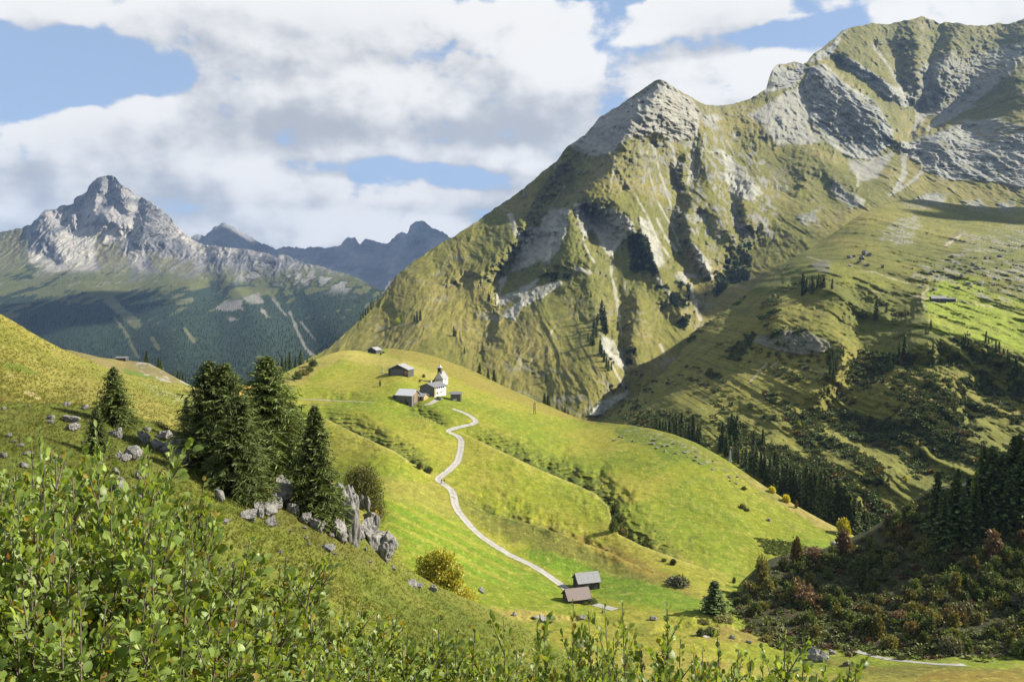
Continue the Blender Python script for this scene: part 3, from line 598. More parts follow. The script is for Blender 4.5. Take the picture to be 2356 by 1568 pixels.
c = paint(c, sstep(.2, .6, wn2 + .4 * wn) * .45, (.25, .21, .09)); fine = fbm(main.X / 7, main.Z / 5, 4, 64); c = paint(c, sstep(.1, .45, fine + .3 * wn2) * .45, (.095, .105, .028)); c = paint(c, sstep(.15, .5, -fine + .3 * wn) * .4, (.26, .225, .085))
c = paint(c, sstep(780, 960, py) * .5, (.13, .135, .035))
sl = main.normals()[..., 2]
c = paint(c, sstep(.36, .26, np.abs(sl)) * .55, (.22, .21, .17))
c = paint(c, msk([[(1470, 330), (1700, 300), (1800, 420), (1780, 560), (1600, 560), (1500, 470)]], 20, 30) * sstep(.12, .45, wn2 * .8 + fbm(wx / 14, main.Z / 60, 4, 90)), (.25,.245,.235))
rk = col3(ROCK, shape); rk = paint(rk, sstep(0, .5, wn + .6 * wn2), (.29,.285,.28)); rk = paint(rk, sstep(.0, .55, -wn + .6 * fbm(px / 5, py / 5, 3, 91)), (.15,.155,.165))
lay = np.where(np.maximum(cliff, band2) > .5, beds, bedh)
rk = paint(rk, sstep(.15, .75, lay) * .35 * np.maximum.reduce([cliff, band2, block, wall]), (.30,.30,.30)); rk = paint(rk, sstep(-.1, -.6, lay) * .5 * np.maximum.reduce([cliff, band2, block, wall]), (.15, .155, .165))
rk = paint(rk, summit * .55, (.28,.265,.25)); rk = paint(rk, rockm * .5, (.33,.32,.30))
rk = paint(rk, cirq * .7, (.235, .23, .215))
turf_in = sstep(.28, .55, fbm(px / 26, (py - .6 * px) / 10, 4, 92) + .1) * (1 - summit * .6)
c = c * (1 - allrock[..., None]) + rk * allrock[..., None]
c = paint(c, turf_in * np.maximum.reduce([cliff * .7, wall * .6, cirq, patch * .5, rockm * .5]), (.13, .125, .045))
thin = sstep(.90, .985, 1 - np.abs(perlin((wx + 12 * wn) / 30, main.Z / 170 + .3 * wn, 93))) * sstep(-.05, .3, big + .4 * wn) * sstep(.36, .52, 1 - np.abs(sl)); c = paint(c, thin * .6, (.30, .29, .265))
ledge = sstep(.90, .98, 1 - np.abs(perlin(main.X / 120 + wn * .4, (main.Z + .2 * main.X) / 22 + .8 * wn, 94))) * sstep(.05, .35, wn + .5 * big); c = paint(c, ledge * .5, (.24, .235, .22))
scree = np.maximum(msk([c4([(370, 600), (430, 780), (430, 900), (520, 1000), (330, 1010), (200, 1000), (130, 930), (60, 840), (0, 800), (100, 740), (250, 640)]), c4([(700, 1112), (830, 1122), (1040, 1040), (880, 1240), (780, 1270), (700, 1180)]), c3([(1410, 420), (1500, 400), (1560, 430), (1500, 450), (1520, 500), (1450, 480)])], 5, 6),
    stk([(c4([(1720, 560), (1560, 690), (1420, 800), (1300, 860)]), 6), (c4([(1390, 500), (1500, 610), (1470, 680), (1330, 820), (1250, 900)]), 3), (c4([(1600, 640), (1480, 760)]), 4), (c4([(870, 320), (1000, 500), (1060, 620)]), 2.2), (c4([(1100, 560), (1140, 680), (1175, 790), (1170, 860), (1140, 950)]), 3), (c4([(1250, 780), (1180, 840)]), 6), (c4([(1080, 1080), (1080, 1220), (1020, 1320)]), 5), (c4([(1240, 1160), (1140, 1260), (980, 1360)]), 3)], 2, 3))
c = paint(c, scree * .95, (.255,.25,.245))
strk = stk([(c3([(1120, 560), (1150, 740), (1205, 900), (1250, 1050)]), 1.2), (c3([(1440, 520), (1425, 640), (1400, 780), (1350, 900)]), 1.2), (c3([(1080, 640), (1100, 800), (1150, 960), (1230, 1100), (1300, 1260)]), 1.0), (c3([(1000, 900), (1080, 1040), (1140, 1180), (1220, 1300)]), 1.2), (c3([(880, 640), (870, 760), (840, 900)]), .8), (c5([(560, 700), (480, 840), (380, 960)]), .7), (c3([(1600, 900), (1640, 1020), (1690, 1130)]), 1.2), (c3([(560, 860), (470, 1000), (420, 1100)]), 1.0), (c3([(1190, 520), (1240, 620), (1265, 740), (1280, 830)]), 2.6), (c3([(1340, 560), (1370, 640), (1358, 740), (1335, 840)]), 2.8), (c3([(1380, 440), (1395, 520), (1385, 600)]), 2), (c3([(1100, 560), (1135, 660), (1150, 720)]), 1.6), (c3([(1150, 290), (1200, 360), (1280, 450)]), 1.), (c3([(720, 1080), (790, 1180), (850, 1290)]), 3.2), (c3([(920, 1150), (880, 1230), (855, 1290), (855, 1420), (885, 1510)]), 2.0), (c5([(975, 450), (1000, 600), (1020, 760)]), 2.4), (c5([(960, 980), (1010, 1080), (1060, 1160)]), 2), (c3([(690, 1110), (680, 1200), (720, 1290), (750, 1330)]), 1.3),
    (c3([(1080, 1250), (1130, 1400), (1180, 1480)]) + c5([(1290, 400), (1390, 520)]), 2.2), (c3([(1140, 1060), (1200, 1180), (1260, 1260)]), 2), (c5([(1500, 420), (1540, 560), (1570, 660)]), 3.5), (c5([(700, 300), (800, 330)]), 2.2), (c3([(220, 1040), (260, 1150), (330, 1200), (280, 1300)]), 5), (c3([(480, 1180), (460, 1300)]), 4), (c3([(1280, 1400), (1380, 1420)]), 3.5), (c5([(1560, 180), (1640, 300)]), 3), (c5([(1290, 830), (1320, 900)]), 2), (c5([(1050, 400), (1040, 470)]), 2), (c4([(760, 1200), (760, 1290)]), 2), (c4([(260, 1290), (270, 1340)]), 2), (c5([(1850, 300), (1916, 380)]), 4)], 1.6, 2.6)
c = paint(c, strk * .9, (.36,.35,.32))
turf2 = msk([c4([(220, 450), (330, 455), (320, 500), (240, 480)]), c4([(1540, 880), (1700, 850), (1916, 900), (1916, 960), (1700, 960), (1580, 930)])], 4, 12) * sstep(-.05, .2, wn2)
c = paint(c, turf2 * .85, (.24, .20, .07))
scr = msk([c3([(1000, 1170), (1060, 1200), (1130, 1420), (1200, 1520), (1100, 1500), (960, 1360)]), c5([(1330, 350), (1480, 420), (1490, 560), (1400, 570), (1310, 480)]), c5([(1916, 130), (1740, 290), (1640, 430), (1680, 520), (1780, 420), (1916, 330)]), c5([(1050, 830), (1140, 820), (1110, 960), (1060, 960)]), c5([(1380, 620), (1470, 640), (1470, 740), (1390, 720)]), c5([(1080, 60), (1180, 100), (1200, 330), (1080, 280)]), c5([(470, 340), (560, 345), (580, 380), (450, 400)]), c5([(590, 350), (670, 345), (640, 380)]), c3([(1680, 1180), (1725, 1230), (1600, 1400), (1480, 1500)])], 4, 12)
SCRM = scr * sstep(-.35, .05, wn2 + .5 * wn)
c = paint(c, SCRM, (.045, .065, .025))
c[..., 2] *= .85
c = c * (1 + .22 * np.maximum(allrock, scree)[..., None])
main.build(c, terrain_mat("alp_turf", .045, .25, .5, 2.2, .2), 900, (.4, .8), oname="mountain")

# ---- shoulder on the right with the alpine hut
crest = [(1300, 1020), (1345, 985), (1392, 965), (1420, 942), (1470, 905), (1500, 880), (1530, 852), (1562, 818), (1580, 785), (1592, 765), (1620, 748), (1640, 735), (1690, 700), (1740, 655), (1780, 620), (1830, 590), (1880, 562), (1930, 528), (1975, 497), (2010, 480), (2060, 462), (2120, 458), (2200, 470), (2300, 478), (2400, 470), (2700, 430)]
foot = [(1300, 1120), (1600, 1130), (1900, 1330), (2100, 1340), (2700, 1340)]
spur = Body("alp_shoulder", 1300, 2700, 900, 470, crest, foot, tps([
    (1392, 965, 780), (1470, 905, 810), (1562, 818, 860), (1620, 748, 900), (1690, 700, 950), (1780, 620, 1030), (1880, 562, 1110), (1975, 497, 1230), (2060, 462, 1400), (2200, 470, 1500), (2356, 475, 1560), (2600, 450, 1600),
    (1900, 610, 860), (2000, 640, 780), (1850, 630, 860), (2100, 660, 740), (2170, 690, 700), (2260, 700, 690), (2356, 690, 700), (2356, 600, 860), (2250, 590, 880), (2100, 560, 980), (2200, 520, 1180), (2000, 540, 1050), (2356, 540, 1120),
    (1880, 700, 720), (1780, 720, 740), (1960, 740, 670), (2080, 740, 640), (2356, 800, 560), (2250, 780, 580), (2140, 790, 570), (1850, 790, 640), (1720, 800, 690), (1640, 850, 690), (1900, 860, 560), (2060, 860, 550), (2250, 860, 530), (2356, 870, 525), (1780, 880, 590), (1700, 950, 550), (1560, 940, 600), (1480, 960, 640), (1500, 1000, 560), (1650, 1010, 495), (1850, 960, 515), (2000, 980, 495), (2200, 960, 485), (2356, 980, 475), (1800, 1060, 440), (1950, 1080, 430), (2150, 1060, 435), (1900, 1180, 372), (2050, 1190, 372), (2250, 1100, 410), (2356, 1080, 415), (2000, 1320, 330), (1600, 1100, 430), (1400, 1050, 560), (2600, 900, 460), (2600, 1300, 300), (2600, 650, 720)]), seed=9)
px, py = spur.PX, spur.PY
L = [(c6([(860, 740), (850, 880), (825, 1000), (860, 1090), (800, 1200), (700, 1380), (600, 1560)]), [.004, .03, .036, .034, .03, .03]), (c6([(1230, 790), (1100, 890), (960, 1010), (860, 1090)]), [.004, .024, .03, .034]), (c6([(840, 700), (700, 800), (690, 950), (760, 1060), (760, 1180), (640, 1340)]), [0, -.012, -.014, -.016, -.014, -.008]),
    (c6([(1240, 800), (1270, 900), (1160, 960), (1120, 1060)]), -.014), (c6([(960, 800), (1040, 850), (1000, 920)]), .016), (c6([(400, 595), (340, 680), (310, 790), (300, 950), (400, 970), (500, 985), (640, 1030), (690, 1090)]), -.016), (c6([(390, 620), (470, 600), (650, 700)]), -.010), (c6([(330, 760), (420, 720), (500, 760)]), .010), (c6([(150, 640), (250, 580), (400, 590)]), -.006), (c6([(0, 860), (110, 740), (200, 700)]), -.010), (c6([(240, 840), (160, 960), (60, 1060)]), .014), (c6([(280, 1000), (200, 1060), (100, 1180)]), .010),
    (c6([(190, 1060), (300, 1120), (480, 1140), (660, 1180)]), .016), (c6([(0, 1300), (160, 1290), (400, 1230), (600, 1290)]), .002), (c6([(0, 1440), (200, 1400), (400, 1370), (560, 1380)]), -.006),
    (c6([(1120, 1130), (1260, 1060), (1400, 1040), (1530, 1010), (1720, 1090), (1880, 1230)]), -.018), (c6([(1150, 1190), (1300, 1200), (1560, 1160), (1720, 1240), (1860, 1420)]), .020), (c6([(1000, 1330), (1130, 1230), (1280, 1290), (1200, 1420), (1130, 1560)]), [-.004, -.010, -.016, -.016]), (c6([(1000, 1240), (930, 1330), (900, 1480), (880, 1560)]), .014), (c6([(1560, 1240), (1560, 1400), (1540, 1560)]), .016), (c6([(1400, 1300), (1350, 1450), (1300, 1568)]), -.010), (c6([(1880, 1420), (1640, 1520), (1500, 1600)]), -.008),
    (c6([(800, 380), (850, 470), (1000, 510), (1200, 520)]), .006), (c6([(900, 300), (1000, 240), (1200, 200)]), -.004), ([(1900, 1130), (1980, 1080), (2080, 1030)], -.010), ([(1860, 1060), (1960, 1020), (2040, 980)], .010), ([(2000, 1180), (2100, 1100), (2200, 1040)], .010), ([(2150, 1150), (2260, 1020), (2356, 960)], -.010)]
zer = [(1300, 1030), (1300, 1120), (1600, 1120), (1900, 1320), (2690, 440), (2690, 1330), (2500, 700), (2300, 520), (2100, 620), (2000, 660), (2200, 720), (1900, 580), (2350, 760), (1700, 720), (1560, 860), (2500, 1000), (2356, 640)]
spur.ln += coarse(creases(L, zer, 14), px + jag(px, py, 520, .8)[0], py + jag(px, py, 520, .8)[1], 4) * 1.15; spur.update()
wn = fbm(spur.X / 40, spur.Z / 30, 4, 161); wn2 = fbm(spur.X / 9, spur.Z / 7, 4, 162); big = fbm(spur.X / 130, spur.Z / 90, 4, 163)
bould = msk([c6([(1180, 640), (1300, 560), (1500, 430), (1640, 400), (1882, 340), (1882, 760), (1640, 740), (1600, 640), (1350, 680)])], 14, 24)
cl2 = msk([c6([(1090, 120), (1300, 60), (1460, 100), (1400, 180), (1200, 230), (1130, 190)]), c6([(1480, 130), (1640, 160), (1680, 230), (1540, 220)]), c6([(1700, 180), (1850, 150), (1850, 230), (1720, 230)]), c6([(480, 230), (640, 240), (650, 330), (540, 320)]), c6([(1380, 430), (1500, 350), (1480, 400), (1400, 460)]), c6([(560, 560), (640, 540), (660, 600), (580, 610)])], 5, 14)
cl = msk([c6([(190, 1040), (300, 990), (400, 968), (500, 985), (650, 1030), (690, 1100), (560, 1120), (480, 1130), (300, 1090)])], 4, 9)
sc1 = msk([c6([(1030, 320), (1180, 250), (1240, 290), (1160, 420), (1060, 440), (990, 400)])], 6, 12)
spur.shift(-6.5 * fbm(spur.X / 28, spur.Y / 40, 5, 172) - 11 * ridged((spur.X + .8 * spur.Z) / 60, spur.Z / 110, 6, 170, .58) - 3.5 * ridged((spur.X + .5 * spur.Z) / 16, spur.Z / 26, 4, 169, .6) - 1.0 * ridged(spur.X / 9, spur.Z / 5, 4, 173) - 7 * ridged(spur.X / 15, spur.Z / 40, 4, 174) * np.maximum(cl, cl2) - 5 * ridged(spur.X / 14, spur.Y / 20, 4, 175) * bould - 3 * ridged(spur.X / 12, spur.Y / 20, 4, 176) * sc1 - 1.6 * np.abs(perlin(spur.X / 40, spur.Z / 3.2, 177)))
c = col3((.17, .172, .036), px.shape); c = paint(c, sstep(-.1, .45, big + .4 * wn), (.225, .205, .05)); c = paint(c, sstep(.0, .5, -big + .5 * wn2) * .6, (.11, .125, .028)); c = paint(c, sstep(.25, .6, wn2 + .3 * wn) * .4, (.27, .22, .09))
c = paint(c, msk([c6([(480, 570), (700, 560), (900, 600), (1180, 690), (1000, 700), (760, 690)])], 10, 16) * .8, (.21, .215, .04))
mead = msk([c6([(1330, 660), (1600, 640), (1660, 730), (1882, 790), (1882, 1130), (1720, 1060), (1500, 1020), (1300, 985), (1260, 840), (1240, 790)]), [(2340, 690), (2700, 640), (2700, 900), (2340, 810)]], 8, 8)
c = paint(c, mead, (.24, .30, .03)); c = paint(c, mead * sstep(0, .5, wn + .5 * wn2) * .5, (.29, .29, .05))
c = paint(c, sstep(850, 1050, py) * .6 * (1 - mead), (.165, .168, .042))
c = paint(c, np.maximum(cl, cl2 * sstep(-.3, .1, wn2)) * .9, (.21,.205,.205)); c = paint(c, sc1 * sstep(-.25, .1, wn2), (.28,.275,.26)); c = paint(c, bould * sstep(.1, .32, wn2 + .3 * wn), (.26,.25,.23)); c = paint(c, bould * sstep(.1, .3, -wn2) * .7, (.07, .09, .025))
pth = stk([(c6([(840, 600), (940, 608), (1040, 645), (1200, 690), (1275, 690)]), .8), (c6([(1275, 690), (1285, 710), (1245, 745), (1275, 775), (1225, 765), (1190, 755)]), 1.8), (c6([(1300, 790), (1380, 820)]), .7), (c6([(1440, 780), (1640, 820), (1882, 850)]), 1.0), (c6([(1240, 790), (1290, 880), (1285, 930)]), 1.0), (c6([(520, 510), (620, 540)]), .8), (c6([(850, 710), (1000, 740)]), .8), (c6([(160, 1300), (270, 1180)]), 2.0), (c6([(300, 1200), (340, 1165)]), 1.2), (c6([(1390, 440), (1480, 380)]), 2.5)], 1.0, .8)
c = paint(c, pth * .9, (.42, .37, .27))
scr = msk([c6([(850, 745), (1000, 760), (1060, 830), (1230, 780), (1150, 860), (950, 1020), (870, 1080), (820, 1000), (845, 880)]), c6([(1120, 1135), (1300, 1065), (1520, 1015), (1720, 1100), (1880, 1350), (1860, 1430), (1600, 1520), (1400, 1568), (1150, 1568), (1180, 1420), (1280, 1300), (1150, 1240)]), c6([(-330, 1080), (0, 770), (150, 630), (300, 570), (200, 690), (0, 860), (-300, 1120)]), c6([(200, 870), (340, 770), (335, 900), (250, 960)]), c6([(400, 590), (500, 610), (560, 700), (480, 740), (360, 720)]), c6([(270, 980), (400, 960), (500, 975), (480, 1000), (400, 985), (300, 1010)]), c6([(650, 1030), (740, 1060), (730, 1180), (660, 1200)]), c6([(860, 1090), (1130, 1130), (1010, 1250), (900, 1330), (700, 1450), (600, 1568), (760, 1300)]), c6([(130, 1440), (230, 1430), (200, 1490)]), c6([(180, 1350), (380, 1370), (260, 1400)]), c6([(-100, 1180), (180, 1010), (100, 1180), (-100, 1300)]), [(1700, 960), (1900, 950), (2040, 960), (2150, 930), (2230, 1000), (2150, 1080), (2060, 1180), (1900, 1160), (1780, 1060)], [(1500, 950), (1620, 950), (1720, 990), (1650, 1040)]], 6, 14)
SPARSE = sstep(.18, .4, wn2 * .6 + wn * .6 + .2 * big) * sstep(760, 900, py) * (1 - mead) * .35
SPUR_SCR = np.clip(scr * sstep(-.2, .3, wn2 * .6 + wn * .7 + .25 * big), 0, 1)
c = paint(c, SPUR_SCR * .6, (.09, .105, .03)); c = paint(c, SPUR_SCR * sstep(.2, .5, big + wn2 * .4) * .5, (.10, .075, .03))
fine = fbm(spur.X / 3.5, spur.Z / 2.2, 4, 165); c = paint(c, sstep(.08, .4, fine + .3 * wn2) * .5, (.075, .09, .026)); c[..., 2] *= .8
spur.build(c, terrain_mat("shoulder_turf", .09, .5, .5, 1.2, .22), 260, (.15, .6), oname="hill")

# ---- far knoll behind the left slope
knoll = Body("knoll", -100, 620, 300, 60, [(-100, 800), (120, 800), (165, 806), (230, 822), (290, 829), (325, 832), (345, 836), (372, 850), (400, 866), (430, 882), (480, 905), (620, 960)], [(-100, 900), (620, 1010)],
    tps([(160, 806, 300), (290, 829, 300), (345, 836, 290), (430, 880, 270), (300, 870, 240), (200, 850, 240), (0, 810, 300), (450, 930, 230), (600, 980, 220), (0, 890, 230), (600, 960, 240)]))
px, py = knoll.PX, knoll.PY; kn = fbm(knoll.X / 6, knoll.Y / 6, 4, 181)
knoll.shift(-.5 * fbm(knoll.X / 9, knoll.Y / 14, 4, 182) - 1.2 * ridged(knoll.X / 4, knoll.Z / 3, 4, 183) * sstep(-10, 6, poly_sd(px, py, [(315, 838), (345, 836), (440, 884), (400, 880), (330, 860)])))
c = col3((.25, .20, .07), px.shape); c = paint(c, sstep(0, .5, kn), (.19, .18, .05)); km = sstep(-4, 4, poly_sd(px, py, [(285, 850), (330, 858), (400, 878), (520, 900), (520, 960), (280, 960)]) + 4 * kn)
c = paint(c, km, (.14, .20, .03)); ks = sstep(-3, 3, poly_sd(px, py, [(305, 836), (345, 836), (372, 850), (432, 884), (400, 880), (335, 862)]) + 6 * kn)
c = paint(c, ks, (.20, .17, .07)); c = paint(c, ks * sstep(.15, .4, kn), (.36, .34, .30))
knoll.build(c, terrain_mat("knoll_turf", .2, 1.2, .5, .4, .22), 120, (.2, .7), oname="hill")
def line_u(px, py, line):
    """distance, side and place (0..1) along a polyline"""
    Q = np.array(line, float)[:, :2]; seg = np.hypot(*np.diff(Q, axis=0).T); cum = np.concatenate([[0], np.cumsum(seg)]); tot = cum[-1]
    d = np.full(px.shape, 1e9); sd = np.zeros(px.shape); u = np.zeros(px.shape)
    for i in range(len(Q) - 1):
        a = Q[i]; ab = Q[i + 1] - a
        t = np.clip(((px - a[0]) * ab[0] + (py - a[1]) * ab[1]) / (ab @ ab + 1e-9), 0, 1)
        e = np.hypot(px - a[0] - t * ab[0], py - a[1] - t * ab[1]); m = e < d
        sd = np.where(m, np.sign(ab[0] * (py - a[1]) - ab[1] * (px - a[0])), sd); u = np.where(m, (cum[i] + t * seg[i]) / tot, u); d = np.where(m, e, d)
    return d, sd, u

# ---- the green hill of the hamlet, with the valley floor below it
crest = [(300, 930), (400, 905), (440, 893), (520, 886), (560, 885), (600, 884), (630, 870), (655, 857), (690, 840), (720, 828), (755, 815), (785, 807), (805, 805), (830, 807), (850, 811), (868, 809), (885, 802), (900, 801), (920, 804), (960, 809), (1000, 820), (1060, 841), (1100, 858), (1150, 884), (1200, 906), (1260, 932), (1305, 952), (1330, 962), (1360, 969), (1400, 973), (1450, 978), (1500, 986), (1550, 999), (1600, 1018), (1640, 1040), (1680, 1064), (1720, 1092), (1760, 1120), (1800, 1146), (1850, 1176), (1900, 1204), (1940, 1224), (1985, 1247), (2060, 1300), (2200, 1400), (2400, 1430), (2700, 1450)]
foot = [(300, 1100), (700, 1180), (900, 1420), (1100, 1560), (1300, 1680), (2700, 1700)]
hill = Body("meadow_hill", 300, 2700, 1180, 560, crest, foot, tps([
    (300, 930, 300), (440, 893, 340), (560, 885, 380), (655, 857, 445), (720, 828, 475), (805, 805, 525), (890, 801, 570), (960, 809, 560), (1060, 841, 530), (1150, 884, 490), (1260, 932, 455), (1330, 962, 435), (1450, 978, 405), (1600, 1018, 365), (1760, 1120, 328), (1900, 1204, 300), (1985, 1247, 287), (2200, 1400, 230), (2600, 1440, 210),
    (1000, 915, 402), (945, 928, 393), (920, 858, 445), (800, 870, 440), (700, 900, 410), (640, 920, 380), (760, 930, 385), (1045, 940, 388), (1100, 968, 374), (1050, 1000, 352), (1065, 1022, 343), (1040, 1080, 308), (1000, 1100, 296), (1050, 1170, 272), (1150, 1260, 247), (1290, 1345, 223), (1350, 1350, 224), (800, 1000, 335), (900, 1060, 295), (900, 1150, 258), (920, 1250, 225), (1000, 1250, 232), (1000, 1320, 210), (1100, 1380, 197), (1200, 1420, 188),
    (1200, 980, 388), (1300, 1010, 385), (1200, 1060, 330), (1300, 1120, 312), (1250, 1160, 288), (1400, 1070, 340), (1390, 1180, 284), (1450, 1250, 258), (1300, 1240, 258), (1500, 1060, 340), (1550, 1150, 300), (1600, 1280, 250), (1500, 1340, 220), (1700, 1200, 285), (1850, 1238, 280), (1700, 1310, 245), (1650, 1390, 200), (1720, 1430, 190), (1500, 1440, 180), (1800, 1495, 168), (2000, 1510, 160), (2200, 1510, 155), (2356, 1520, 150), (1300, 1470, 168), (1300, 1550, 145), (1700, 1550, 145), (2100, 1560, 138), (2356, 1560, 135), (1300, 1690, 112), (1900, 1690, 112), (2600, 1690, 112), (1000, 1500, 165), (700, 1150, 270), (500, 1050, 260), (350, 1050, 230)], 3e-4))
px, py = hill.PX, hill.PY
def fold(line, drop, width, power=1.0):
    d, s, u = line_u(px, py, line)
    tap = np.sin(np.pi * np.clip(u, 0, 1)) ** .7 * (.8 + .5 * fbm(px / 40, py / 40, 3, 99)); d = np.maximum(0, d + 5 * fbm(px / 22, py / 22, 3, 98) * np.minimum(1, d / 6)); width = width * (.75 + .5 * tap)
    hill.ln += np.where(s < 0, drop * tap * np.clip(1 - d / width, 0, 1) ** power, 0) - .3 * drop * tap * np.where(s >= 0, np.exp(-(d / (width * .8)) ** 2), np.exp(-(d / (width * .25)) ** 2) * .0)
F1 = [(728, 955), (760, 968), (821, 998), (908, 1038), (960, 1072), (990, 1092)]
F2 = [(1058, 992), (1090, 1008), (1130, 1027), (1190, 1055), (1250, 1083), (1320, 1112), (1370, 1135), (1400, 1165), (1408, 1200), (1425, 1228), (1470, 1252), (1530, 1275), (1600, 1300)]
F3 = [(920, 938), (960, 952), (1010, 975), (1032, 988)]
F4 = [(690, 915), (760, 920), (860, 925)]
F5 = [(1690, 1290), (1640, 1280), (1560, 1260)]
fold(F1, .032, 46, 1.6); fold(F2, .036, 66, 1.6); fold(F3, .02, 34, 1.6); fold(F4, .014, 24, 1.6); fold(list(reversed(F5)), .01, 30)
fold([(1020, 1130), (1120, 1180), (1240, 1210), (1400, 1270), (1500, 1320)], .02, 60)
fold([(1180, 1430), (1280, 1425), (1380, 1432), (1440, 1450), (1480, 1470)], .018, 24, 1.5); fold([(1470, 1465), (1560, 1445), (1640, 1440), (1720, 1455), (1790, 1475)], .022, 26, 1.5)
hill.ln += -.012 * np.exp(-((px - 1700) / 90) ** 2 - ((py - 1440) / 18) ** 2) + .012 * sstep(30, 0, py - np.interp(px, *np.array(crest).T)) * sstep(1400, 1300, px)
hill.update()
wn = fbm(hill.X / 14, hill.Y / 16, 5, 201); wn2 = fbm(hill.X / 3.2, hill.Y / 4.5, 4, 202); big = fbm(hill.X / 55, hill.Y / 60, 4, 203)
d1, s1, u1 = line_u(px, py, F1); d2, s2, u2 = line_u(px, py, F2); d3, s3, u3 = line_u(px, py, F3)
T1 = np.where(s1 < 0, sstep(46, 14, d1 + 8 * wn) * sstep(0, .2, u1) * sstep(1, .9, u1), 0); T2 = np.where(s2 < 0, sstep(62, 18, d2 + 12 * wn) * sstep(0, .12, u2) * sstep(1, .8, u2), 0); T3 = np.where(s3 < 0, sstep(34, 8, d3 + 6 * wn) * sstep(0, .2, u3) * sstep(1, .85, u3), 0)
TER = np.maximum.reduce([T1, T2, T3])
saw = hill.Z / 1.15 + .45 * fbm(hill.X / 30, hill.Y / 30, 3, 204) + .06 * wn2; saw = saw - np.floor(saw)
hill.shift(TER * .75 * (saw - .5) - .9 * wn - .22 * wn2 - .12 * fbm(hill.X / .9, hill.Y / 1.3, 3, 207) - .5 * np.abs(perlin(hill.X / 20, hill.Z / 1.4, 205)))
YG = (.20, .215, .026)
c = col3(YG, px.shape); c = paint(c, sstep(-.1, .45, big + .3 * wn), (.255, .235, .045)); c = paint(c, sstep(0, .5, -big + .35 * wn) * .7, (.15, .195, .022)); c = paint(c, sstep(.15, .6, wn2 + .4 * wn) * .35, (.30, .26, .09)); c = paint(c, sstep(.15, .6, -wn2 + .3 * wn) * .35, (.115, .155, .02))
def zone(poly, colour, soft=8, warp=8, amt=1.0):
    global c
    c = paint(c, sstep(-soft, soft, poly_sd(px, py, poly) + warp * (wn + .5 * wn2)) * amt, colour)
zone([(880, 790), (893, 815), (945, 834), (1000, 852), (1060, 878), (1130, 904), (1200, 930), (1260, 950), (1330, 968), (1400, 980), (1420, 960), (1200, 880), (960, 790)], (.235, .19, .06), 3, 4, .9)
zone([(760, 812), (800, 806), (890, 816), (960, 840), (1040, 872), (1010, 880), (930, 852), (860, 840), (800, 832)], (.34, .28, .11), 6, 7, .75)
zone([(640, 870), (720, 825), (800, 805), (790, 822), (740, 850), (700, 880), (650, 890)], (.27, .215, .085), 5, 6, .85)
zone([(520, 880), (605, 880), (605, 908), (530, 915)], (.38, .25, .10), 4, 3, .9)
zone([(1380, 970), (1500, 984), (1600, 1015), (1720, 1090), (1850, 1175), (1985, 1245), (1900, 1215), (1780, 1150), (1680, 1085), (1560, 1040), (1450, 1010)], (.17, .165, .045), 10, 12, .85)
zone([(1700, 1085), (1850, 1172), (1990, 1247), (1900, 1218), (1800, 1160)], (.30, .235, .11), 6, 6, .8)
zone([(1380, 975), (1480, 985), (1560, 1020), (1650, 1080), (1560, 1060), (1440, 1010)], (.095, .14, .022), 10, 10, .7)
zone([(1080, 1175), (1180, 1195), (1300, 1220), (1420, 1260), (1540, 1310), (1610, 1380), (1540, 1375), (1420, 1320), (1300, 1275), (1180, 1235)], (.19, .15, .045), 10, 14, .75)
zone([(1050, 1140), (1130, 1160), (1250, 1212), (1400, 1285), (1530, 1345), (1500, 1372), (1350, 1312), (1200, 1252), (1100, 1212)], (.125, .13, .036), 12, 14, .75)
zone([(1330, 1240), (1440, 1270), (1560, 1320), (1590, 1350), (1500, 1330), (1400, 1290)], (.25, .165, .055), 8, 12, .5)
zone([(1300, 1190), (1500, 1300), (1640, 1360), (1680, 1330), (1560, 1270), (1420, 1240)], (.27, .235, .055), 10, 12, .6)
zone([(1190, 1255), (1300, 1285), (1400, 1320), (1520, 1350), (1620, 1385), (1600, 1412), (1450, 1392), (1380, 1372), (1300, 1330), (1220, 1290)], (.12, .20, .02), 8, 8, .85)
zone([(870, 1130), (1000, 1150), (1080, 1215), (1180, 1290), (1290, 1365), (1150, 1345), (1000, 1300), (900, 1240)], (.145, .215, .022), 9, 6, .8)
zone([(870, 1100), (1000, 1110), (1060, 1185), (1000, 1180), (890, 1150)], (.26, .215, .075), 9, 8, .6)
zone([(1100, 1395), (1250, 1405), (1340, 1420), (1330, 1432), (1200, 1428)], (.33, .25, .10), 6, 6, .8)
zone([(1300, 1480), (1480, 1500), (1700, 1520), (1900, 1545), (2356, 1560), (2356, 1590), (1300, 1600)], (.27, .22, .075), 12, 12, .7)
zone([(1640, 1440), (1760, 1455), (1790, 1478), (1700, 1480), (1620, 1465)], (.20, .155, .055), 6, 6, .9)
zone([(1740, 1300), (1880, 1240), (1960, 1245), (1850, 1290), (1760, 1330)], (.13, .205, .02), 8, 10, .6)
zone([(1880, 1510), (2050, 1530), (2356, 1535), (2356, 1560), (1950, 1550)], (.15, .13, .04), 6, 8, .8)
zone([(2150, 1545), (2356, 1535), (2356, 1575), (2100, 1570)], (.22, .15, .04), 6, 8, .7)
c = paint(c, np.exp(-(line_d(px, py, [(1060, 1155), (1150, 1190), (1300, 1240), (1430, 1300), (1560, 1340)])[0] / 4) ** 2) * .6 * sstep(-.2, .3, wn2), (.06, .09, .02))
band = sstep(.5, .9, np.abs(((px * .5 - py) / 13 + .4 * wn) % 2 - 1)); stripes = sstep(-10, 10, poly_sd(px, py, [(870, 1130), (1000, 1140), (1090, 1215), (1230, 1310), (1180, 1350), (1000, 1310), (900, 1240)]))
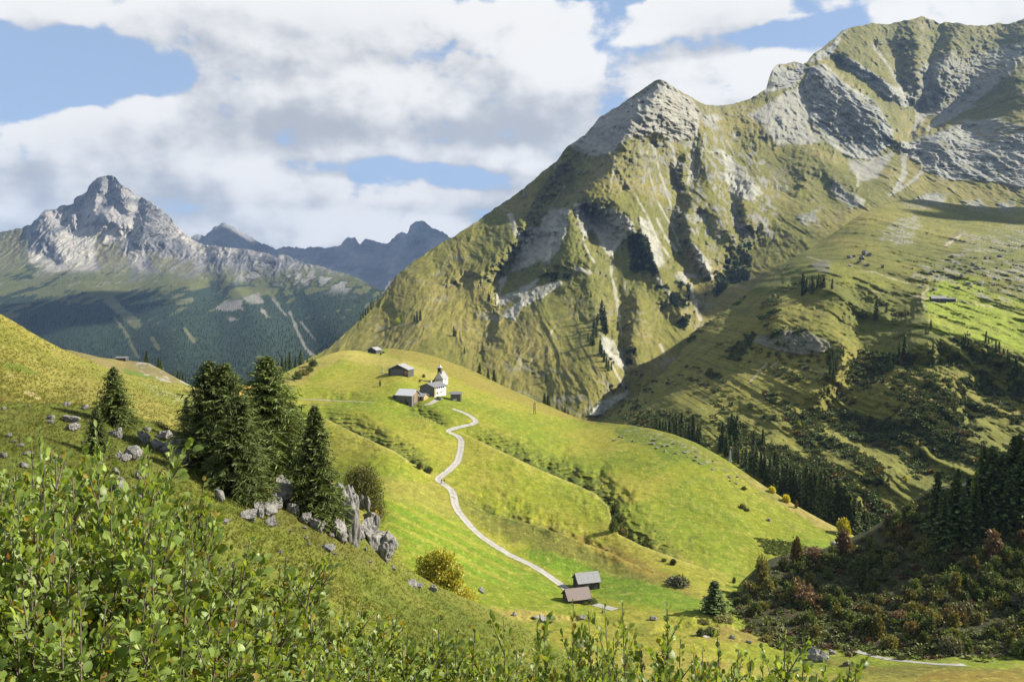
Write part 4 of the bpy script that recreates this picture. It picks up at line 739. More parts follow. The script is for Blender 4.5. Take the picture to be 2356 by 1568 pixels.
c = paint(c, band * stripes * .8, (.26, .245, .05)); lines_ = sstep(.55, .95, np.abs(((hill.X * .35 + hill.Y * .9) / 4.2 + .25 * wn) % 2 - 1)); c = paint(c, lines_ * .22 * sstep(-.1, .3, big), (.30, .275, .07)); walk = sstep(.93, .99, 1 - np.abs(perlin(hill.X / 30, hill.Z / 2.6 + .3 * wn, 215))) * sstep(-.1, .3, fbm(hill.X / 40, hill.Y / 40, 3, 216)); c = paint(c, walk * .5, (.11, .125, .03))
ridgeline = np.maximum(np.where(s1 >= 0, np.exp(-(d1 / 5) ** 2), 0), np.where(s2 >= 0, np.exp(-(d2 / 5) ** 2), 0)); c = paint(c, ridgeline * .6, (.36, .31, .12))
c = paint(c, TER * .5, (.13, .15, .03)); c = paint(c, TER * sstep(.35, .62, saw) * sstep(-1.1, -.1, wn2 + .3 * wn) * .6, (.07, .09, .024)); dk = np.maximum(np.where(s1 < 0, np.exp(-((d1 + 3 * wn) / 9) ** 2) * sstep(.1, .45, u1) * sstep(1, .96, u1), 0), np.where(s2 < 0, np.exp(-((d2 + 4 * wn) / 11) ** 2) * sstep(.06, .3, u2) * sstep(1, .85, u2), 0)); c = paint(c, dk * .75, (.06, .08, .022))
rks = sstep(-6, 6, poly_sd(px, py, [(1400, 975), (1560, 1000), (1700, 1085), (1640, 1075), (1500, 1010)]) + 8 * wn) * sstep(.28, .45, wn2 + .2 * wn)
c = paint(c, rks * .8, (.24, .235, .20))
c = paint(c, sstep(.42, .6, fbm(hill.X / 1.7, hill.Y / 3, 3, 209)) * .5, (.34, .32, .10))
wnH = wn
c[..., 2] *= .65; c *= 1.1; c[..., 0] *= .96
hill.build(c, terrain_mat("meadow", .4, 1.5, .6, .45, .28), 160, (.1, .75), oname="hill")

# ---- wooded bank on the right
crest = [(1640, 1440), (1690, 1412), (1705, 1390), (1722, 1360), (1740, 1335), (1770, 1312), (1810, 1300), (1850, 1290), (1895, 1284), (1940, 1264), (1990, 1238), (2040, 1205), (2090, 1165), (2140, 1130), (2200, 1120), (2270, 1110), (2356, 1060), (2450, 980), (2600, 860), (2800, 700), (3100, 480)]  # past the right edge of the view the crest is raised to shade the bank
foot = [(1640, 1470), (1700, 1450), (1800, 1510), (2356, 1545), (3100, 1620)]
bank = Body("wooded_bank", 1640, 3100, 420, 170, crest, foot, tps([(1690, 1412, 196), (1770, 1312, 222), (1895, 1284, 230), (1990, 1238, 238), (2090, 1165, 245), (2200, 1120, 238), (2356, 1060, 235), (2600, 860, 240), (2800, 700, 240), (3100, 480, 240), (1700, 1445, 184), (1800, 1500, 168), (2000, 1515, 160), (2200, 1520, 154), (2356, 1525, 150), (2000, 1380, 200), (2200, 1300, 205), (2300, 1400, 180), (2356, 1250, 205), (2600, 1200, 195), (2600, 1540, 140), (3000, 1000, 190), (3100, 1600, 125)]))
bank.shift(-2.2 * fbm(bank.X / 12, bank.Z / 9, 5, 221) - .5 * fbm(bank.X / 3, bank.Z / 2.5, 3, 222))
wn = fbm(bank.X / 6, bank.Z / 5, 4, 223)
c = col3((.05, .055, .02), bank.PX.shape); c = paint(c, sstep(0, .4, wn), (.085, .08, .028)); c = paint(c, sstep(.1, .5, -wn), (.06, .045, .022))
bank.build(c, terrain_mat("bank_earth", .4, 2.5, .6, .4, .25), 90, (.05, .3), oname="hill")

# ---- long grassy slope on the left
crest = [(-300, 560), (-150, 640), (-60, 692), (0, 722), (30, 738), (60, 757), (100, 780), (150, 806), (200, 826), (250, 848), (300, 862), (340, 869), (372, 876), (400, 881), (440, 888), (500, 905), (560, 935), (640, 990), (720, 1060), (800, 1140), (880, 1230)]
foot = [(-300, 1060), (0, 1080), (300, 1120), (500, 1180), (880, 1330)]
slope = Body("left_slope", -300, 880, 540, 250, crest, foot, tps([(-150, 640, 150), (0, 722, 165), (60, 757, 170), (150, 806, 180), (250, 848, 195), (340, 869, 210), (440, 888, 225), (560, 935, 215), (720, 1060, 180), (880, 1230, 150), (0, 800, 130), (0, 860, 105), (0, 925, 80), (150, 880, 130), (200, 935, 95), (300, 920, 140), (400, 920, 170), (400, 985, 118), (500, 1000, 135), (300, 980, 95), (0, 1060, 62), (300, 1080, 75), (600, 1150, 100), (850, 1320, 110), (-250, 700, 140), (-250, 1000, 70)]))
px, py = slope.PX, slope.PY
wn = fbm(slope.X / 6, slope.Y / 9, 5, 241); wn2 = fbm(slope.X / 1.4, slope.Y / 2.2, 4, 242); big = fbm(slope.X / 25, slope.Y / 40, 4, 243)
slope.shift(-.6 * wn - .16 * wn2 - .5 * fbm(slope.X / 20, slope.Y / 30, 3, 244) - .35 * np.abs(perlin(slope.X / 12, slope.Z / 1.1, 245)))
c = col3((.235, .205, .052), px.shape); c = paint(c, sstep(-.05, .45, big + .4 * wn), (.28, .235, .075)); c = paint(c, sstep(.0, .5, -big + .4 * wn) * .7, (.175, .175, .035)); c = paint(c, sstep(.1, .5, wn2 + .3 * wn) * .4, (.33, .28, .12)); c = paint(c, sstep(.1, .5, -wn2 + .3 * wn) * .4, (.12, .135, .03))
def szone(poly, colour, soft=6, warp=8, amt=1.0):
    global c
    c = paint(c, sstep(-soft, soft, poly_sd(px, py, poly) + warp * (wn + .6 * wn2)) * amt, colour)
szone([(180, 830), (330, 868), (440, 905), (460, 930), (400, 950), (330, 900), (230, 862)], (.19, .205, .04), 7, 10, .6)
szone([(0, 830), (60, 842), (90, 858), (60, 862), (0, 850)], (.14, .19, .03), 5, 7, .8)
c = paint(c, sstep(-3, 3, poly_sd(px, py, [(52, 898), (75, 900), (96, 916), (86, 919), (66, 910)]) + 4 * wn2), (.40, .32, .22)); c = paint(c, sstep(-3, 3, poly_sd(px, py, [(15, 858), (30, 862), (34, 870), (18, 866)]) + 4 * wn2) * .7, (.36, .29, .18))
c = paint(c, sstep(-5, 5, poly_sd(px, py, [(330, 880), (380, 895), (450, 915), (470, 945), (410, 925), (350, 900)]) + 8 * wn) * sstep(.12, .35, wn2), (.36, .34, .28))
c[..., 2] *= .65; c[..., 0] *= .93
slope.build(c, terrain_mat("left_turf", .5, 3.2, .5, .22, .22), 110, (.15, .6), oname="hill")

# ---- the near slope the photographer stands on
crest = [(-300, 905), (-80, 918), (0, 924), (60, 926), (150, 928), (215, 936), (250, 946), (300, 958), (350, 972), (410, 992), (470, 1010), (530, 1040), (600, 1075), (660, 1100), (720, 1128), (760, 1152), (800, 1178), (840, 1212), (880, 1255), (910, 1287), (950, 1318), (1000, 1348), (1050, 1372), (1100, 1392), (1150, 1416), (1200, 1442), (1260, 1480), (1330, 1530), (1400, 1575), (1500, 1640), (1650, 1720), (1900, 1800), (2356, 1900), (2800, 2000)]
near = Body("near_slope", -300, 2800, 900, 640, crest, [(-300, 3000), (2800, 3000)], tps([
    (-200, 910, 60), (0, 924, 63), (150, 928, 68), (250, 946, 70), (410, 992, 72), (600, 1075, 74), (760, 1152, 76), (880, 1255, 79), (1000, 1348, 84), (1100, 1392, 86), (1200, 1442, 86), (1330, 1530, 82), (1500, 1640, 68), (1650, 1720, 56), (1900, 1800, 42), (2356, 1900, 30),
    (0, 1000, 50), (0, 1100, 39), (0, 1200, 31), (0, 1300, 25), (0, 1568, 13.5), (0, 1900, 6.6), (0, 2300, 3.2), (0, 3000, 1.35), (250, 1050, 54), (300, 1200, 38), (450, 1100, 58), (600, 1180, 58), (600, 1300, 44), (600, 1430, 32), (700, 1250, 56), (800, 1300, 58), (600, 1568, 22), (600, 1900, 8.5), (600, 2300, 3.8), (600, 3000, 1.5), (850, 1350, 58), (950, 1420, 58), (1000, 1500, 46), (1000, 1568, 36), (1100, 1480, 60), (1178, 1530, 58), (1178, 1700, 26), (1178, 2000, 9), (1178, 2400, 3.7), (1178, 3000, 1.55), (1700, 1900, 24), (1700, 2200, 7.5), (1700, 2600, 3), (1700, 3000, 1.65), (2356, 2300, 7.2), (2356, 2600, 3.4), (2356, 3000, 1.8), (-250, 1300, 24), (-250, 2300, 3)], 5e-4))
px, py = near.PX, near.PY
rk = sstep(-20, 10, poly_sd(px, py, [(560, 1090), (700, 1110), (840, 1200), (920, 1290), (840, 1270), (720, 1200), (600, 1160)]))
near.ln += -.010 * np.exp(-((py - np.interp(px, *np.array(crest).T)) / 40) ** 2) * 0
wn = fbm(near.X / 2.2, near.Y / 3.2, 5, 261); wn2 = fbm(near.X / .5, near.Y / .8, 4, 262); big = fbm(near.X / 9, near.Y / 13, 4, 263)
near.shift((-.35 * wn - .10 * wn2 - .5 * fbm(near.X / 7, near.Y / 9, 3, 264)) * np.minimum(1, near.Y / 25) - .5 * rk * ridged(near.X / 2.5, near.Z / 2, 4, 265))
c = col3((.165, .16, .026), px.shape); c = paint(c, sstep(-.05, .45, big + .4 * wn), (.215, .185, .042)); c = paint(c, sstep(.0, .5, -big + .4 * wn) * .7, (.115, .13, .022)); c = paint(c, sstep(.1, .5, wn2 + .3 * wn) * .45, (.25, .21, .065)); c = paint(c, sstep(.1, .5, -wn2 + .3 * wn) * .45, (.08, .10, .018))
c = paint(c, sstep(-30, 30, poly_sd(px, py, [(-300, 915), (200, 932), (420, 1000), (500, 1060), (420, 1120), (300, 1120), (-300, 1150)]) + 25 * wn) * .55, (.115, .115, .028))  # cloud and tree shadow on the upper turf, painted in as darker colour
c = paint(c, sstep(-10, 10, poly_sd(px, py, [(560, 1120), (700, 1170), (800, 1230), (900, 1300), (850, 1310), (700, 1250), (560, 1180)]) + 25 * wn) * .55, (.17, .125, .045))
c[..., 2] *= .7; c[..., 0] *= .82; c *= .92
near.build(c, terrain_mat("near_turf", 1.4, 9, .6, .08, .25), 55, (.2, .75), oname="hill")

# ---- valley bottom under everything, out to the horizon
g = bpy.data.meshes.new("ground")
xs = np.concatenate([-np.geomspace(8800, 200, 24), np.geomspace(200, 8800, 24)]); ys = np.concatenate([[-2300, -1400, -800, -300], np.geomspace(40, 12300, 36)])
GX, GY = np.meshgrid(xs, ys); GZ = -160 - 300 * sstep(500, 2600, GY) + 30 * fbm(GX / 900, GY / 900, 3, 5) * sstep(500, 2000, GY)
gc = paint(col3((.10, .11, .03), GX.shape), sstep(-.1, .4, fbm(GX / 300, GY / 300, 4, 8)), (.05, .07, .025))
gm = make_mesh("ground", np.stack([GX, GY, GZ], -1).reshape(-1, 3), grid_faces(*GX.shape), gc.reshape(-1, 3), True, terrain_mat("valley_turf", .02, .1, .3, 2, .2))
link("ground", gm)['kind'] = 'structure'
# ================================================================== PLANTS
def unit(v): return v / (np.linalg.norm(v, axis=-1, keepdims=True) + 1e-9)

def blades(o, d, L, w, roll, tipw=.25, col=None, dark=None):
    """flat tapering twigs: origin, direction, length, width, roll"""
    d = unit(d); up = np.array([0, 0, 1.0]); s = unit(np.cross(d, up) + 1e-6); u = np.cross(s, d)
    side = s * np.cos(roll)[:, None] + u * np.sin(roll)[:, None]
    a = o - side * (w * .35)[:, None]; b = o + side * (w * .35)[:, None]; m = o + d * (L * .55)[:, None]; t = o + d * L[:, None]
    m1 = m - side * (w * .5)[:, None]; m2 = m + side * (w * .5)[:, None]
    V = np.stack([a, b, m2, t, m1], 1).reshape(-1, 3); n = len(o); i = np.arange(n)[:, None] * 5
    F = [np.concatenate([i, i + 1, i + 2, i + 4], 1), np.concatenate([i + 4, i + 2, i + 3], 1)]
    return V, F, np.repeat(col, 5, axis=0)

def merge(parts):
    V = []; Q = []; Tt = []; C = []; off = 0
    for v, F, c in parts:
        for f in (F if isinstance(F, list) else [F]):
            f = np.asarray(f); (Q if f.shape[1] == 4 else Tt).append(f + off)
        V.append(v); C.append(c); off += len(v)
    return np.concatenate(V), [np.concatenate(x) for x in (Q, Tt) if x], np.concatenate(C)

def tube(path, radii, sides=6, col=(.1, .08, .06)):
    P = np.asarray(path, float); n = len(P); d = unit(np.gradient(P, axis=0)); ref = np.where(np.abs(d[:, 2:3]) > .9, [[1., 0, 0]], [[0, 0, 1.]])
    s = unit(np.cross(d, ref)); u = np.cross(s, d); a = np.linspace(0, 2 * np.pi, sides, endpoint=False)
    V = P[:, None] + np.asarray(radii)[:, None, None] * (s[:, None] * np.cos(a)[None, :, None] + u[:, None] * np.sin(a)[None, :, None])
    i = np.arange(n * sides).reshape(n, sides); j = np.roll(i, -1, 1)
    F = np.stack([i[:-1], j[:-1], j[1:], i[1:]], -1).reshape(-1, 4)
    return V.reshape(-1, 3), [F], np.broadcast_to(np.array(col, float), (n * sides, 3))

def spruce(seed, nb, tw, wid, h=1.0, r=.2, base=.04, prof=.8, colr=(.115, .150, .036), full=1.0):
    """trunk and crown of a spruce one unit high"""
    q = np.random.RandomState(seed)
    t = base + (1 - base) * (np.arange(nb) + q.rand(nb)) / nb; t = t ** 1.0
    az = np.arange(nb) * 2.39996 + q.rand(nb) * 1.2
    Lb = r * np.maximum(.03, (1 - t) ** prof * (1 - .35 * np.exp(-((t - base) / .08) ** 2))) * (.62 + .55 * q.rand(nb)) + .012
    slope = (.35 * t - .28) + .12 * q.randn(nb)
    ns = np.maximum(1, (tw * np.sqrt(Lb / r) + .5)).astype(int)
    bi = np.repeat(np.arange(nb), ns * 2); k = np.concatenate([np.repeat((np.arange(n) + .5) / n, 2) for n in ns]); sd = np.tile([1, -1], ns.sum())
    k = np.clip(k + .1 * q.randn(len(k)), .05, 1); n = len(bi)
    rad = np.stack([np.cos(az), np.sin(az)], -1)[bi]; tan = np.stack([-rad[:, 1], rad[:, 0]], -1)
    L_ = Lb[bi]; pos = np.empty((n, 3)); pos[:, :2] = rad * (L_ * k)[:, None]; pos[:, 2] = t[bi] + L_ * (slope[bi] * k - .22 * k * k * (1 - t[bi]) + .16 * np.maximum(0, k - .7))
    fan = .35 + .75 * q.rand(n)
    d = np.empty((n, 3)); d[:, :2] = rad * np.cos(fan)[:, None] + tan * (sd * np.sin(fan))[:, None]; d[:, 2] = -.25 + .3 * q.randn(n)
    ln = np.maximum(.35 * L_ * (1.15 - k), .18 * L_) * (.7 + .6 * q.rand(n)) + .012; ln = np.minimum(ln, .085 + .2 * wid)
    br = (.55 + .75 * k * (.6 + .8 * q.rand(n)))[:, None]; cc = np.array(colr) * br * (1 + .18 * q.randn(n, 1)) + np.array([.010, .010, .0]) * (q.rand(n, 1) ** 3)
    A = blades(pos * h, d, ln * h, np.full(n, wid * h) * (.7 + .6 * q.rand(n)), q.randn(n) * .7, col=np.clip(cc, .004, 1))
    # hanging twigs that close the crown
    m = n // 2; p2 = pos[::2][:m].copy(); p2[:, :2] *= (.5 + .5 * q.rand(m, 1)); d2 = np.stack([.5 * q.randn(m), .5 * q.randn(m), -np.ones(m)], -1)
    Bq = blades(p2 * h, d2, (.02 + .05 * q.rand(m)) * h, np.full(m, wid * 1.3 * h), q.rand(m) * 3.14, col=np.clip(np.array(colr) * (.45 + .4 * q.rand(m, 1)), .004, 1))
    lead = blades(np.array([[0, 0, .96 * h], [0, 0, .96 * h], [.003, 0, .93 * h]]), np.array([[0, .02, 1.], [.03, 0, 1], [.3, .1, 1]]), np.array([.05, .05, .04]) * h, np.array([.012] * 3) * h + wid * .3 * h, np.array([0, 1.57, .4]), col=np.tile(np.array(colr) * 1.3, (3, 1)))
    tr = tube([(0, 0, -.03 * h), (0, 0, .1 * h), (0, 0, .5 * h), (0, 0, .97 * h)], np.array([.016, .013, .008, .002]) * h, 7)
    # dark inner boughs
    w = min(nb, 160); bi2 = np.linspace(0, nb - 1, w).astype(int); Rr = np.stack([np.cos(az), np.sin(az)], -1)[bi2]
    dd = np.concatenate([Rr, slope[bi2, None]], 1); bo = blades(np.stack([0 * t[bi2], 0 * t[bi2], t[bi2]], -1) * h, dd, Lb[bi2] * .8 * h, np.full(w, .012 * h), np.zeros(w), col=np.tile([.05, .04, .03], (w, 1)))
    return tr, merge([A, Bq, lead, bo])

M_SPRUCE = leaf_mat("spruce_needles", .2, .6, .25, .28)
M_BARK = plain_mat("spruce_bark", (.06, .05, .04), (.12, .10, .085), 14, .9, (1, 1, .3))
M_LEAF = leaf_mat("broad_leaves", .32, .5, .3, .30)
M_BUSH = leaf_mat("bush_leaves", .22, .6, .2, .30)
M_ALDER = leaf_mat("alder_leaves", .42, .48, .35, .12)
M_TWIG = plain_mat("twig_bark", (.10, .075, .05), (.20, .165, .125), 30, .8, (1, 1, .3), .2, .2, .004)

def spruce_thing(name, seed, nb, tw, wid, parts=True, **kw):
    tr, cr_ = spruce(seed, nb, tw, wid, **kw)
    if parts:
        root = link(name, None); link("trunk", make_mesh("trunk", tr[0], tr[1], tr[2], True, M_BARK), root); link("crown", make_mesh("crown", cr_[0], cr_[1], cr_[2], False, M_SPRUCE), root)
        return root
    a = merge([tr, cr_]); return link(name, make_mesh(name, *a, False, M_SPRUCE))

def place(o, P, h, tilt=0.03, wide=1.0):
    o.location = tuple(float(v) for v in P); o.scale = (h * wide, h * wide, h)
    o.rotation_euler = (random.gauss(0, tilt), random.gauss(0, tilt), random.uniform(0, 6.28))

def px_h(P, top, bot): return (bot - top) / F0 * P[1] * 1.0

# ---- the big spruces on the near spur
def spr_at(x, top, base, w, seed, label, body=near, nb=420, tw=9, wid=.0105, prof=.75, sink=.3, cat="tree", baser=.03):
    P = body.pt(x, base); h = px_h(P, top, base) + sink
    r = (w / 2) / (base - top)
    o = spruce_thing("spruce_tree", seed, int(nb * 1.3), tw + 3, wid * .82, r=r * 1.5, prof=prof, base=baser)
    place(o, P - np.array([0, 0, sink]), h, .012); tag(o, label, cat)
    return o
spr_at(265, 842, 975, 84, 1, "small dense spruce standing alone above the scattered rocks", nb=300, tw=8, wid=.016)
spr_at(222, 935, 1046, 56, 2, "smallest of the near spruces, in front of the lone spruce", nb=240, tw=7, wid=.018)
spr_at(430, 912, 1022, 58, 3, "slim sparse young spruce at the left edge of the big spruce clump", nb=150, tw=6, wid=.014, prof=.9)
spr_at(487, 826, 1085, 140, 4, "tall pale-topped spruce in the clump, next to the slim young one", nb=460, tw=10, wid=.0095, prof=.62)
spr_at(522, 832, 1105, 150, 5, "twin-topped companion spruce in the middle of the clump", nb=460, tw=10, wid=.0095, prof=.62)
spr_at(548, 905, 1148, 120, 6, "dark spruce at the front of the clump, its skirt above the pale slab", nb=420, tw=9, wid=.011, prof=.6)
spr_at(618, 815, 1095, 190, 7, "tallest spruce with broad dark crown beside the twin-topped one", nb=520, tw=11, wid=.0095, prof=.66)
spr_at(668, 915, 1098, 110, 8, "shorter spruce tucked against the right side of the tallest spruce", nb=360, tw=9, wid=.012, prof=.7)
spr_at(727, 928, 1200, 104, 9, "narrow pointed spruce beside the tall grey rock", nb=480, tw=10, wid=.0105, prof=.72)
spr_at(748, 1110, 1208, 84, 10, "low bushy spruce at the foot of the narrow pointed spruce", nb=240, tw=8, wid=.02, prof=.55)

# ---- spruces further off: a few models, copied
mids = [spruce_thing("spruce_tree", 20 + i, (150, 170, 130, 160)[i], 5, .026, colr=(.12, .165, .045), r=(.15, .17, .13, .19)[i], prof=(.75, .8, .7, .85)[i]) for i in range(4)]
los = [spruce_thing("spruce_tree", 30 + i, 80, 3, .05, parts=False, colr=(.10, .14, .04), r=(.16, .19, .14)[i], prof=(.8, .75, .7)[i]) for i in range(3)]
used = set(); kids = {}
for o in mids: kids[o.name] = list(o.children)
bpy.context.view_layer.update()
for o in mids: kids[o.name] = [c for c in bpy.data.objects if c.parent == o]
def tree_copy(pool, i, P, h, label, group=None, wide=1.0, sink=.04):
    src = pool[i % len(pool)]
    if src.name not in used: used.add(src.name); o = src
    else: o = copy_tree(src, kids)
    for kx in ('group', 'label'):
        if kx in o: del o[kx]
    place(o, np.asarray(P) - np.array([0, 0, sink * h]), h * (1 + sink), .02, wide); tag(o, label, "tree", group)
    return o
def rows(pool, pts, body, label, group, beyond=0, wide=1.0):
    for i, (x, t, b) in enumerate(pts):
        cb = np.interp(x, np.linspace(body.x0, body.x1, body.nx), body.top)
        if beyond: Yc = body.pt(x, cb)[1] + beyond; P = at(x, b + 1, Yc)
        else: P = body.pt(x, max(b, cb + 1))
        h = (b - t) / F0 * P[1]
        tree_copy(pool, i * 7 + int(x), P, max(h, 1.2), label[i] if isinstance(label, list) else label, group if not isinstance(label, list) else None, wide)

rows(mids, [(1103, 833, 879), (1123, 845, 892), (1137, 848, 897)], hill, ["tall dark spruce on the meadow rim, nearest the hamlet of the trio", "middle dark spruce of the trio on the meadow rim", "last dark spruce of the trio on the meadow rim, farthest from the hamlet"], None, 6, 1.25)
rows(mids, [(1168, 888, 908), (1181, 894, 912)], hill, ["small pointed spruce on the rim below the dark trio", "tiny spruce on the rim, second below the dark trio"], None, 5, 1.2)
rows(mids, [(1253, 902, 942), (1262, 904, 945), (1300, 929, 951)], hill, ["taller of two touching spruces beyond the pole on the rim", "darker of two touching spruces beyond the pole on the rim", "round little spruce alone on the rim below the touching pair"], None, 5, 1.4)
rows(mids, [(649, 818, 855), (657, 819, 850), (667, 806, 848), (692, 801, 838), (679, 818, 845), (637, 836, 868)], hill, "dark spruce in the group behind the brow left of the hamlet", "spruces behind the brow of the hill", 12, 1.1)
rows(los, [(729, 800, 815), (707, 816, 832)], hill, ["tiny spruce on the far brow in front of the blue valley", "stubby spruce low on the brow beside the dark group"], None, 6, 1.1)
rows(mids, [(337, 804, 836), (365, 820, 852), (371, 826, 853)], knoll, ["big dark spruce on top of the stony knoll", "second spruce on the stony knoll, lower down its back", "smallest spruce on the back of the stony knoll"], None, 3, 1.3)
rows(los, [(398, 848, 872), (408, 850, 876), (420, 855, 884), (414, 851, 880), (428, 861, 888)], knoll, "dark spruce peeping over the end of the stony knoll", "spruces beyond the stony knoll", 14, 1.1)
rows(mids, [(1645, 1332, 1412)], hill, ["lone dark spruce on the valley floor below the shaded bank"], None, 0, 3.0)
# the dark row in the ravine behind the meadow edge
ravine = [(160, 150, 290), (190, 160, 292), (222, 175, 300), (250, 180, 310), (290, 160, 312), (330, 165, 320), (352, 150, 332), (402, 110, 345), (440, 215, 362), (478, 230, 375), (510, 130, 392), (468, 240, 380), (552, 220, 388), (580, 240, 395), (790, 200, 440), (768, 330, 475), (850, 160, 420), (880, 118, 430), (910, 165, 440), (932, 140, 450), (965, 190, 430), (830, 300, 510), (885, 330, 520), (922, 400, 575), (948, 440, 588), (985, 470, 610), (1090, 280, 480), (1190, 262, 400), (1022, 450, 640), (1060, 480, 650), (1085, 420, 660), (1130, 440, 695), (1110, 500, 690), (1165, 490, 720), (1205, 500, 735), (1250, 515, 770), (1292, 485, 800), (1325, 505, 825), (1212, 650, 765), (1370, 620, 872), (1395, 640, 890), (1422, 598, 905), (1452, 620, 940), (1480, 660, 950), (1502, 700, 968), (1345, 740, 905), (1540, 700, 985), (1580, 628, 1010), (1602, 618, 1060), (1642, 640, 1085), (1580, 940, 1065), (1620, 700, 1070), (1672, 670, 1095), (1702, 690, 1110), (1742, 668, 1135), (1772, 720, 1155), (1745, 1060, 1160), (1800, 760, 1170), (1832, 790, 1185), (1860, 800, 1190), (1882, 778, 1200), (1922, 768, 1215), (1945, 800, 1235), (1962, 805, 1255), (2002, 900, 1285), (2030, 880, 1300), (2052, 930, 1315), (2075, 960, 1320), (2095, 955, 1325), (2132, 1015, 1335), (2160, 1050, 1340), (2190, 1075, 1350)]
rows(mids, [(1472.5 + a * .2385, 920 + b * .2385, 920 + c_ * .2385 + 6) for a, b, c_ in ravine], spur, "tall spruce in the dark row lining the ravine below the green meadow's edge", "spruces lining the ravine", 0, 1.12)
# on the shoulder
rows(los, [(1553 + a * .1834, 604 + b * .1834, 604 + c_ * .1834) for a, b, c_ in [(1600, 230, 405), (1612, 122, 400), (1650, 190, 355), (1685, 230, 370), (1720, 158, 385), (1745, 230, 340), (1800, 138, 312), (1830, 170, 320), (1858, 150, 315), (1880, 180, 310), (1725, 280, 392), (1780, 200, 320)]], spur, "dark spruce in the grove on the brow of the shoulder", "grove on the shoulder", 0, 1.15)
rows(los, [(1553 + 1970 * .1834, 604 + 200 * .1834, 604 + 332 * .1834)], spur, ["single spruce set apart beside the grove on the shoulder"], None, 0, 1.3)
rows(los, [(1553 + a * .1834, 604 + b * .1834, 604 + c_ * .1834) for a, b, c_ in [(1980, 1080, 1350), (1952, 1170, 1380), (2000, 1120, 1300), (1930, 1060, 1240), (2020, 1200, 1400), (1985, 1250, 1430), (2110, 1050, 1175)]], spur, "spruce in the upright strip at the end of the shaded cliff", "strip of spruces by the shaded cliff", 0, 1.2)
rows(los, [(1665.8 + a * .3668, 402.6 + b * .3668, 402.6 + c_ * .3668) for a, b, c_ in [(958, 780, 905), (978, 765, 820), (1018, 795, 860), (940, 850, 910), (1132, 995, 1150), (1100, 1045, 1135), (1142, 1075, 1175), (1120, 1090, 1150), (1298, 905, 965), (1266, 952, 995), (1280, 958, 995)]], spur, "spruce scattered along the scrub gully in the middle of the shoulder", "spruces along the scrub gully", 0, 1.25)
rows(los, [(1665.8 + a * .3668, 402.6 + b * .3668, 402.6 + c_ * .3668) for a, b, c_ in [(1640, 975, 1050), (1660, 1010, 1052), (1680, 1025, 1050), (1705, 1028, 1100), (1725, 1040, 1098), (1752, 1085, 1182), (1778, 1092, 1165), (1792, 1110, 1170), (1830, 1130, 1300), (1860, 1205, 1310), (1845, 1270, 1360), (1810, 1180, 1270), (1875, 1230, 1340), (1500, 1005, 1065), (1530, 1025, 1105), (1515, 1000, 1060), (1310, 1052, 1110), (1280, 1080, 1130)]], spur, "spruce on the rim below the bright hut meadow", "spruces below the hut meadow", 0, 1.3)
# on the green pyramid
rows(los, [(1092.9 + a * .3302, 517.7 + b * .3302, 517.7 + c_ * .3302) for a, b, c_ in [(808, 452, 502), (880, 520, 660), (900, 575, 748), (885, 600, 700), (852, 615, 695), (912, 645, 755), (830, 655, 760), (845, 690, 780), (820, 715, 835), (790, 745, 810), (805, 760, 830), (870, 795, 905), (885, 830, 920), (900, 865, 955), (930, 935, 1015), (915, 915, 1000), (950, 950, 1010), (495, 1030, 1092)]], main, "spruce in the broken line climbing the middle of the green pyramid", "spruces on the green pyramid", 0, 1.35)
rows(los, [(575.2 + a * .2935, 402.6 + b * .2935, 402.6 + c_ * .2935) for a, b, c_ in [(1810, 828, 872), (1790, 850, 885), (1825, 860, 890), (1840, 880, 905), (1868, 915, 990), (1880, 930, 985), (1895, 960, 1000), (1925, 985, 1015), (1945, 1000, 1040), (1910, 1040, 1085), (1600, 1185, 1262), (1610, 1215, 1265), (1680, 1345, 1400)]], main, "small dark spruce on the left flank of the green pyramid", "spruces on the left flank", 0, 1.3)
rows(los, [(575.2 + a * .2935, 402.6 + b * .2935, 402.6 + c_ * .2935) for a, b, c_ in [(868, 1075, 1135), (885, 1060, 1120), (905, 1040, 1100), (925, 1020, 1080), (950, 985, 1050), (965, 990, 1035), (1310, 1065, 1160), (1335, 1055, 1140), (1290, 1090, 1150)]], main, "dark spruce along the lower edge of the left flank, against the blue valley", "spruces on the lower left edge", 0, 1.25)
# tall ones on the shaded bank
bk = [(2153, 1080, 1240), (2196, 1072, 1245), (2228, 1090, 1200), (2264, 1022, 1200), (2277, 1020, 1215), (2296, 1042, 1205), (2264, 1078, 1220), (2326, 996, 1190), (2346, 988, 1190), (2352, 1004, 1205), (2318, 1070, 1225), (2380, 1000, 1190), (2420, 960, 1150), (2170, 1120, 1260), (2240, 1110, 1235)]
for i, (x, t, b) in enumerate(bk):
    P = bank.pt(x, b); tree_copy(mids, i, P, (b - t) / F0 * P[1], "tall dark spruce among those crowning the shaded bank", "spruces on the shaded bank", 1.3)
for i in range(26):      # the wood goes on up the bank beyond the frame
    x = random.uniform(2440, 3050); cb = np.interp(x, np.linspace(bank.x0, bank.x1, bank.nx), bank.top); P = bank.pt(x, cb + random.uniform(10, 160))
    tree_copy(mids, i, P, random.uniform(14, 22), "tall dark spruce higher up the shaded bank, outside the view", "spruces higher up the bank", 1.3)

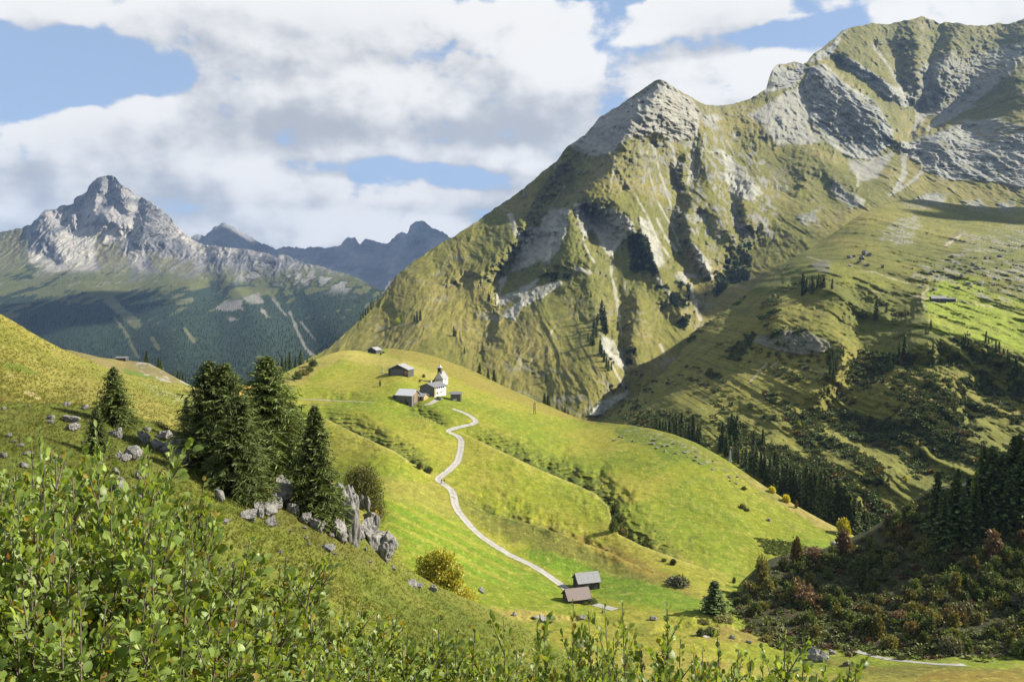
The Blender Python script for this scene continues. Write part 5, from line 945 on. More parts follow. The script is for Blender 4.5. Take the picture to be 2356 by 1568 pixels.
# ---- bushes and broadleaved trees
def leafball(seed, n, size, lobes, c0, c1, stems=5, stem_r=.02, inner=.5):
    q = np.random.RandomState(seed); L = np.array(lobes, float)
    wts = L[:, 3] * L[:, 4] * L[:, 5]; li = q.choice(len(L), n, p=wts / wts.sum())
    d = unit(q.randn(n, 3)); rr = (inner + (1 - inner) * q.rand(n) ** .6) * (1 + .16 * q.randn(n))
    clump = .22 * np.sin(d[:, 0] * 7 + li * 2.1) * np.sin(d[:, 1] * 6 + 1.3 * li) * np.sin(d[:, 2] * 8)
    o = L[li, :3] + d * L[li, 3:6] * (rr + clump)[:, None]; keep = o[:, 2] > .0; o = o[keep]; d = d[keep]; n = len(o)
    dr = unit(d * .7 + .8 * q.randn(n, 3) + np.array([0, 0, .15])); sz = size * (.6 + .8 * q.rand(n))
    tone = q.rand(n, 1) ** 1.5; c = np.array(c0) * (1 - tone) + np.array(c1) * tone; c = c * (.8 + .4 * q.rand(n, 1))
    A = blades(o, dr, sz * 1.4, sz, q.rand(n) * 6.28, col=c)
    st = []
    for i in range(stems):
        e = L[i % len(L), :3] + q.randn(3) * .08; b0 = q.randn(3) * .04; b0[2] = -.05; mid = (b0 + e) / 2 + np.array([0, 0, .08]) + q.randn(3) * .03
        st.append(tube([b0, mid, e], [stem_r, stem_r * .7, stem_r * .25], 5))
    return A, merge(st)

def bush_thing(name, seed, n, size, lobes, c0, c1, mat, stems=5, stem_r=.02, parts=True, inner=.5):
    A, st = leafball(seed, n, size, lobes, c0, c1, stems, stem_r, inner)
    if not parts: return link(name, make_mesh(name, *merge([A, st]), False, mat))
    r = link(name, None); link("stems" if "bush" in name or "shrub" in name else "trunk", make_mesh("stems", *st, True, M_TWIG), r); link("foliage", make_mesh("foliage", *A, False, mat), r); return r

LOB = [[(0, 0, .45, .42, .42, .42), (.28, .1, .32, .3, .3, .3), (-.3, .05, .34, .3, .28, .3), (.05, -.28, .3, .3, .28, .28), (-.05, .3, .4, .3, .3, .34)],
       [(0, 0, .36, .5, .5, .34), (.4, 0, .26, .3, .3, .24), (-.38, .1, .28, .32, .3, .26), (.1, .3, .4, .3, .3, .25), (0, -.35, .25, .3, .28, .22)],
       [(0, 0, .6, .3, .3, .4), (.2, .1, .38, .26, .26, .3), (-.2, 0, .4, .26, .26, .32), (0, -.2, .3, .26, .24, .26), (.05, .1, .85, .18, .18, .2)]]
COLS = {'dark': ((.085, .12, .035), (.20, .23, .065)), 'olive': ((.15, .15, .042), (.31, .28, .085)), 'red': ((.16, .11, .065), (.27, .18, .11)), 'rust': ((.14, .105, .04), (.26, .19, .065)), 'green': ((.09, .13, .03), (.18, .22, .05)), 'grey': ((.12, .125, .075), (.22, .22, .14)), 'yellow': ((.55, .50, .03), (.95, .85, .08)), 'lime': ((.28, .36, .04), (.50, .55, .08))}
bushes = {}
for i, (cn, (a, b)) in enumerate(COLS.items()):
    bushes[cn] = [bush_thing("bush", 60 + 5 * i + j, 900 if cn not in ('yellow',) else 1500, .085, LOB[j], a, b, M_BUSH, 4, .012, False) for j in range(3)]
def bush(cn, j, P, w, h, label, group=None, cat="bush", name=None):
    src = bushes[cn][j % 3]
    if src.data.name in used: o = src.copy(); sc.collection.objects.link(o)
    else: used.add(src.data.name); o = src
    for kx in ('group', 'label'):
        if kx in o: del o[kx]
    if not name: name = 'bush'
    if name: o.name = name
    o.location = tuple(float(v) for v in np.asarray(P) - np.array([0, 0, .06 * h])); o.scale = (w, w, h); o.rotation_euler = (0, 0, random.uniform(0, 6.28)); tag(o, label, cat, group); return o
def bush_px(cn, j, body, x, base, w, h, label, group=None, **kw):
    P = body.pt(x, base); s = P[1] / F0; return bush(cn, j, P, w * s / 1.25, h * s / .95, label, group, **kw)

# the shaded bank: bush after bush
q = np.random.RandomState(3); n = 0
bpoly = np.array([(1695, 1415), (1725, 1350), (1775, 1312), (1895, 1284), (1990, 1240), (2090, 1168), (2200, 1125), (2420, 1040), (2420, 1520), (2200, 1505), (2050, 1495), (1950, 1480), (1850, 1475), (1800, 1470), (1760, 1440)])
names = {'dark': "dark green bush crowded on the shaded bank", 'olive': "olive bush crowded on the shaded bank", 'red': "reddish brown bush on the shaded bank", 'rust': "rust and yellow bush on the shaded bank", 'green': "fresh green bush low on the shaded bank", 'grey': "grey green willow bush on the shaded bank"}
while n < 250:
    x, y = q.uniform(1695, 2420), q.uniform(1040, 1525)
    if poly_sd(np.array([x]), np.array([y]), bpoly)[0] < 0: continue
    P = bank.pt(x, y); low_right = x > 2030 and y > 1370
    cn = q.choice(['dark', 'olive', 'red', 'rust', 'green', 'grey'], p=[.42, .28, .035, .035, .14, .09] if not low_right else [.2, .2, .02, .05, .33, .2])
    w = q.uniform(2.2, 5.2); bush(cn, n, P, w / 1.25, w * q.uniform(.7, 1.15), names[cn], cn + " bushes on the bank"); n += 1
for x, y, w, h, cn, lab in [(1845, 1390, 75, 60, 'red', "large brick red bush in the middle of the shaded bank"), (1940, 1268, 45, 50, 'red', "reddish bush on the upper edge of the shaded bank"), (1752, 1330, 36, 64, 'olive', "upright olive bush at the tip of the shaded bank"), (1832, 1298, 40, 62, 'rust', "tall brownish bush standing up from the crest of the bank"), (1872, 1292, 60, 40, 'red', "broad russet bush on the crest of the bank"), (2285, 1290, 62, 70, 'red', "dark red bush below the tall spruces"), (2330, 1160, 40, 50, 'olive', "olive bush under the tallest bank spruces"), (2345, 1215, 40, 52, 'rust', "orange tinted bush at the right edge below the spruces"), (2200, 1430, 60, 50, 'rust', "mustard bush low on the shaded bank"), (2240, 1210, 30, 120, 'lime', "pale yellow green tree between the bank spruces")]:
    bush_px(cn, x, bank, x, y, w, h, lab, name="tree" if 'tree' in lab else None, cat="tree" if 'tree' in lab else "bush")
# dead grey snag
P = bank.pt(2290, 1215); r = link("dead_shrub", None, None, P); st = []
for i in range(9):
    e = np.array([q.uniform(-2.4, 2.4), q.uniform(-1, 1), q.uniform(3.2, 6)]); m_ = e * .5 + q.randn(3) * .25; st.append(tube([(0, 0, -.2), m_, e], [.07, .05, .012], 5))
    for jj in range(3): b_ = m_ + (e - m_) * q.rand(); st.append(tube([b_, b_ + np.array([q.uniform(-.9, .9), q.uniform(-.4, .4), q.uniform(.2, 1.0)])], [.03, .008], 4))
r2 = make_mesh("dead_shrub", *merge(st), True, plain_mat("dead_wood", (.38, .36, .34), (.5, .48, .45), 6)); bpy.data.objects.remove(r); r = link("dead_shrub", r2, None, P); tag(r, "bare grey dead shrub with forked branches on the shaded bank", "dead shrub")

# meadow and valley bushes
for i, (x, y, w, h, cn, lab) in enumerate([
    (1416, 1176, 26, 24, 'dark', "uppermost dark bush in the meadow hollow"), (1424, 1200, 32, 28, 'dark', "second dark bush down the meadow hollow"), (1412, 1222, 34, 30, 'dark', "largest round dark bush in the meadow hollow"), (1432, 1232, 34, 26, 'olive', "lowest bush of the chain in the meadow hollow"), (1448, 1240, 20, 16, 'dark', "small dark bush just past the chain in the hollow"), (1480, 1256, 16, 10, 'dark', "low dark bush on the crease beyond the hollow"), (1405, 1150, 18, 12, 'dark', "flat dark bush at the top end of the hollow"),
    (985, 1088, 22, 22, 'dark', "dark bush beside the bend of the gravel road"), (966, 1078, 20, 16, 'olive', "olive bush left of the road bend bush"), (950, 1066, 16, 12, 'dark', "small dark bush highest beside the road bend"),
    (1528, 1290, 13, 9, 'green', "smaller of two round bushes on the lower meadow fold"), (1549, 1298, 24, 13, 'green', "broader of two round bushes on the lower meadow fold"), (1563, 1348, 52, 28, 'grey', "wide grey willow bush in the brown meadow above the valley"), (1548, 1338, 30, 18, 'grey', "smaller grey bush leaning on the wide grey willow"), (1689, 1340, 13, 13, 'green', "single round green bush on the yellow slope"), (1692, 1371, 16, 15, 'dark', "single dark round bush below the green one"), (1634, 1458, 40, 20, 'dark', "dark bush on the grassy valley mound"), (1612, 1462, 26, 18, 'dark', "small dark bush left on the grassy valley mound"), (1668, 1428, 50, 12, 'olive', "long olive bush under the lone spruce"), (1618, 1432, 30, 10, 'olive', "short olive bush under the lone spruce"), (1792, 1476, 40, 20, 'dark', "middle bush of the clipped looking row on the valley floor"), (1765, 1474, 34, 18, 'olive', "near end bush of the row on the valley floor"), (1820, 1478, 36, 20, 'green', "far end bush of the row on the valley floor"), (1897, 1474, 40, 10, 'lime', "flat yellowish bush by the path at the foot of the bank"),
    (1362, 1388, 30, 16, 'dark', "dark bush leaning on the brown roofed barn"), (1348, 1390, 18, 10, 'green', "low green bush before the brown roofed barn"), (975, 868, 10, 8, 'dark', "dark bush between the upper barn and the chapel"), (966, 878, 6, 6, 'rust', "tiny brown bush on the bank above the farmhouse"), (882, 812, 7, 6, 'dark', "dark little bush right of the barn on the brow"), (876, 816, 6, 5, 'dark', "dark little bush below the barn on the brow"),
    (721, 842, 24, 18, 'dark', "round dark bush high on the brow of the hill"), (698, 862, 30, 18, 'olive', "olive bush midway down the brow of the hill"), (684, 872, 30, 18, 'dark', "dark bush lowest on the brow of the hill"), (712, 855, 20, 14, 'green', "green bush in the middle of the brow thicket"), (1700, 1395, 28, 30, 'dark', "dark bush at the lower tip of the shaded bank"), (1716, 1400, 30, 34, 'dark', "second dark bush at the lower tip of the shaded bank"), (1708, 1168, 18, 12, 'olive', "lone olive bush on the steep part of the meadow"), (1718, 1174, 14, 8, 'dark', "small dark bush hugging the lone olive one"), (1712, 1126, 16, 8, 'dark', "dwarf dark bush near the meadow's upper edge")]):
    bush_px(cn, i, hill, x, y, w, h, lab)
bush_px('dark', 2, hill, 874.5, 888, 7, 13, "tiny upright conifer alone on the meadow left of the barns", cat="tree", name="conifer")
# autumn trees along the ravine
for i, (x, y, w, h, cn, lab, b_) in enumerate([(1942, 1229, 32, 44, 'yellow', "bright yellow maple at the end of the ravine spruces", hill), (1809, 1154, 18, 24, 'yellow', "smaller yellow tree against the ravine spruces", hill), (1832, 1168, 12, 18, 'rust', "orange sapling right of the smaller yellow tree", hill), (1776, 1132, 18, 16, 'yellow', "yellow bush where the ravine spruces thicken", hill), (1982, 1249, 20, 14, 'lime', "lime green bush at the far tip of the meadow", hill), (1838, 984, 14, 16, 'lime', "pale green round tree on the lower shoulder", spur), (2085, 1106, 9, 9, 'yellow', "yellow bush highest of two on the shaded scrub slope", spur), (2082, 1098, 6, 7, 'yellow', "little yellow bush just above its twin on the scrub slope", spur), (2043, 1108, 10, 9, 'red', "red bush on the shaded scrub slope", spur), (1921, 860, 6, 9, 'yellow', "tiny yellow tree at the foot of the spruce strip", spur), (1898, 886, 10, 8, 'red', "reddish bush under the spruce strip", spur), (1917, 888, 9, 7, 'rust', "orange bush under the spruce strip", spur), (2022, 862, 10, 8, 'rust', "brownish bush in the scrub gully", spur), (915, 745, 15, 18, 'lime', "pale green tree on the left flank of the pyramid", main), (924, 738, 9, 16, 'lime', "slim pale green tree right of its broader neighbour", main)]):
    bush_px(cn, i, b_, x, y, w, h, lab, cat="bush" if 'bush' in lab else "tree", name=None if 'bush' in lab else "tree")

# the autumn tree and the willow by the outcrop
def big_bush(x, base, top, w, Y, seed, n, size, c0, c1, lab, lobes, name, inner=.35, mat=None):
    P = at(x, base, Y); s = Y / F0; h = (base - top) * s
    o = bush_thing(name, seed, n, size, lobes, c0, c1, mat or M_LEAF, 14, .016, True, inner); o.location = tuple(P - np.array([0, 0, .3])); o.scale = (w * s / 1.3, w * s / 1.3, h / .98); tag(o, lab, "tree" if "tree" in lab else "bush"); return o
big_bush(1012, 1378, 1258, 118, 91, 201, 6000, .03, (.42, .42, .05), (.90, .80, .13), "broad golden brown tree on the edge of the near slope", [(0, 0, .5, .34, .34, .3), (-.42, 0, .55, .22, .26, .2), (.36, 0, .4, .24, .24, .2), (.22, 0, .82, .2, .22, .15), (-.2, .1, .8, .24, .24, .17), (.02, .05, .93, .14, .16, .1), (.5, 0, .62, .14, .16, .12), (-.1, -.2, .3, .24, .2, .2), (-.5, .1, .78, .12, .14, .1)], "autumn_tree")
big_bush(1068, 1386, 1330, 66, 90, 202, 2600, .04, (.40, .40, .05), (.85, .75, .13), "lower olive gold bush joined to the golden brown tree", LOB[1], "bush")
big_bush(975, 1362, 1330, 46, 88, 203, 700, .035, (.10, .085, .06), (.2, .16, .11), "leafless greyish brush under the golden brown tree", LOB[1], "bush")
big_bush(832, 1160, 1060, 104, 84, 204, 6000, .022, (.11, .12, .035), (.28, .27, .09), "feathery olive willow bush behind the tall grey rock", [(0, 0, .55, .4, .4, .36), (-.28, 0, .62, .26, .3, .3), (.3, 0, .5, .3, .3, .3), (.1, 0, .78, .34, .3, .2), (.42, 0, .3, .24, .24, .24)], "willow_bush", .3)
big_bush(868, 1195, 1110, 56, 83, 205, 2600, .03, (.11, .12, .035), (.28, .27, .09), "lower willow bush trailing right of the tall grey rock", LOB[0], "willow_bush", .3)
big_bush(866, 1208, 1168, 26, 81, 206, 500, .06, (.30, .22, .02), (.55, .42, .04), "small bright yellow bush beside the lower outcrop", LOB[2], "bush", .4)
big_bush(345, 988, 952, 78, 71, 207, 4200, .03, (.024, .042, .012), (.06, .08, .02), "spreading dwarf pine right of the lone small spruce", LOB[1], "dwarf_pine_bush", .5, M_SPRUCE)
big_bush(300, 985, 957, 44, 70, 208, 2200, .035, (.024, .042, .012), (.06, .08, .02), "dwarf pine mat under the lone small spruce", LOB[1], "dwarf_pine_bush", .5, M_SPRUCE)
big_bush(520, 1090, 1062, 40, 62, 209, 900, .05, (.08, .085, .014), (.2, .18, .03), "yellowish low shrub under the left of the spruce clump", LOB[1], "shrub", .4)

# ---- rocks
M_ROCK = plain_mat("limestone", (.15, .145, .136), (.35, .336, .31), 2.2, .92, (1, 1, .5), 1.0, .2, .3)
def rock_mesh(seed, sub=5, flat=1.0, flute=0.):
    q = np.random.RandomState(seed); bm = bmesh.new(); bmesh.ops.create_icosphere(bm, subdivisions=sub, radius=1.0)
    V = np.array([v.co for v in bm.verts]); F = np.array([[v.index for v in f.verts] for f in bm.faces]); bm.free()
    for i in range(11):
        nn = unit(q.randn(3)); dd = q.uniform(.42, .85); s = V @ nn; V = V - np.maximum(0, s - dd)[:, None] * nn * .92
    n_ = unit(V); a = np.arctan2(V[:, 1], V[:, 0])
    crk = np.minimum(1, np.abs(perlin(V[:, 0] * 1.7 + seed, V[:, 2] * .8 + V[:, 1])) * 5); dsp = -.05 * (1 - crk) + .10 * ridged(V[:, 0] * 2.2 + V[:, 1], V[:, 2] * 2.2 - V[:, 1], 5, seed + 5, .6) - .08 + .10 * fbm(V[:, 0] * 2 + seed, V[:, 2] * 2 + V[:, 1] * 1.3, 5, seed) + .05 * fbm(V[:, 1] * 5 - seed, V[:, 2] * 5 + V[:, 0] * 3, 4, seed + 9) - flute * np.abs(perlin(a * 4, V[:, 2] * .6, seed + 3)) * .16
    V = V + n_ * dsp[:, None]; V[:, 2] *= flat
    V /= np.abs(V).max(0); return make_mesh("rock", V, F, None, True, M_ROCK)
RM = [rock_mesh(300 + i, 5, 1, .6 if i % 2 else .2) for i in range(8)]
def rock(x, cy, w, h, lab, body=near, Y=None, group=None, i=None, tilt=.2, name="boulder", sub=None):
    base = cy + h * .5; P = body.pt(x, base) if Y is None else at(x, base, Y); s = P[1] / F0
    o = link(name, RM[(int(x * 3 + cy) if i is None else i) % 8], None, P + np.array([0, .3 * w * s * .5, h * s * .34]), (random.gauss(0, tilt), random.gauss(0, tilt), random.uniform(0, 6.28)) if tilt else (0, 0, 0), (w * s * .58, w * s * .5, h * s * .66))
    tag(o, lab, "rock", group); return o
rock(164, 962, 42, 20, "largest pale boulder above the smallest near spruce"); rock(164, 981, 34, 18, "flat boulder just under the largest pale one"); rock(117, 958, 19, 13, "upper of two small stones left of the pale boulders"); rock(114, 969, 18, 9, "lower of two small stones left of the pale boulders"); rock(153, 927, 16, 13, "rounded rock on the rim of the near spur"); rock(191, 936, 25, 10, "long low rock on the rim of the near spur")
rock(268, 993, 30, 26, "cracked boulder under the lone small spruce"); rock(327, 1001, 27, 30, "slabby rock leaning under the dwarf pine"); rock(337, 986, 20, 12, "small rock on top of the crag by the dwarf pine"); rock(373, 1000, 42, 22, "pale crag top left of the spruce clump"); rock(396, 1026, 62, 40, "broad shaded crag against the spruce clump"); rock(417, 1046, 56, 34, "lowest shaded block of the crag by the spruce clump"); rock(362, 1022, 40, 22, "half buried block at the foot of the crag")
rock(302, 1041, 40, 34, "hollowed boulder with a dark pocket in mid slope"); rock(284, 1052, 34, 16, "low block joined to the hollowed boulder"); rock(272, 1044, 20, 14, "little block left of the hollowed boulder"); rock(323, 1084, 34, 36, "wedge shaped boulder below the hollowed one"); rock(264, 1081, 20, 17, "small jagged rock left of the wedge boulder"); rock(279, 1114, 32, 46, "upright pale boulder behind the alder tips"); rock(248, 1114, 30, 24, "squat grey boulder beside the upright pale one"); rock(323, 1147, 40, 26, "long ribbed rock just over the alder tips"); rock(359, 1159, 17, 20, "small pointed rock right of the ribbed one"); rock(352, 1132, 16, 13, "small rock above the ribbed one")
for i, (x, y, w, h) in enumerate([(7, 938, 12, 9), (66, 933, 7, 5), (44, 1022, 18, 9), (18, 999, 16, 10), (30, 1014, 14, 8), (53, 1069, 22, 13), (144, 1051, 16, 10), (8, 1045, 20, 16), (62, 1042, 30, 10), (200, 966, 8, 5), (240, 1050, 12, 8), (310, 1120, 12, 8), (296, 1138, 10, 7)]): rock(x, y, w, h, "small grey stone scattered in the grass above the alder thicket", group="small stones above the alders")
rock(505, 1137, 22, 30, "grey block at the foot of the front spruce"); rock(594, 1168, 26, 40, "tilted pale slab below the spruce clump", tilt=.35); rock(573, 1183, 48, 26, "broad broken rock beneath the tilted slab"); rock(624, 1198, 33, 20, "rounded boulder right of the tilted slab"); rock(514, 1196, 28, 12, "flat stone lying alone in the grass left of the slab"); rock(646, 1108, 40, 38, "pale crag between the tallest and the pointed spruce"); rock(632, 1150, 40, 32, "stepped grey crag under the tallest spruce"); rock(657, 1142, 20, 16, "small perched block on the stepped crag"); rock(674, 1167, 38, 28, "mossy crag left of the pointed spruce"); rock(700, 1188, 34, 32, "white faced block under the pointed spruce"); rock(732, 1210, 14, 24, "narrow dark stone at the pointed spruce's foot"); rock(779, 1216, 46, 48, "white weathered rock in front of the tall grey one", tilt=.1)
o = rock(799, 1168, 66, 140, "tall fluted grey rock standing by the pointed spruce", i=7, tilt=0, name="rock_pillar"); o.rotation_euler = (-.05, .06, .4)
for x_, y_, w_, h_, l_ in [(645, 1132, 62, 44, "broad broken crag left of the stepped one"), (690, 1160, 60, 36, "wide ledge of rock just below the mossy crag"), (612, 1168, 52, 30, "low crag between the tilted slab and the stepped crag"), (722, 1200, 44, 30, "pale ledge at the base of the pointed spruce"), (812, 1212, 44, 44, "grey block wedged under the tall rock"), (846, 1212, 50, 46, "rough block filling the gap under the standing stones"), (876, 1228, 46, 40, "rough grey step above the big broken block")]: rock(x_, y_, w_, h_, l_, tilt=.12)
rock(829, 1147, 19, 36, "dark split block right of the tall rock", tilt=.08, Y=79); rock(844, 1150, 15, 38, "slim standing stone beside the dark split block", tilt=.06, Y=79); rock(852, 1186, 36, 26, "weathered ledge right of the tall rock", Y=79); rock(868, 1190, 12, 32, "thin finger of rock at the right of the outcrop", tilt=.05, Y=79)
rock(862, 1238, 50, 46, "brown shaded block of the lower outcrop", tilt=.08); rock(889, 1256, 60, 70, "big broken grey block at the lower end of the outcrop", tilt=.08, i=3); rock(830, 1226, 18, 26, "small upright stone between the two big outcrop blocks"); rock(817, 1243, 18, 16, "pale stone under the tall rock"); rock(752, 1259, 33, 13, "long pale stone in the grass below the outcrop"); rock(646, 1268, 14, 10, "grey stone alone on the open near slope")
for i, (x, y, w, h) in enumerate([(711, 1250, 9, 8), (704, 1236, 10, 7), (669, 1220, 11, 5), (768, 1272, 12, 6), (840, 1262, 12, 9), (850, 1290, 12, 6), (905, 1305, 14, 7), (762, 1228, 16, 12), (700, 1212, 12, 8)]): rock(x, y, w, h, "small white stone lying below the rock outcrop", group="small stones below the outcrop")
rock(950, 1342, 28, 12, "pale rock left of the golden brown tree"); rock(962, 1346, 20, 10, "second pale rock under the golden brown tree"); rock(996, 1352, 22, 16, "pinkish rock at the trunk of the golden brown tree"); rock(1107, 1356, 18, 9, "low stone right of the golden brown tree", Y=92)
rock(1884, 1502, 44, 34, "big dark boulder on the valley meadow near the path", hill, i=2, tilt=.1); rock(1918, 1499, 20, 9, "flat stone right of the big dark boulder", hill); rock(1950, 1524, 20, 14, "pale boulder below the path", hill); rock(1248, 1422, 24, 14, "white stone block in the valley bottom below the barns", hill); rock(1232, 1418, 18, 9, "dark flat stone touching the white block", hill); rock(1184, 1410, 13, 10, "small round stone left of the white block", hill); rock(1502, 1421, 20, 10, "grey boulder on the grassy mound right of the barns", hill); rock(1340, 1418, 16, 9, "dark stone in the pale grass below the barns", hill); rock(1333, 1482, 28, 14, "grey boulder low in the valley, half hidden by alder tips", hill); rock(1686, 1464, 14, 10, "grey stone beside the bushy valley mound", hill); rock(1724, 1475, 13, 7, "grey stone left of the bush row", hill); rock(1388, 1402, 8, 14, "dark upright stone beside the road end", hill)
rock(1398, 1262, 8, 7, "single grey stone on the brown meadow", hill); rock(1770, 1194, 9, 8, "single grey stone on the steep green meadow", hill); rock(1928, 1252, 34, 7, "long rock ledge at the meadow's far tip", hill, tilt=.05)
q = np.random.RandomState(12)
for i in range(26):
    t_ = q.rand(); x = 1410 + 300 * t_; y = np.interp(x, [1400, 1500, 1600, 1710], [985, 1000, 1034, 1098]) + q.uniform(2, 26); rock(x, y, q.uniform(5, 13), q.uniform(2.5, 5), "pale limestone rubble along the upper rim of the meadow", hill, group="rubble on the meadow rim", tilt=.1)
for i in range(70):
    x, y = q.uniform(2110, 2356), q.uniform(560, 670)
    if y < 560 + (2356 - x) * .25: continue
    rock(x, y, q.uniform(4, 13), q.uniform(3, 8), "grey boulder in the boulder field above the alpine hut", spur, group="boulder field above the hut")
for x, y, w, h in [(1955, 590, 14, 8), (1966, 588, 12, 7), (1990, 580, 16, 14), (2000, 584, 14, 10), (1985, 592, 14, 10), (1996, 608, 12, 7), (1956, 610, 9, 4), (2032, 612, 8, 9), (1978, 600, 10, 8)]: rock(x, y, w, h, "boulder in the small pile on the shoulder's grassy terrace", spur, group="boulder pile on the terrace")
# ================================================================== ROADS
def strip(name, body, line, width, mat, lift=.06, step=4.0, wvar=.12, n=5):
    L = resample(line, step); L[1:-1, :2] = .25 * L[:-2, :2] + .5 * L[1:-1, :2] + .25 * L[2:, :2]
    C = body.pt(L[:, 0], L[:, 1]); t = np.gradient(C[:, :2], axis=0); t = t / np.linalg.norm(t, axis=1, keepdims=True); nrm = np.stack([-t[:, 1], t[:, 0]], -1)
    for _ in range(2): nrm[1:-1] = (nrm[:-2] + nrm[1:-1] + nrm[2:]) / 3
    V = []; wv = width * (1 + wvar * fbm(np.arange(len(L)) * .35, np.zeros(len(L)), 3, 5))
    for a in np.linspace(-.5, .5, n):
        XY = C[:, :2] + nrm * (a * wv)[:, None]; Z = body.ground(XY[:, 0], XY[:, 1]); V.append(np.column_stack([XY, Z]))
    V = np.stack(V, 1); Zs = np.maximum(V[..., 2], C[:, None, 2] - .25 * width)
    Zs = .5 * Zs + .5 * Zs.mean(1, keepdims=True); V[..., 2] = np.maximum(Zs, V[..., 2]) + lift
    me = make_mesh(name, V.reshape(-1, 3), grid_faces(len(L), n), None, True, mat); uv = me.uv_layers.new(name="UVMap")
    vi = np.empty(len(me.loops), np.int32); me.loops.foreach_get("vertex_index", vi); uv.data.foreach_set("uv", np.stack([(vi % n) / (n - 1.), vi // n * 1.0], -1).astype(np.float32).ravel())
    o = link(name, me); o['kind'] = 'structure'; return o
def gravel_mat():
    m = bpy.data.materials.new("gravel"); m.use_nodes = True; k = NT(m.node_tree); k.n.clear()
    tc = k.new('ShaderNodeTexCoord'); n1 = k.noise(tc.outputs['Object'], .5, 6, .6); n2 = k.noise(tc.outputs['Object'], 6, 5, .7)
    c = k.mix(k.ss(n1, .35, .65), (.25, .24, .22, 1), (.31, .30, .28, 1)); c = k.mix(k.ss(n2, .55, .85), c, (.24, .215, .19, 1))
    s = k.new('ShaderNodeSeparateXYZ'); k.l.new(tc.outputs['UV'], s.inputs[0])
    mid = k.math('SUBTRACT', 1.0, k.math('MULTIPLY', k.math('ABSOLUTE', k.math('SUBTRACT', s.outputs[0], .5)), 5.5), clamp=True)
    c = k.mix(k.math('MULTIPLY', mid, k.math('MULTIPLY', n2, .7)), c, (.14, .135, .07, 1))
    rim = k.math('ABSOLUTE', k.math('SUBTRACT', s.outputs[0], .5)); n3 = k.noise(tc.outputs['Object'], 1.6, 5, .7)
    c = k.mix(k.ss(k.math('ADD', rim, k.math('MULTIPLY', k.math('SUBTRACT', n3, .5), .35)), .37, .49), c, (.15, .145, .04, 1))
    b = k.new('ShaderNodeBsdfPrincipled'); k.l.new(c, b.inputs['Base Color']); b.inputs['Roughness'].default_value = .95; b.inputs['Specular IOR Level'].default_value = .1
    o = k.new('ShaderNodeOutputMaterial'); k.l.new(b.outputs[0], o.inputs['Surface']); return m
M_GRAVEL = gravel_mat()
c2 = T(1480, 1370, 5.2275); c7 = T(2900, 1500, 1.279)
strip("road", hill, cB([(368, 62), (430, 80), (500, 116), (536, 150), (500, 170), (420, 187), (345, 207), (330, 215), (350, 228), (400, 247), (428, 280), (425, 340), (402, 430), (340, 490), (272, 540), (262, 558), (305, 588), (355, 622), (375, 665), (381, 720), (402, 770), (450, 830), (510, 900), (560, 945), (640, 1000), (760, 1075), (900, 1140), (1010, 1205), (1100, 1270), (1165, 1322), (1240, 1380), (1370, 1425), (1500, 1458)]), 3.0, M_GRAVEL)
strip("lane", hill, c2([(1140, 1300), (1240, 1290), (1310, 1250), (1380, 1205), (1470, 1170)]), 3.0, M_GRAVEL)
strip("path", hill, c7([(470, 1382), (560, 1388), (640, 1402), (720, 1425), (800, 1445), (880, 1458), (980, 1468), (1100, 1478), (1230, 1483)]), 1.9, M_GRAVEL, .05)
strip("path", hill, [(1604, 1456), (1616, 1461), (1630, 1466)], 1.6, M_GRAVEL, .05)
strip("path", hill, [(690, 918), (760, 921), (857, 925)], 1.3, M_GRAVEL, .05)

# ================================================================== BUILDINGS
M_WOODD = plain_mat("weathered_dark_boards", (.055, .052, .05), (.12, .112, .10), 2.2, .9, (6, 6, .5), .5, .2, .04)
M_WOODG = plain_mat("grey_boards", (.13, .128, .122), (.21, .205, .195), 2.2, .9, (6, 6, .5), .5, .2, .04)
M_WOODY = plain_mat("warm_boards", (.38, .26, .13), (.50, .36, .19), 2.2, .85, (5, 5, .6), .4, .2, .03)
M_SHING = plain_mat("grey_shingles", (.22, .22, .225), (.38, .38, .385), 4.5, .8, (1, 1, 1), .6, .3, .04)
M_SLATE = plain_mat("dark_roofing", (.15, .15, .155), (.21, .21, .215), 2.5, .7, (1, 1, 1), .3)
M_TIN = plain_mat("pale_sheet_roof", (.60, .61, .62), (.70, .71, .72), .8, .45, (1, 6, 1), .15, .5)
M_BROWN = plain_mat("brown_sheet_roof", (.20, .155, .14), (.25, .195, .175), .8, .6, (6, 1, 1), .15, .4)
M_PLAST = plain_mat("lime_plaster", (.72, .71, .68), (.80, .79, .77), 1.2, .9, (1, 1, 1), .2)
M_DARK = plain_mat("dark_opening", (.012, .012, .014), (.02, .02, .022), 2, .5, (1, 1, 1), 0)
M_GLASS = plain_mat("window_glass", (.02, .025, .03), (.035, .04, .05), 2, .15, (1, 1, 1), 0, .6)

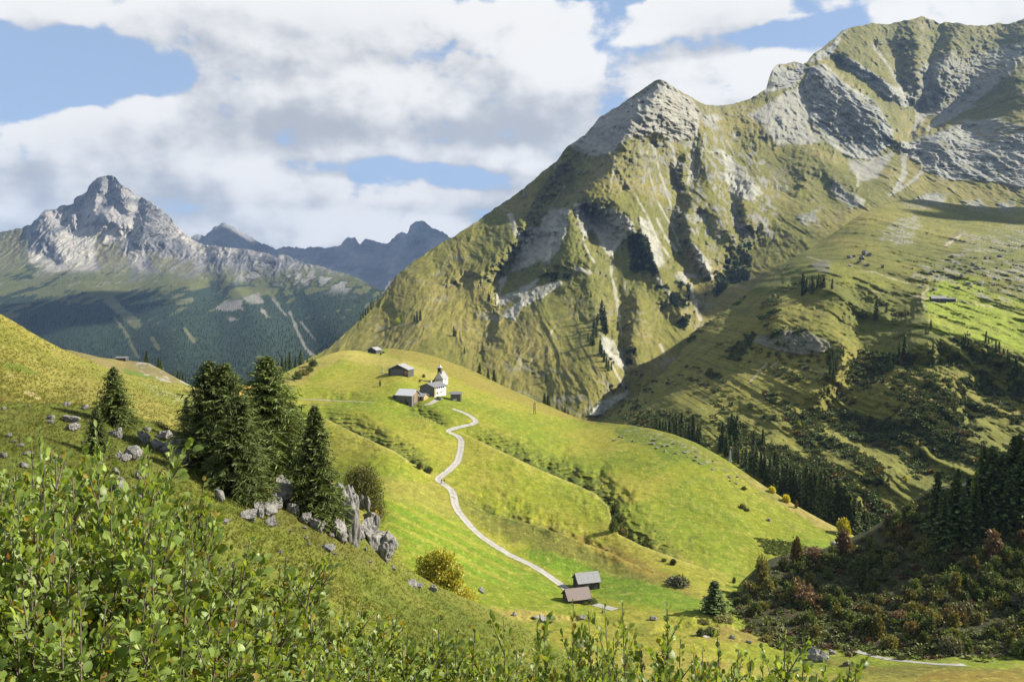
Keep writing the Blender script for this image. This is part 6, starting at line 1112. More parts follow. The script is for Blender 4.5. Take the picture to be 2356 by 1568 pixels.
class MB:
    def __init__(s): s.V = []; s.F = []
    def add(s, V, F): o = len(s.V); s.V += [tuple(v) for v in V]; s.F += [tuple(i + o for i in f) for f in F]; return s
    def box(s, x0, x1, y0, y1, z0, z1):
        return s.add([(x, y, z) for z in (z0, z1) for y in (y0, y1) for x in (x0, x1)], [(0, 2, 3, 1), (4, 5, 7, 6), (0, 1, 5, 4), (2, 6, 7, 3), (0, 4, 6, 2), (1, 3, 7, 5)])
    def beam(s, a, b, w):
        a = Vector(a); b = Vector(b); d = (b - a).normalized(); u = d.orthogonal().normalized(); v = d.cross(u)
        P = [p + (u * i + v * j) * w / 2 for p in (a, b) for i, j in ((-1, -1), (1, -1), (1, 1), (-1, 1))]
        return s.add(P, [(3, 2, 1, 0), (4, 5, 6, 7), (0, 1, 5, 4), (1, 2, 6, 5), (2, 3, 7, 6), (3, 0, 4, 7)])
    def slab(s, quad, t):
        """thick plate under a quad (given anticlockwise seen from above)"""
        Q = [Vector(p) for p in quad]; n = (Q[1] - Q[0]).cross(Q[3] - Q[0]).normalized() * -t
        return s.add(Q + [p + n for p in Q], [(0, 1, 2, 3), (7, 6, 5, 4), (0, 4, 5, 1), (1, 5, 6, 2), (2, 6, 7, 3), (3, 7, 4, 0)])
    def build(s, name, mat, parent=None):
        me = bpy.data.meshes.new(name); me.from_pydata(s.V, [], s.F); me.materials.append(mat); me.update(); return link(name, me, parent)

def house(name, label, P, yaw, L, Wd, hw, rise, wall, roof, oh=.5, og=.5, t=.16, cat="barn", left_extra=0.0, sink=1.5, extras=None, ridge_off=0.0):
    """gabled building: ridge along local x, front side at -y; extras(root, dims) adds its own parts"""
    root = link(name, None, None, P, (0, 0, yaw)); tag(root, label, cat)
    l, w = L / 2, Wd / 2; zt = hw + rise; ro = ridge_off
    m = MB(); m.add([(-l, -w, -sink), (-l, w, -sink), (-l, w, hw), (-l, ro, zt), (-l, -w, hw), (l, -w, -sink), (l, w, -sink), (l, w, hw), (l, ro, zt), (l, -w, hw)],
        [(0, 4, 3, 2, 1), (5, 6, 7, 8, 9), (0, 5, 9, 4), (1, 2, 7, 6)])
    m.build("wall", wall, root)
    sf = rise / (w + ro); sb = rise / (w - ro); lo, hi = -l - og, l + og; e = .03
    r = MB(); r.slab([(lo, -w - oh, hw - sf * oh + t + e), (hi, -w - oh, hw - sf * oh + t + e), (hi, ro, zt + t + e), (lo, ro, zt + t + e)], t)
    ob = oh + left_extra
    r.slab([(hi, w + ob, hw - sb * ob + t + e), (lo, w + ob, hw - sb * ob + t + e), (lo, ro + .004, zt + t + e + .003), (hi, ro + .004, zt + t + e + .003)], t)
    r.build("roof", roof, root)
    if extras: extras(root, l, w, hw, zt)
    return root
def boards_door(root, x, y, w, h, mat, axis='y', name="door", z0=0.0):
    m = MB()
    if axis == 'y': m.box(x - w / 2, x + w / 2, y - .04, y + .02, z0, z0 + h)
    else: m.box(y - .04, y + .04, x - w / 2, x + w / 2, z0, z0 + h)
    return m.build(name, mat, root)
def window(root, side, u, z, w, h, face, mat=M_GLASS):
    """side 'y-' : on the front wall at y=face ; 'x-' / 'x+' : on a gable at x=face"""
    f = MB(); p = MB(); d = .05
    if side == 'y-':
        for a in ((u - w / 2 - .08, u - w / 2, z - .08, z + h + .08), (u + w / 2, u + w / 2 + .08, z - .08, z + h + .08), (u - w / 2, u + w / 2, z - .08, z), (u - w / 2, u + w / 2, z + h, z + h + .08)): f.box(a[0], a[1], face - d, face + .02, a[2], a[3])
        p.box(u - w / 2, u + w / 2, face - .02, face + .01, z, z + h)
    else:
        s = -1 if side == 'x-' else 1
        for a in ((u - w / 2 - .08, u - w / 2, z - .08, z + h + .08), (u + w / 2, u + w / 2 + .08, z - .08, z + h + .08), (u - w / 2, u + w / 2, z - .08, z), (u - w / 2, u + w / 2, z + h, z + h + .08)): f.box(min(face, face + s * d), max(face, face + s * d), a[0], a[1], a[2], a[3])
        p.box(min(face - .01, face + s * .02), max(face - .01, face + s * .02), u - w / 2, u + w / 2, z, z + h)
    o = f.build("window", M_WOODD if side != 'y-' else M_WOODG, root); p.build("pane", mat, o); return o
RAD = math.radians

def hay1(root, l, w, hw, zt):
    boards_door(root, -.6, -w - .005, 1.5, 1.9, M_WOODG, z0=.1)
    m = MB(); [m.box(x - .07, x + .07, -w - .09, -w - .002, -1.2, hw - .05) for x in (-l + .08, l - .08)]; m.build("corner_post", M_WOODG, root)
    m = MB(); [m.beam((s, -w - .45, hw - .2), (s, 0, zt + .04), .12) for s in (-l - .4, l + .4)]; m.build("verge_board", M_WOODG, root)
P = hill.pt(1349, 1352); house("hay_barn", "grey shingled hay barn with dark board walls above the road end", P, RAD(16), 6.3, 4.6, 2.6, 1.9, M_WOODD, M_SHING, .45, .4, extras=hay1)
def hay2(root, l, w, hw, zt):
    boards_door(root, .2, -l - .02, 1.4, 1.7, M_WOODG, axis='x', z0=.1)
    m = MB(); [m.beam((s, -w - .45, hw - .2), (s, 0, zt + .04), .12) for s in (-l - .4, l + .4)]; m.build("verge_board", M_WOODD, root)
P = hill.pt(1326, 1383); house("hay_barn", "brown roofed hay barn beside the gravel road", P, RAD(16), 6.0, 4.8, 1.7, 1.9, M_WOODD, M_BROWN, .5, .4, extras=hay2)

def barnA(root, l, w, hw, zt):
    m = MB()   # open timber bay on the lit gable
    for z in np.arange(.3, hw + 1.6, .55): m.beam((l + .05, -w * .55, z), (l + .05, w * .35, z), .2)
    for y in (-w * .55, 0, w * .35): m.beam((l + .12, y, -1), (l + .12, y, hw + .8), .22)
    m.build("timber_rack", M_WOODY, root)
    boards_door(root, w * .65, l + .03, 1.9, 2.6, M_DARK, axis='x'); boards_door(root, 1.2, -w - .005, 1.2, 1.9, M_WOODD)
    m = MB(); m.box(-l - 2.2, -l - .01, -w + .5, w - .8, -1.5, hw - .4); m.build("lean_to", M_WOODD, root)
P = hill.pt(939, 924); house("cattle_barn", "wide barn with a pale sheet metal roof at the near side of the hamlet", P, RAD(-22), 8.8, 8.2, 3.8, 2.5, M_WOODG, M_TIN, .5, .6, extras=barnA)
P = hill.pt(969, 921); house("outbuilding", "low sunlit board annex between the pale roofed barn and the farmhouse", P + np.array([0, 2.5, 0]), RAD(-24), 5.0, 4.6, 2.2, 1.1, M_WOODY, M_SHING, .6, .5, cat="shed", extras=lambda r_, l, w, hw, zt: [boards_door(r_, .6, -w - .005, 1.0, 1.7, M_WOODD), boards_door(r_, -1.2, -w - .005, .7, .7, M_DARK, name="window", z0=1.0)])
def farm(root, l, w, hw, zt):
    for i, u in enumerate((-3.6, -1.6, .6, 2.6)): window(root, 'y-', u + .6, hw - 1.15, .95, .85, -w)
    for u in (-3.9, -.3, .9, 3.0): window(root, 'y-', u + .6, 1.2, .6, .7, -w)
    boards_door(root, -2.3, -w - .01, .8, 2.0, M_DARK, z0=.1)
    m = MB(); m.box(-l - .1, -l - .004, -w + .003, w - .003, 0.1, hw + .2); m.add([(-l - .1, -w, hw + .2), (-l - .1, w, hw + .2), (-l - .1, 0, zt - .02), (-l - .004, -w, hw + .2), (-l - .004, w, hw + .2), (-l - .004, 0, zt - .02)], [(0, 2, 1), (3, 4, 5)]); m.build("gable_cladding", M_WOODG, root)
    m = MB(); m.box(-l - .1, -l + 1.6, -w - .12, -w - .004, .2, hw - .1); m.build("plank_wall", M_WOODY, root)
    m = MB(); m.box(-1, -.4, .6, 1.2, zt - .4, zt + 1.0); m.build("chimney", M_PLAST, root)
P = hill.pt(994, 911); house("farmhouse", "farmhouse with a white plastered long side and a grey board gable", P + np.array([0, 6, 0]), RAD(64), 11.5, 8.6, 4.7, 1.7, M_PLAST, M_SLATE, .7, .8, cat="house", extras=farm)
def chapel(root, l, w, hw, zt):
    b = MB(); b.box(-l + .5, -l + 2.4, -.95, .95, zt - 1.6, zt + 2.5); o = b.build("bell_tower", M_WOODD, root)
    c_ = MB(); z = zt + 2.5; x0, x1 = -l + .15, -l + 2.75; xm = (x0 + x1) / 2
    c_.add([(x0, -1.3, z), (x1, -1.3, z), (x1, 1.3, z), (x0, 1.3, z), (x0 + .7, -.6, z + .55), (x1 - .7, -.6, z + .55), (x1 - .7, .6, z + .55), (x0 + .7, .6, z + .55), (xm, 0, z + 1.9)], [(3, 2, 1, 0), (0, 1, 5, 4), (1, 2, 6, 5), (2, 3, 7, 6), (3, 0, 4, 7), (4, 5, 8), (5, 6, 8), (6, 7, 8), (7, 4, 8)])
    c_.build("tower_cap", M_TIN, o); s_ = MB(); s_.beam((xm, 0, z + 1.8), (xm, 0, z + 3.1), .09); s_.beam((xm, -.35, z + 2.7), (xm, .35, z + 2.7), .08); s_.build("cross", M_DARK, o)
    l_ = MB(); l_.box(-l + .45, -l + .5 - .002, -.4, .4, zt + .9, zt + 2.0); l_.build("louvre", M_DARK, o)
    window(root, 'y-', .4, 1.4, .7, 1.5, -w); boards_door(root, 0, -l - .02, 1.1, 2.1, M_WOODD, axis='x')
    m = MB(); m.box(-l - 1.2, -l - .02, -w * .8, w * .8, 2.55, 2.68); m.build("porch_roof", M_SLATE, root)
P = hill.pt(1014, 884); house("chapel", "small white chapel with a dark wooden bell tower behind the farmhouse", P + np.array([0, 4, 0]), RAD(72), 7.2, 5.0, 3.2, 3.6, M_PLAST, M_SHING, .4, .3, cat="chapel", left_extra=2.0, extras=chapel)
def shedE(root, l, w, hw, zt):
    m = MB(); m.box(-1.3, .4, -w - .03, -w - .002, .0, .9); m.build("pale_panel", M_PLAST, root); boards_door(root, .2, -l - .02, 1.0, 1.8, M_DARK, axis='x')
    m = MB(); m.beam((l + .5, -w + .1, -1.0), (l + .5, -w + .1, hw - .1), .16); m.beam((l + .5, w - .1, -1.0), (l + .5, w - .1, hw - .1), .16); m.build("post", M_WOODG, root)
P = hill.pt(1048, 920); house("shed", "small grey plank shed with a lean roof right of the farmhouse", P, RAD(8), 4.8, 4.2, 3.3, .9, M_WOODG, M_SLATE, .5, .7, cat="shed", extras=shedE, ridge_off=.6)
def barnF(root, l, w, hw, zt):
    m = MB(); m.box(-l - .03, -l - .003, -w * .55, w * .78, 0, hw + .2); m.build("plank_wall", M_WOODG, root)
    m = MB(); m.box(-l - .06, -l - .032, -w + .25, -w * .62, .2, hw - .7); m.build("porch_opening", M_WOODY, root)
    m = MB()
    for y in (-w + .2, -w * .6): m.beam((-l - .12, y, -.8), (-l - .12, y, hw), .2)
    for z in (.6, 1.1): m.beam((-l - .12, -w + .2, z), (-l - .12, -w * .6, z), .12)
    m.build("porch_rail", M_WOODD, root)
    m = MB(); m.beam((-l - .4, 0, zt), (-l - .4, 0, zt + 1.4), .14); m.beam((-l - .4, -.4, zt + 1.0), (-l - .4, .4, zt + 1.0), .1); m.build("ridge_cross", M_TIN, root)
    m = MB()
    for s in (-1, 1): m.beam((-l - .55, 0, zt + .22), (-l - .55, s * (w + .5), hw - .05), .3)
    m.build("verge_board", M_TIN, root)
P = hill.pt(920, 863); house("upper_barn", "large dark barn with pale verge boards above the hamlet", P + np.array([0, 5, 0]), RAD(78), 9.5, 11.6, 3.2, 2.6, M_WOODD, M_SHING, .7, .5, extras=barnF)
def barnG(root, l, w, hw, zt):
    m = MB(); [m.beam((-l - .4, s * (w + .4), -.4), (-l - .4, s * (w + .4), hw), .16) for s in (-1, 1)]; m.build("post", M_WOODD, root)
    m = MB(); [m.beam((-l - .5, 0, zt + .2), (-l - .5, s * (w + .4), hw - .05), .2) for s in (-1, 1)]; m.build("verge_board", M_SHING, root)
P = hill.pt(861, 812); house("brow_barn", "solitary dark barn on the brow of the meadow hill", P + np.array([0, 2, 0]), RAD(66), 7, 6.4, 2.2, 1.7, M_WOODD, M_SHING, .6, .5, extras=barnG)
P = at(281, 829.5, 297); house("field_hut", "tiny dark hut on the tan rise behind the left slope", P, RAD(4), 3.7, 3, 1.0, .45, M_WOODD, M_SLATE, .2, .2, cat="hut", extras=lambda r_, l, w, hw, zt: boards_door(r_, .6, -w - .005, .7, .8, M_WOODG))
P = spur.pt(2158, 693); house("alpine_hut", "long low alpine hut with grey roof on the bright shoulder meadow", P, RAD(-14), 11, 7, 2.6, 2.0, M_WOODD, M_SHING, .7, .6, cat="hut", extras=lambda r_, l, w, hw, zt: [window(r_, 'y-', -2, 1.0, .9, .9, -w), window(r_, 'y-', 2.4, 1.0, .9, .9, -w), boards_door(r_, .2, -w - .005, 1.1, 2, M_WOODG)])
P = spur.pt(2184, 693); house("cow_shed", "lower flat roofed shed joined end to end with the alpine hut", P, RAD(-6), 8.5, 5, 2.0, .8, M_WOODD, M_SLATE, .4, .3, cat="shed", extras=lambda r_, l, w, hw, zt: [boards_door(r_, -2, -w - .005, 1.4, 1.6, M_DARK), boards_door(r_, 1.6, -w - .005, 1.2, 1.6, M_DARK)])

# ---- small things in the hamlet
P = hill.pt(1010, 918.5); car = link("car", None, None, P + np.array([0, 0, .02]), (0, 0, RAD(-70))); tag(car, "dark teal estate car parked on the lane before the farmhouse", "car")
def loft(sections):
    V = []; F = []
    n = len(sections[0])
    for s_ in sections: V += s_
    for i in range(len(sections) - 1):
        for j in range(n): a = i * n + j; b = i * n + (j + 1) % n; F.append((a, b, b + n, a + n))
    F.append(tuple(range(n))[::-1]); F.append(tuple(range((len(sections) - 1) * n, len(sections) * n))); return V, F
def sect(x, zb, zt, hw_, ht): return [(x, -hw_, zb), (x, hw_, zb), (x, hw_ * 1.02, (zb + zt) / 2), (x, ht, zt), (x, -ht, zt), (x, -hw_ * 1.02, (zb + zt) / 2)]
M_PAINT = plain_mat("teal_paint", (.02, .07, .075), (.025, .08, .085), 2, .25, (1, 1, 1), 0, .6); M_RUB = plain_mat("rubber", (.015, .015, .015), (.02, .02, .02), 5, .9, (1, 1, 1), 0)
m = MB(); m.add(*loft([sect(-2.15, .38, .72, .78, .74), sect(-2.05, .26, .95, .84, .78), sect(-1.2, .22, .98, .87, .8), sect(1.2, .22, .95, .87, .8), sect(2.0, .26, .88, .82, .74), sect(2.15, .36, .7, .74, .68)])); m.build("body", M_PAINT, car)
m = MB(); m.add(*loft([sect(-2.0, .96, 1.0, .76, .7), sect(-1.75, .96, 1.44, .77, .6), sect(.2, .96, 1.5, .77, .6), sect(1.05, .955, 1.0, .77, .7)])); m.build("cabin", M_GLASS, car)
for sx in (-1.35, 1.35):
    for sy in (-.78, .78):
        w_ = tube([(sx, sy - .1, .32), (sx, sy + .1, .32)], [.32, .32], 16); wo_ = link("wheel", make_mesh("wheel", w_[0], w_[1] + [np.array([[0, i, i + 1] for i in range(1, 15)]), np.array([[16, 16 + i + 1, 16 + i] for i in range(1, 15)])], None, False, M_RUB), car)
for sy in (-.55, .55): m = MB(); m.box(2.08, 2.19, sy - .16, sy + .16, .62, .76); m.build("headlight", M_TIN, car)
P = hill.pt(939, 931); tt = tube([(0, -.6, .7), (0, .6, .7)], [.75, .75], 20); vv = tt[0]
o = link("round_bale", make_mesh("round_bale", vv, tt[1] + [np.array([[0, i, i + 1] for i in range(1, 19)]), np.array([[20, 20 + i + 1, 20 + i] for i in range(1, 19)])], None, False, M_RUB), None, P, (0, 0, RAD(60))); tag(o, "black wrapped round bale on the grass in front of the pale roofed barn", "bale")
P = hill.pt(948, 931); m = MB()
for i in range(16): x = random.uniform(-1.3, 1.3); m.beam((x, random.uniform(-.2, .2), -.2), (x + random.uniform(-.5, .5), random.uniform(-.2, .2), random.uniform(.9, 2.0)), .13)
m.box(-1.4, 1.4, -.25, .3, -.2, .55); o = m.build("firewood_stack", M_WOODD); o.location = tuple(P); tag(o, "dark heap of poles and firewood beside the black bale", "firewood")
P = hill.pt(879.5, 858); m = MB(); m.box(-1.1, 1.1, -.4, .4, 0, .12); m.box(-1.1, 1.1, -.4, -.3, .12, .5); m.box(-1.1, 1.1, .3, .4, .12, .5); m.box(-1.1, -1.0, -.3, .3, .12, .5); m.box(1.0, 1.1, -.3, .3, .12, .5); o = m.build("water_trough", M_TIN); o.location = tuple(P); tag(o, "pale water trough left of the large upper barn", "trough")
P = hill.pt(882.5, 857); m = MB(); m.beam((0, 0, -.3), (0, 0, 3.0), .16); m.beam((-.7, 0, 2.4), (.7, 0, 2.4), .14); o = m.build("wayside_cross", M_TIN); o.location = tuple(P); tag(o, "slim white cross standing behind the water trough", "cross")
P = hill.pt(1230, 952); root = link("utility_pole", None, None, P); tag(root, "pair of bare wooden poles with a crossbar on the meadow rim", "pole")
for dx in (-.55, .55): m = MB(); m.beam((dx, 0, -.5), (dx * .55, 0, 6.1), .26); m.build("pole", M_WOODG, root)
m = MB(); m.beam((-.75, 0, 5.7), (.75, 0, 5.7), .2); m.beam((-.5, .1, 1.2), (.45, .1, 4.2), .12); m.build("crossbar", M_WOODG, root)
P = hill.pt(1682, 1067); root = link("lattice_mast", None, None, P + np.array([0, 1.5, -.2])); tag(root, "thin metal lattice mast with a round ball on top at the ravine edge", "mast")
m = MB(); h_ = 7.0
for a, b in ((-.6, -.25), (.55, .22)): m.beam((a, 0, -.5), (b, 0, h_ - 1), .09)
m.beam((0, .6, -.5), (.2, 0, h_), .09)
for i in range(4): z = .4 + i * 1.5; m.beam((-.55 + .08 * i, 0, z), (.5 - .08 * i, 0, z + 1.4), .07)
m.build("frame", M_TIN, root); bm = bmesh.new(); bmesh.ops.create_icosphere(bm, subdivisions=2, radius=.38); me = bpy.data.meshes.new("ball"); bm.to_mesh(me); bm.free(); me.materials.append(plain_mat("orange_ball", (.55, .24, .12), (.65, .32, .2), 2, .5, (1, 1, 1), 0)); b_ = link("ball", me, root, (.2, 0, h_ + .2))
P = spur.pt(2225, 795); m = MB(); m.beam((0, 0, -.5), (0, 0, 10.5), .3); m.beam((-.8, 0, 9.8), (.8, 0, 9.8), .2); o = m.build("cable_pole", M_WOODD); o.location = tuple(P); tag(o, "tall thin wooden pole on the rim below the hut meadow", "pole")
P = hill.pt(1037.5, 941); root = link("signpost", None, None, P); tag(root, "small pale signpost at the upper start of the gravel road", "sign"); m = MB(); m.beam((0, 0, -.2), (0, 0, 2.0), .12); m.build("post", M_WOODG, root); m = MB(); m.box(-.35, .35, -.1, -.065, 1.45, 1.95); m.build("board", M_PLAST, root)
q = np.random.RandomState(4)
for i in range(9):
    x = 1722 - 602 + i * 6.3; y = 1000 + i * 4.0  # short line of leaning fence posts on the fold below the hamlet
    x, y = cB([(70 + i * 27, 108 + i * 9)])[0]; P = hill.pt(x, y); m = MB(); m.beam((0, 0, -.3), (q.uniform(-.15, .15), 0, 1.2), .13); o = m.build("fence_post", M_WOODG); o.location = tuple(P); tag(o, "leaning fence post in the short line on the bank under the hamlet", "fence post", "fence posts under the hamlet")

# ================================================================== PEOPLE
def skin_mesh(name, joints, mat, parent, sub=2):
    """joints: chains of (x, y, z, radius); the first point of a later chain may name an earlier vertex index"""
    V = []; E = []; Rr = []
    for ch in joints:
        prev = None
        for p in ch:
            if isinstance(p, int): prev = p; continue
            V.append(p[:3]); Rr.append(p[3]); i = len(V) - 1
            if prev is not None: E.append((prev, i))
            prev = i
    me = bpy.data.meshes.new(name); me.from_pydata(V, E, []); me.materials.append(mat); o = link(name, me, parent)
    sk = o.modifiers.new("skin", 'SKIN'); sk.use_smooth_shade = True
    for d_, r_ in zip(me.skin_vertices[0].data, Rr): d_.radius = (r_, r_)
    me.skin_vertices[0].data[0].use_root = True
    s_ = o.modifiers.new("sub", 'SUBSURF'); s_.levels = sub; s_.render_levels = sub; return o
M_SKIN = plain_mat("skin", (.50, .32, .24), (.56, .37, .28), 8, .6, (1, 1, 1), 0)
def cloth(n_, c_): return plain_mat(n_, c_, tuple(min(1, v * 1.25) for v in c_), 12, .85, (1, 1, 1), .2, .2, .01)
def walker(P, yaw, label, top, legs, hair, pack=None):
    root = link("person", None, None, P, (0, 0, yaw)); tag(root, label, "person")
    # walks towards local +y; left leg forward
    hip, sh = .92, 1.42
    body = [[(0, 0, hip, .12), (0, .01, 1.15, .115), (0, 0, 1.34, .13), (0, .01, 1.47, .055), (0, .02, 1.55, .055), (0, .03, 1.62, .09), (0, .03, 1.69, .085), (0, .02, 1.74, .05)],
        [2, (-.17, 0, 1.40, .06), (-.24, -.10, 1.15, .045), (-.23, .02, .93, .035), (-.23, .06, .85, .03), (-.22, .10, .78, .012)], [2, (.17, 0, 1.40, .06), (.24, .08, 1.15, .045), (.23, .22, .96, .035), (.23, .27, .89, .03), (.22, .31, .83, .012)],
        [0, (-.09, 0, .86, .085), (-.10, .14, .50, .06), (-.10, .24, .10, .042), (-.10, .36, .04, .035)], [0, (.09, 0, .86, .085), (.10, -.02, .48, .06), (.10, -.26, .14, .042), (.10, -.18, .05, .035)]]
    b = skin_mesh("body", body, M_SKIN, root)
    skin_mesh("jacket", [[(0, 0, .90, .145), (0, .01, 1.15, .14), (0, 0, 1.34, .155), (0, .01, 1.44, .085)], [2, (-.175, 0, 1.395, .08), (-.245, -.10, 1.15, .062), (-.235, .0, .96, .052)], [2, (.175, 0, 1.395, .08), (.245, .08, 1.15, .062), (.235, .20, .99, .052)]], top, b)
    skin_mesh("trousers", [[(0, 0, .93, .135), (0, 0, .86, .12)], [1, (-.09, 0, .84, .10), (-.10, .14, .50, .078), (-.10, .235, .13, .066)], [1, (.09, 0, .84, .10), (.10, -.02, .48, .078), (.10, -.25, .17, .066)]], legs, b)
    for s_, y0, z0 in ((-1, .30, .05), (1, -.22, .06)): m = MB(); m.box(s_ * .10 - .05, s_ * .10 + .05, y0 - .1, y0 + .17, z0 - .05, z0 + .05); m.build("shoe", M_RUB, b)
    bm = bmesh.new(); bmesh.ops.create_uvsphere(bm, u_segments=14, v_segments=10, radius=.115)
    for v_ in list(bm.verts):
        if v_.co.z < -.02 and v_.co.y > .0: bm.verts.remove(v_)
    me = bpy.data.meshes.new("hair"); bm.to_mesh(me); bm.free(); me.materials.append(hair); link("hair", me, b, (0, .015, 1.68))
    bm = bmesh.new(); bmesh.ops.create_cone(bm, segments=6, radius1=.02, radius2=.004, depth=.05); me = bpy.data.meshes.new("nose"); bm.to_mesh(me); bm.free(); me.materials.append(M_SKIN); link("nose", me, b, (0, .125, 1.63), (-1.2, 0, 0))
    for s_ in (-1, 1):
        bm = bmesh.new(); bmesh.ops.create_icosphere(bm, subdivisions=1, radius=.014); me = bpy.data.meshes.new("eye"); bm.to_mesh(me); bm.free(); me.materials.append(M_DARK); link("eye", me, b, (s_ * .033, .112, 1.655))
    if pack: m = MB(); m.add(*loft([[(-.15, -.14, z), (.15, -.14, z), (.13, -.14 - d_, z), (-.13, -.14 - d_, z)] for z, d_ in ((.98, .12), (1.1, .19), (1.3, .17), (1.42, .08))])); m.build("rucksack", pack, b)
    return root
def road_pt(x, y): P = hill.pt(x, y); return P + np.array([0, 0, .14])
walker(road_pt(1015.5, 1113), RAD(8), "walker in dark blue grey clothes on the gravel road", cloth("slate_jacket", (.07, .08, .10)), cloth("navy_trousers", (.03, .035, .05)), cloth("dark_hair", (.03, .022, .016)))
walker(road_pt(1022.7, 1112.5), RAD(-6), "walker in a red top and pale trousers on the gravel road", cloth("red_top", (.30, .03, .025)), cloth("sand_trousers", (.50, .42, .30)), cloth("fair_hair", (.32, .22, .11)), None)

# ================================================================== GROUND COVER
def scatter(name, temps, pos, scale, tint, mat, kind='stuff', yaw=True, squash=None):
    q = np.random.RandomState(len(pos)); parts = []; ti = q.randint(0, len(temps), len(pos)); pos = np.asarray(pos); scale = np.asarray(scale)
    Vs = []; Qs = []; Ts = []; Cs = []; off = 0
    for t_ in range(len(temps)):
        V, F, C = temps[t_]; idx = np.where(ti == t_)[0]; n = len(idx)
        if not n: continue
        a = q.rand(n) * 6.28 if yaw else np.zeros(n); ca, sa = np.cos(a), np.sin(a); s_ = scale[idx]
        if s_.ndim == 1: s_ = np.stack([s_, s_, s_], -1)
        W = V[None] * s_[:, None]; X = W[..., 0] * ca[:, None] - W[..., 1] * sa[:, None]; Yy = W[..., 0] * sa[:, None] + W[..., 1] * ca[:, None]
        W = np.stack([X, Yy, W[..., 2]], -1) + pos[idx][:, None]
        for f in (F if isinstance(F, list) else [F]):
            f = np.asarray(f); g_ = (f[None] + (np.arange(n) * len(V))[:, None, None] + off).reshape(-1, f.shape[1]); (Qs if f.shape[1] == 4 else Ts).append(g_)
        Vs.append(W.reshape(-1, 3)); Cs.append((C[None] * tint[idx][:, None]).reshape(-1, 3)); off += n * len(V)
    me = make_mesh(name, np.concatenate(Vs), [np.concatenate(x) for x in (Qs, Ts) if x], np.concatenate(Cs), False, mat); o = link(name, me); o['kind'] = kind; return o

def sample_mask(body, mask, n, seed):
    """random ground points where mask is high, even over the picture of the body"""
    q = np.random.RandomState(seed); w = (mask * np.abs(np.gradient(body.PY, axis=0))).ravel(); w = w / w.sum(); i = q.choice(w.size, n, p=w); j, k_ = np.unravel_index(i, mask.shape)
    j = np.minimum(j, body.ny - 2); k_ = np.minimum(k_, body.nx - 2); u, v_ = q.rand(n, 1), q.rand(n, 1)
    P = body.P; return (P[j, k_] * (1 - u) + P[j, k_ + 1] * u) * (1 - v_) + (P[j + 1, k_] * (1 - u) + P[j + 1, k_ + 1] * u) * v_, q
def cone_tree(seed):
    q = np.random.RandomState(seed); parts = []
    for z0, z1, r_ in ((.0, .5, .2), (.25, .78, .15), (.5, 1.0, .095)):
        a = np.linspace(0, 6.283, 6, endpoint=False) + q.rand(); V = np.concatenate([np.stack([r_ * (.8 + .4 * q.rand(6)) * np.cos(a), r_ * np.sin(a), z0 + .06 * q.rand(6)], -1), [[0, 0, z1]]])
        parts.append((V, [np.array([[i, (i + 1) % 6, 6] for i in range(6)])], np.ones((7, 3))))
    return merge(parts)
def clump(seed, n, size):
    A, st = leafball(seed, n, size, LOB[seed % 2], (.8, .8, .8), (1.3, 1.3, 1.2), 1, .01); return A
M_FAR = leaf_mat("forest_needles", 0, .8, .1, 0); M_SCRUB = leaf_mat("scrub_leaves", .15, .7, .15, 0)
P, q = sample_mask(left, FORM ** 1.5, 24000, 5); n = len(P)
tn = np.array([.022, .040, .022]) * (.6 + .8 * q.rand(n, 1)); tn[q.rand(n) < .12] *= np.array([1.9, 1.5, 1.1]); hgt = 3.5 + 8 * q.rand(n) ** 1.6; hgt *= np.clip((0 - P[:, 2]) / 250 + .75, .45, 1.1)
scatter("forest", [cone_tree(i) for i in range(4)], P - np.array([0, 0, .5]), np.stack([hgt * 1.1, hgt * 1.1, hgt], -1), tn, M_FAR)
P, q = sample_mask(spur, np.maximum(SPUR_SCR ** 2, SPARSE), 11500, 6); n = len(P); s_ = (.9 + 2.3 * q.rand(n) ** 2) * np.where(P[:, 1] < 520, 1.0, 1.15)
tn = np.array([.09, .12, .04]) * (.6 + .9 * q.rand(n, 1)); w_ = q.rand(n); tn[w_ < .13] = np.array([.14, .125, .045]) * (.7 + .6 * q.rand((w_ < .13).sum(), 1)); tn[w_ > .985] = (.18, .10, .05); tn[(w_ > .955) & (w_ <= .975)] = (.24, .17, .03); tn[(w_ > .75) & (w_ <= .955)] = np.array([.11, .15, .055]) * (.8 + .5 * q.rand(((w_ > .75) & (w_ <= .955)).sum(), 1))
scatter("scrub", [clump(i, 42, .3) for i in range(5)], P - np.array([0, 0, .15]), np.stack([s_, s_, s_ * .8], -1), tn, M_SCRUB)
P, q = sample_mask(main, SCRM ** 2, 2600, 7); n = len(P); s_ = 1.8 + 3 * q.rand(n) ** 2
scatter("scrub", [clump(i, 30, .32) for i in range(5)], P - np.array([0, 0, .2]), np.stack([s_, s_, s_ * .8], -1), np.array([.030, .045, .018]) * (.6 + .9 * q.rand(n, 1)), M_SCRUB)
bm_ = (bank.PX < 2700) * 1.0
P, q = sample_mask(bank, bm_, 2600, 8); n = len(P); s_ = .7 + 1.5 * q.rand(n); tn = np.array([.13, .15, .045]) * (.6 + 1.0 * q.rand(n, 1)); w_ = q.rand(n); tn[w_ < .12] = (.13, .08, .045); tn[w_ > .85] = np.array([.12, .14, .04])
scatter("undergrowth", [clump(i, 60, .22) for i in range(5)], P - np.array([0, 0, .1]), np.stack([s_, s_, s_ * .8], -1), tn, M_SCRUB)
hm_ = TER * sstep(-.2, .2, wnH)
P, q = sample_mask(hill, hm_ ** 1.5, 220, 9); n = len(P); s_ = .2 + .35 * q.rand(n) ** 2
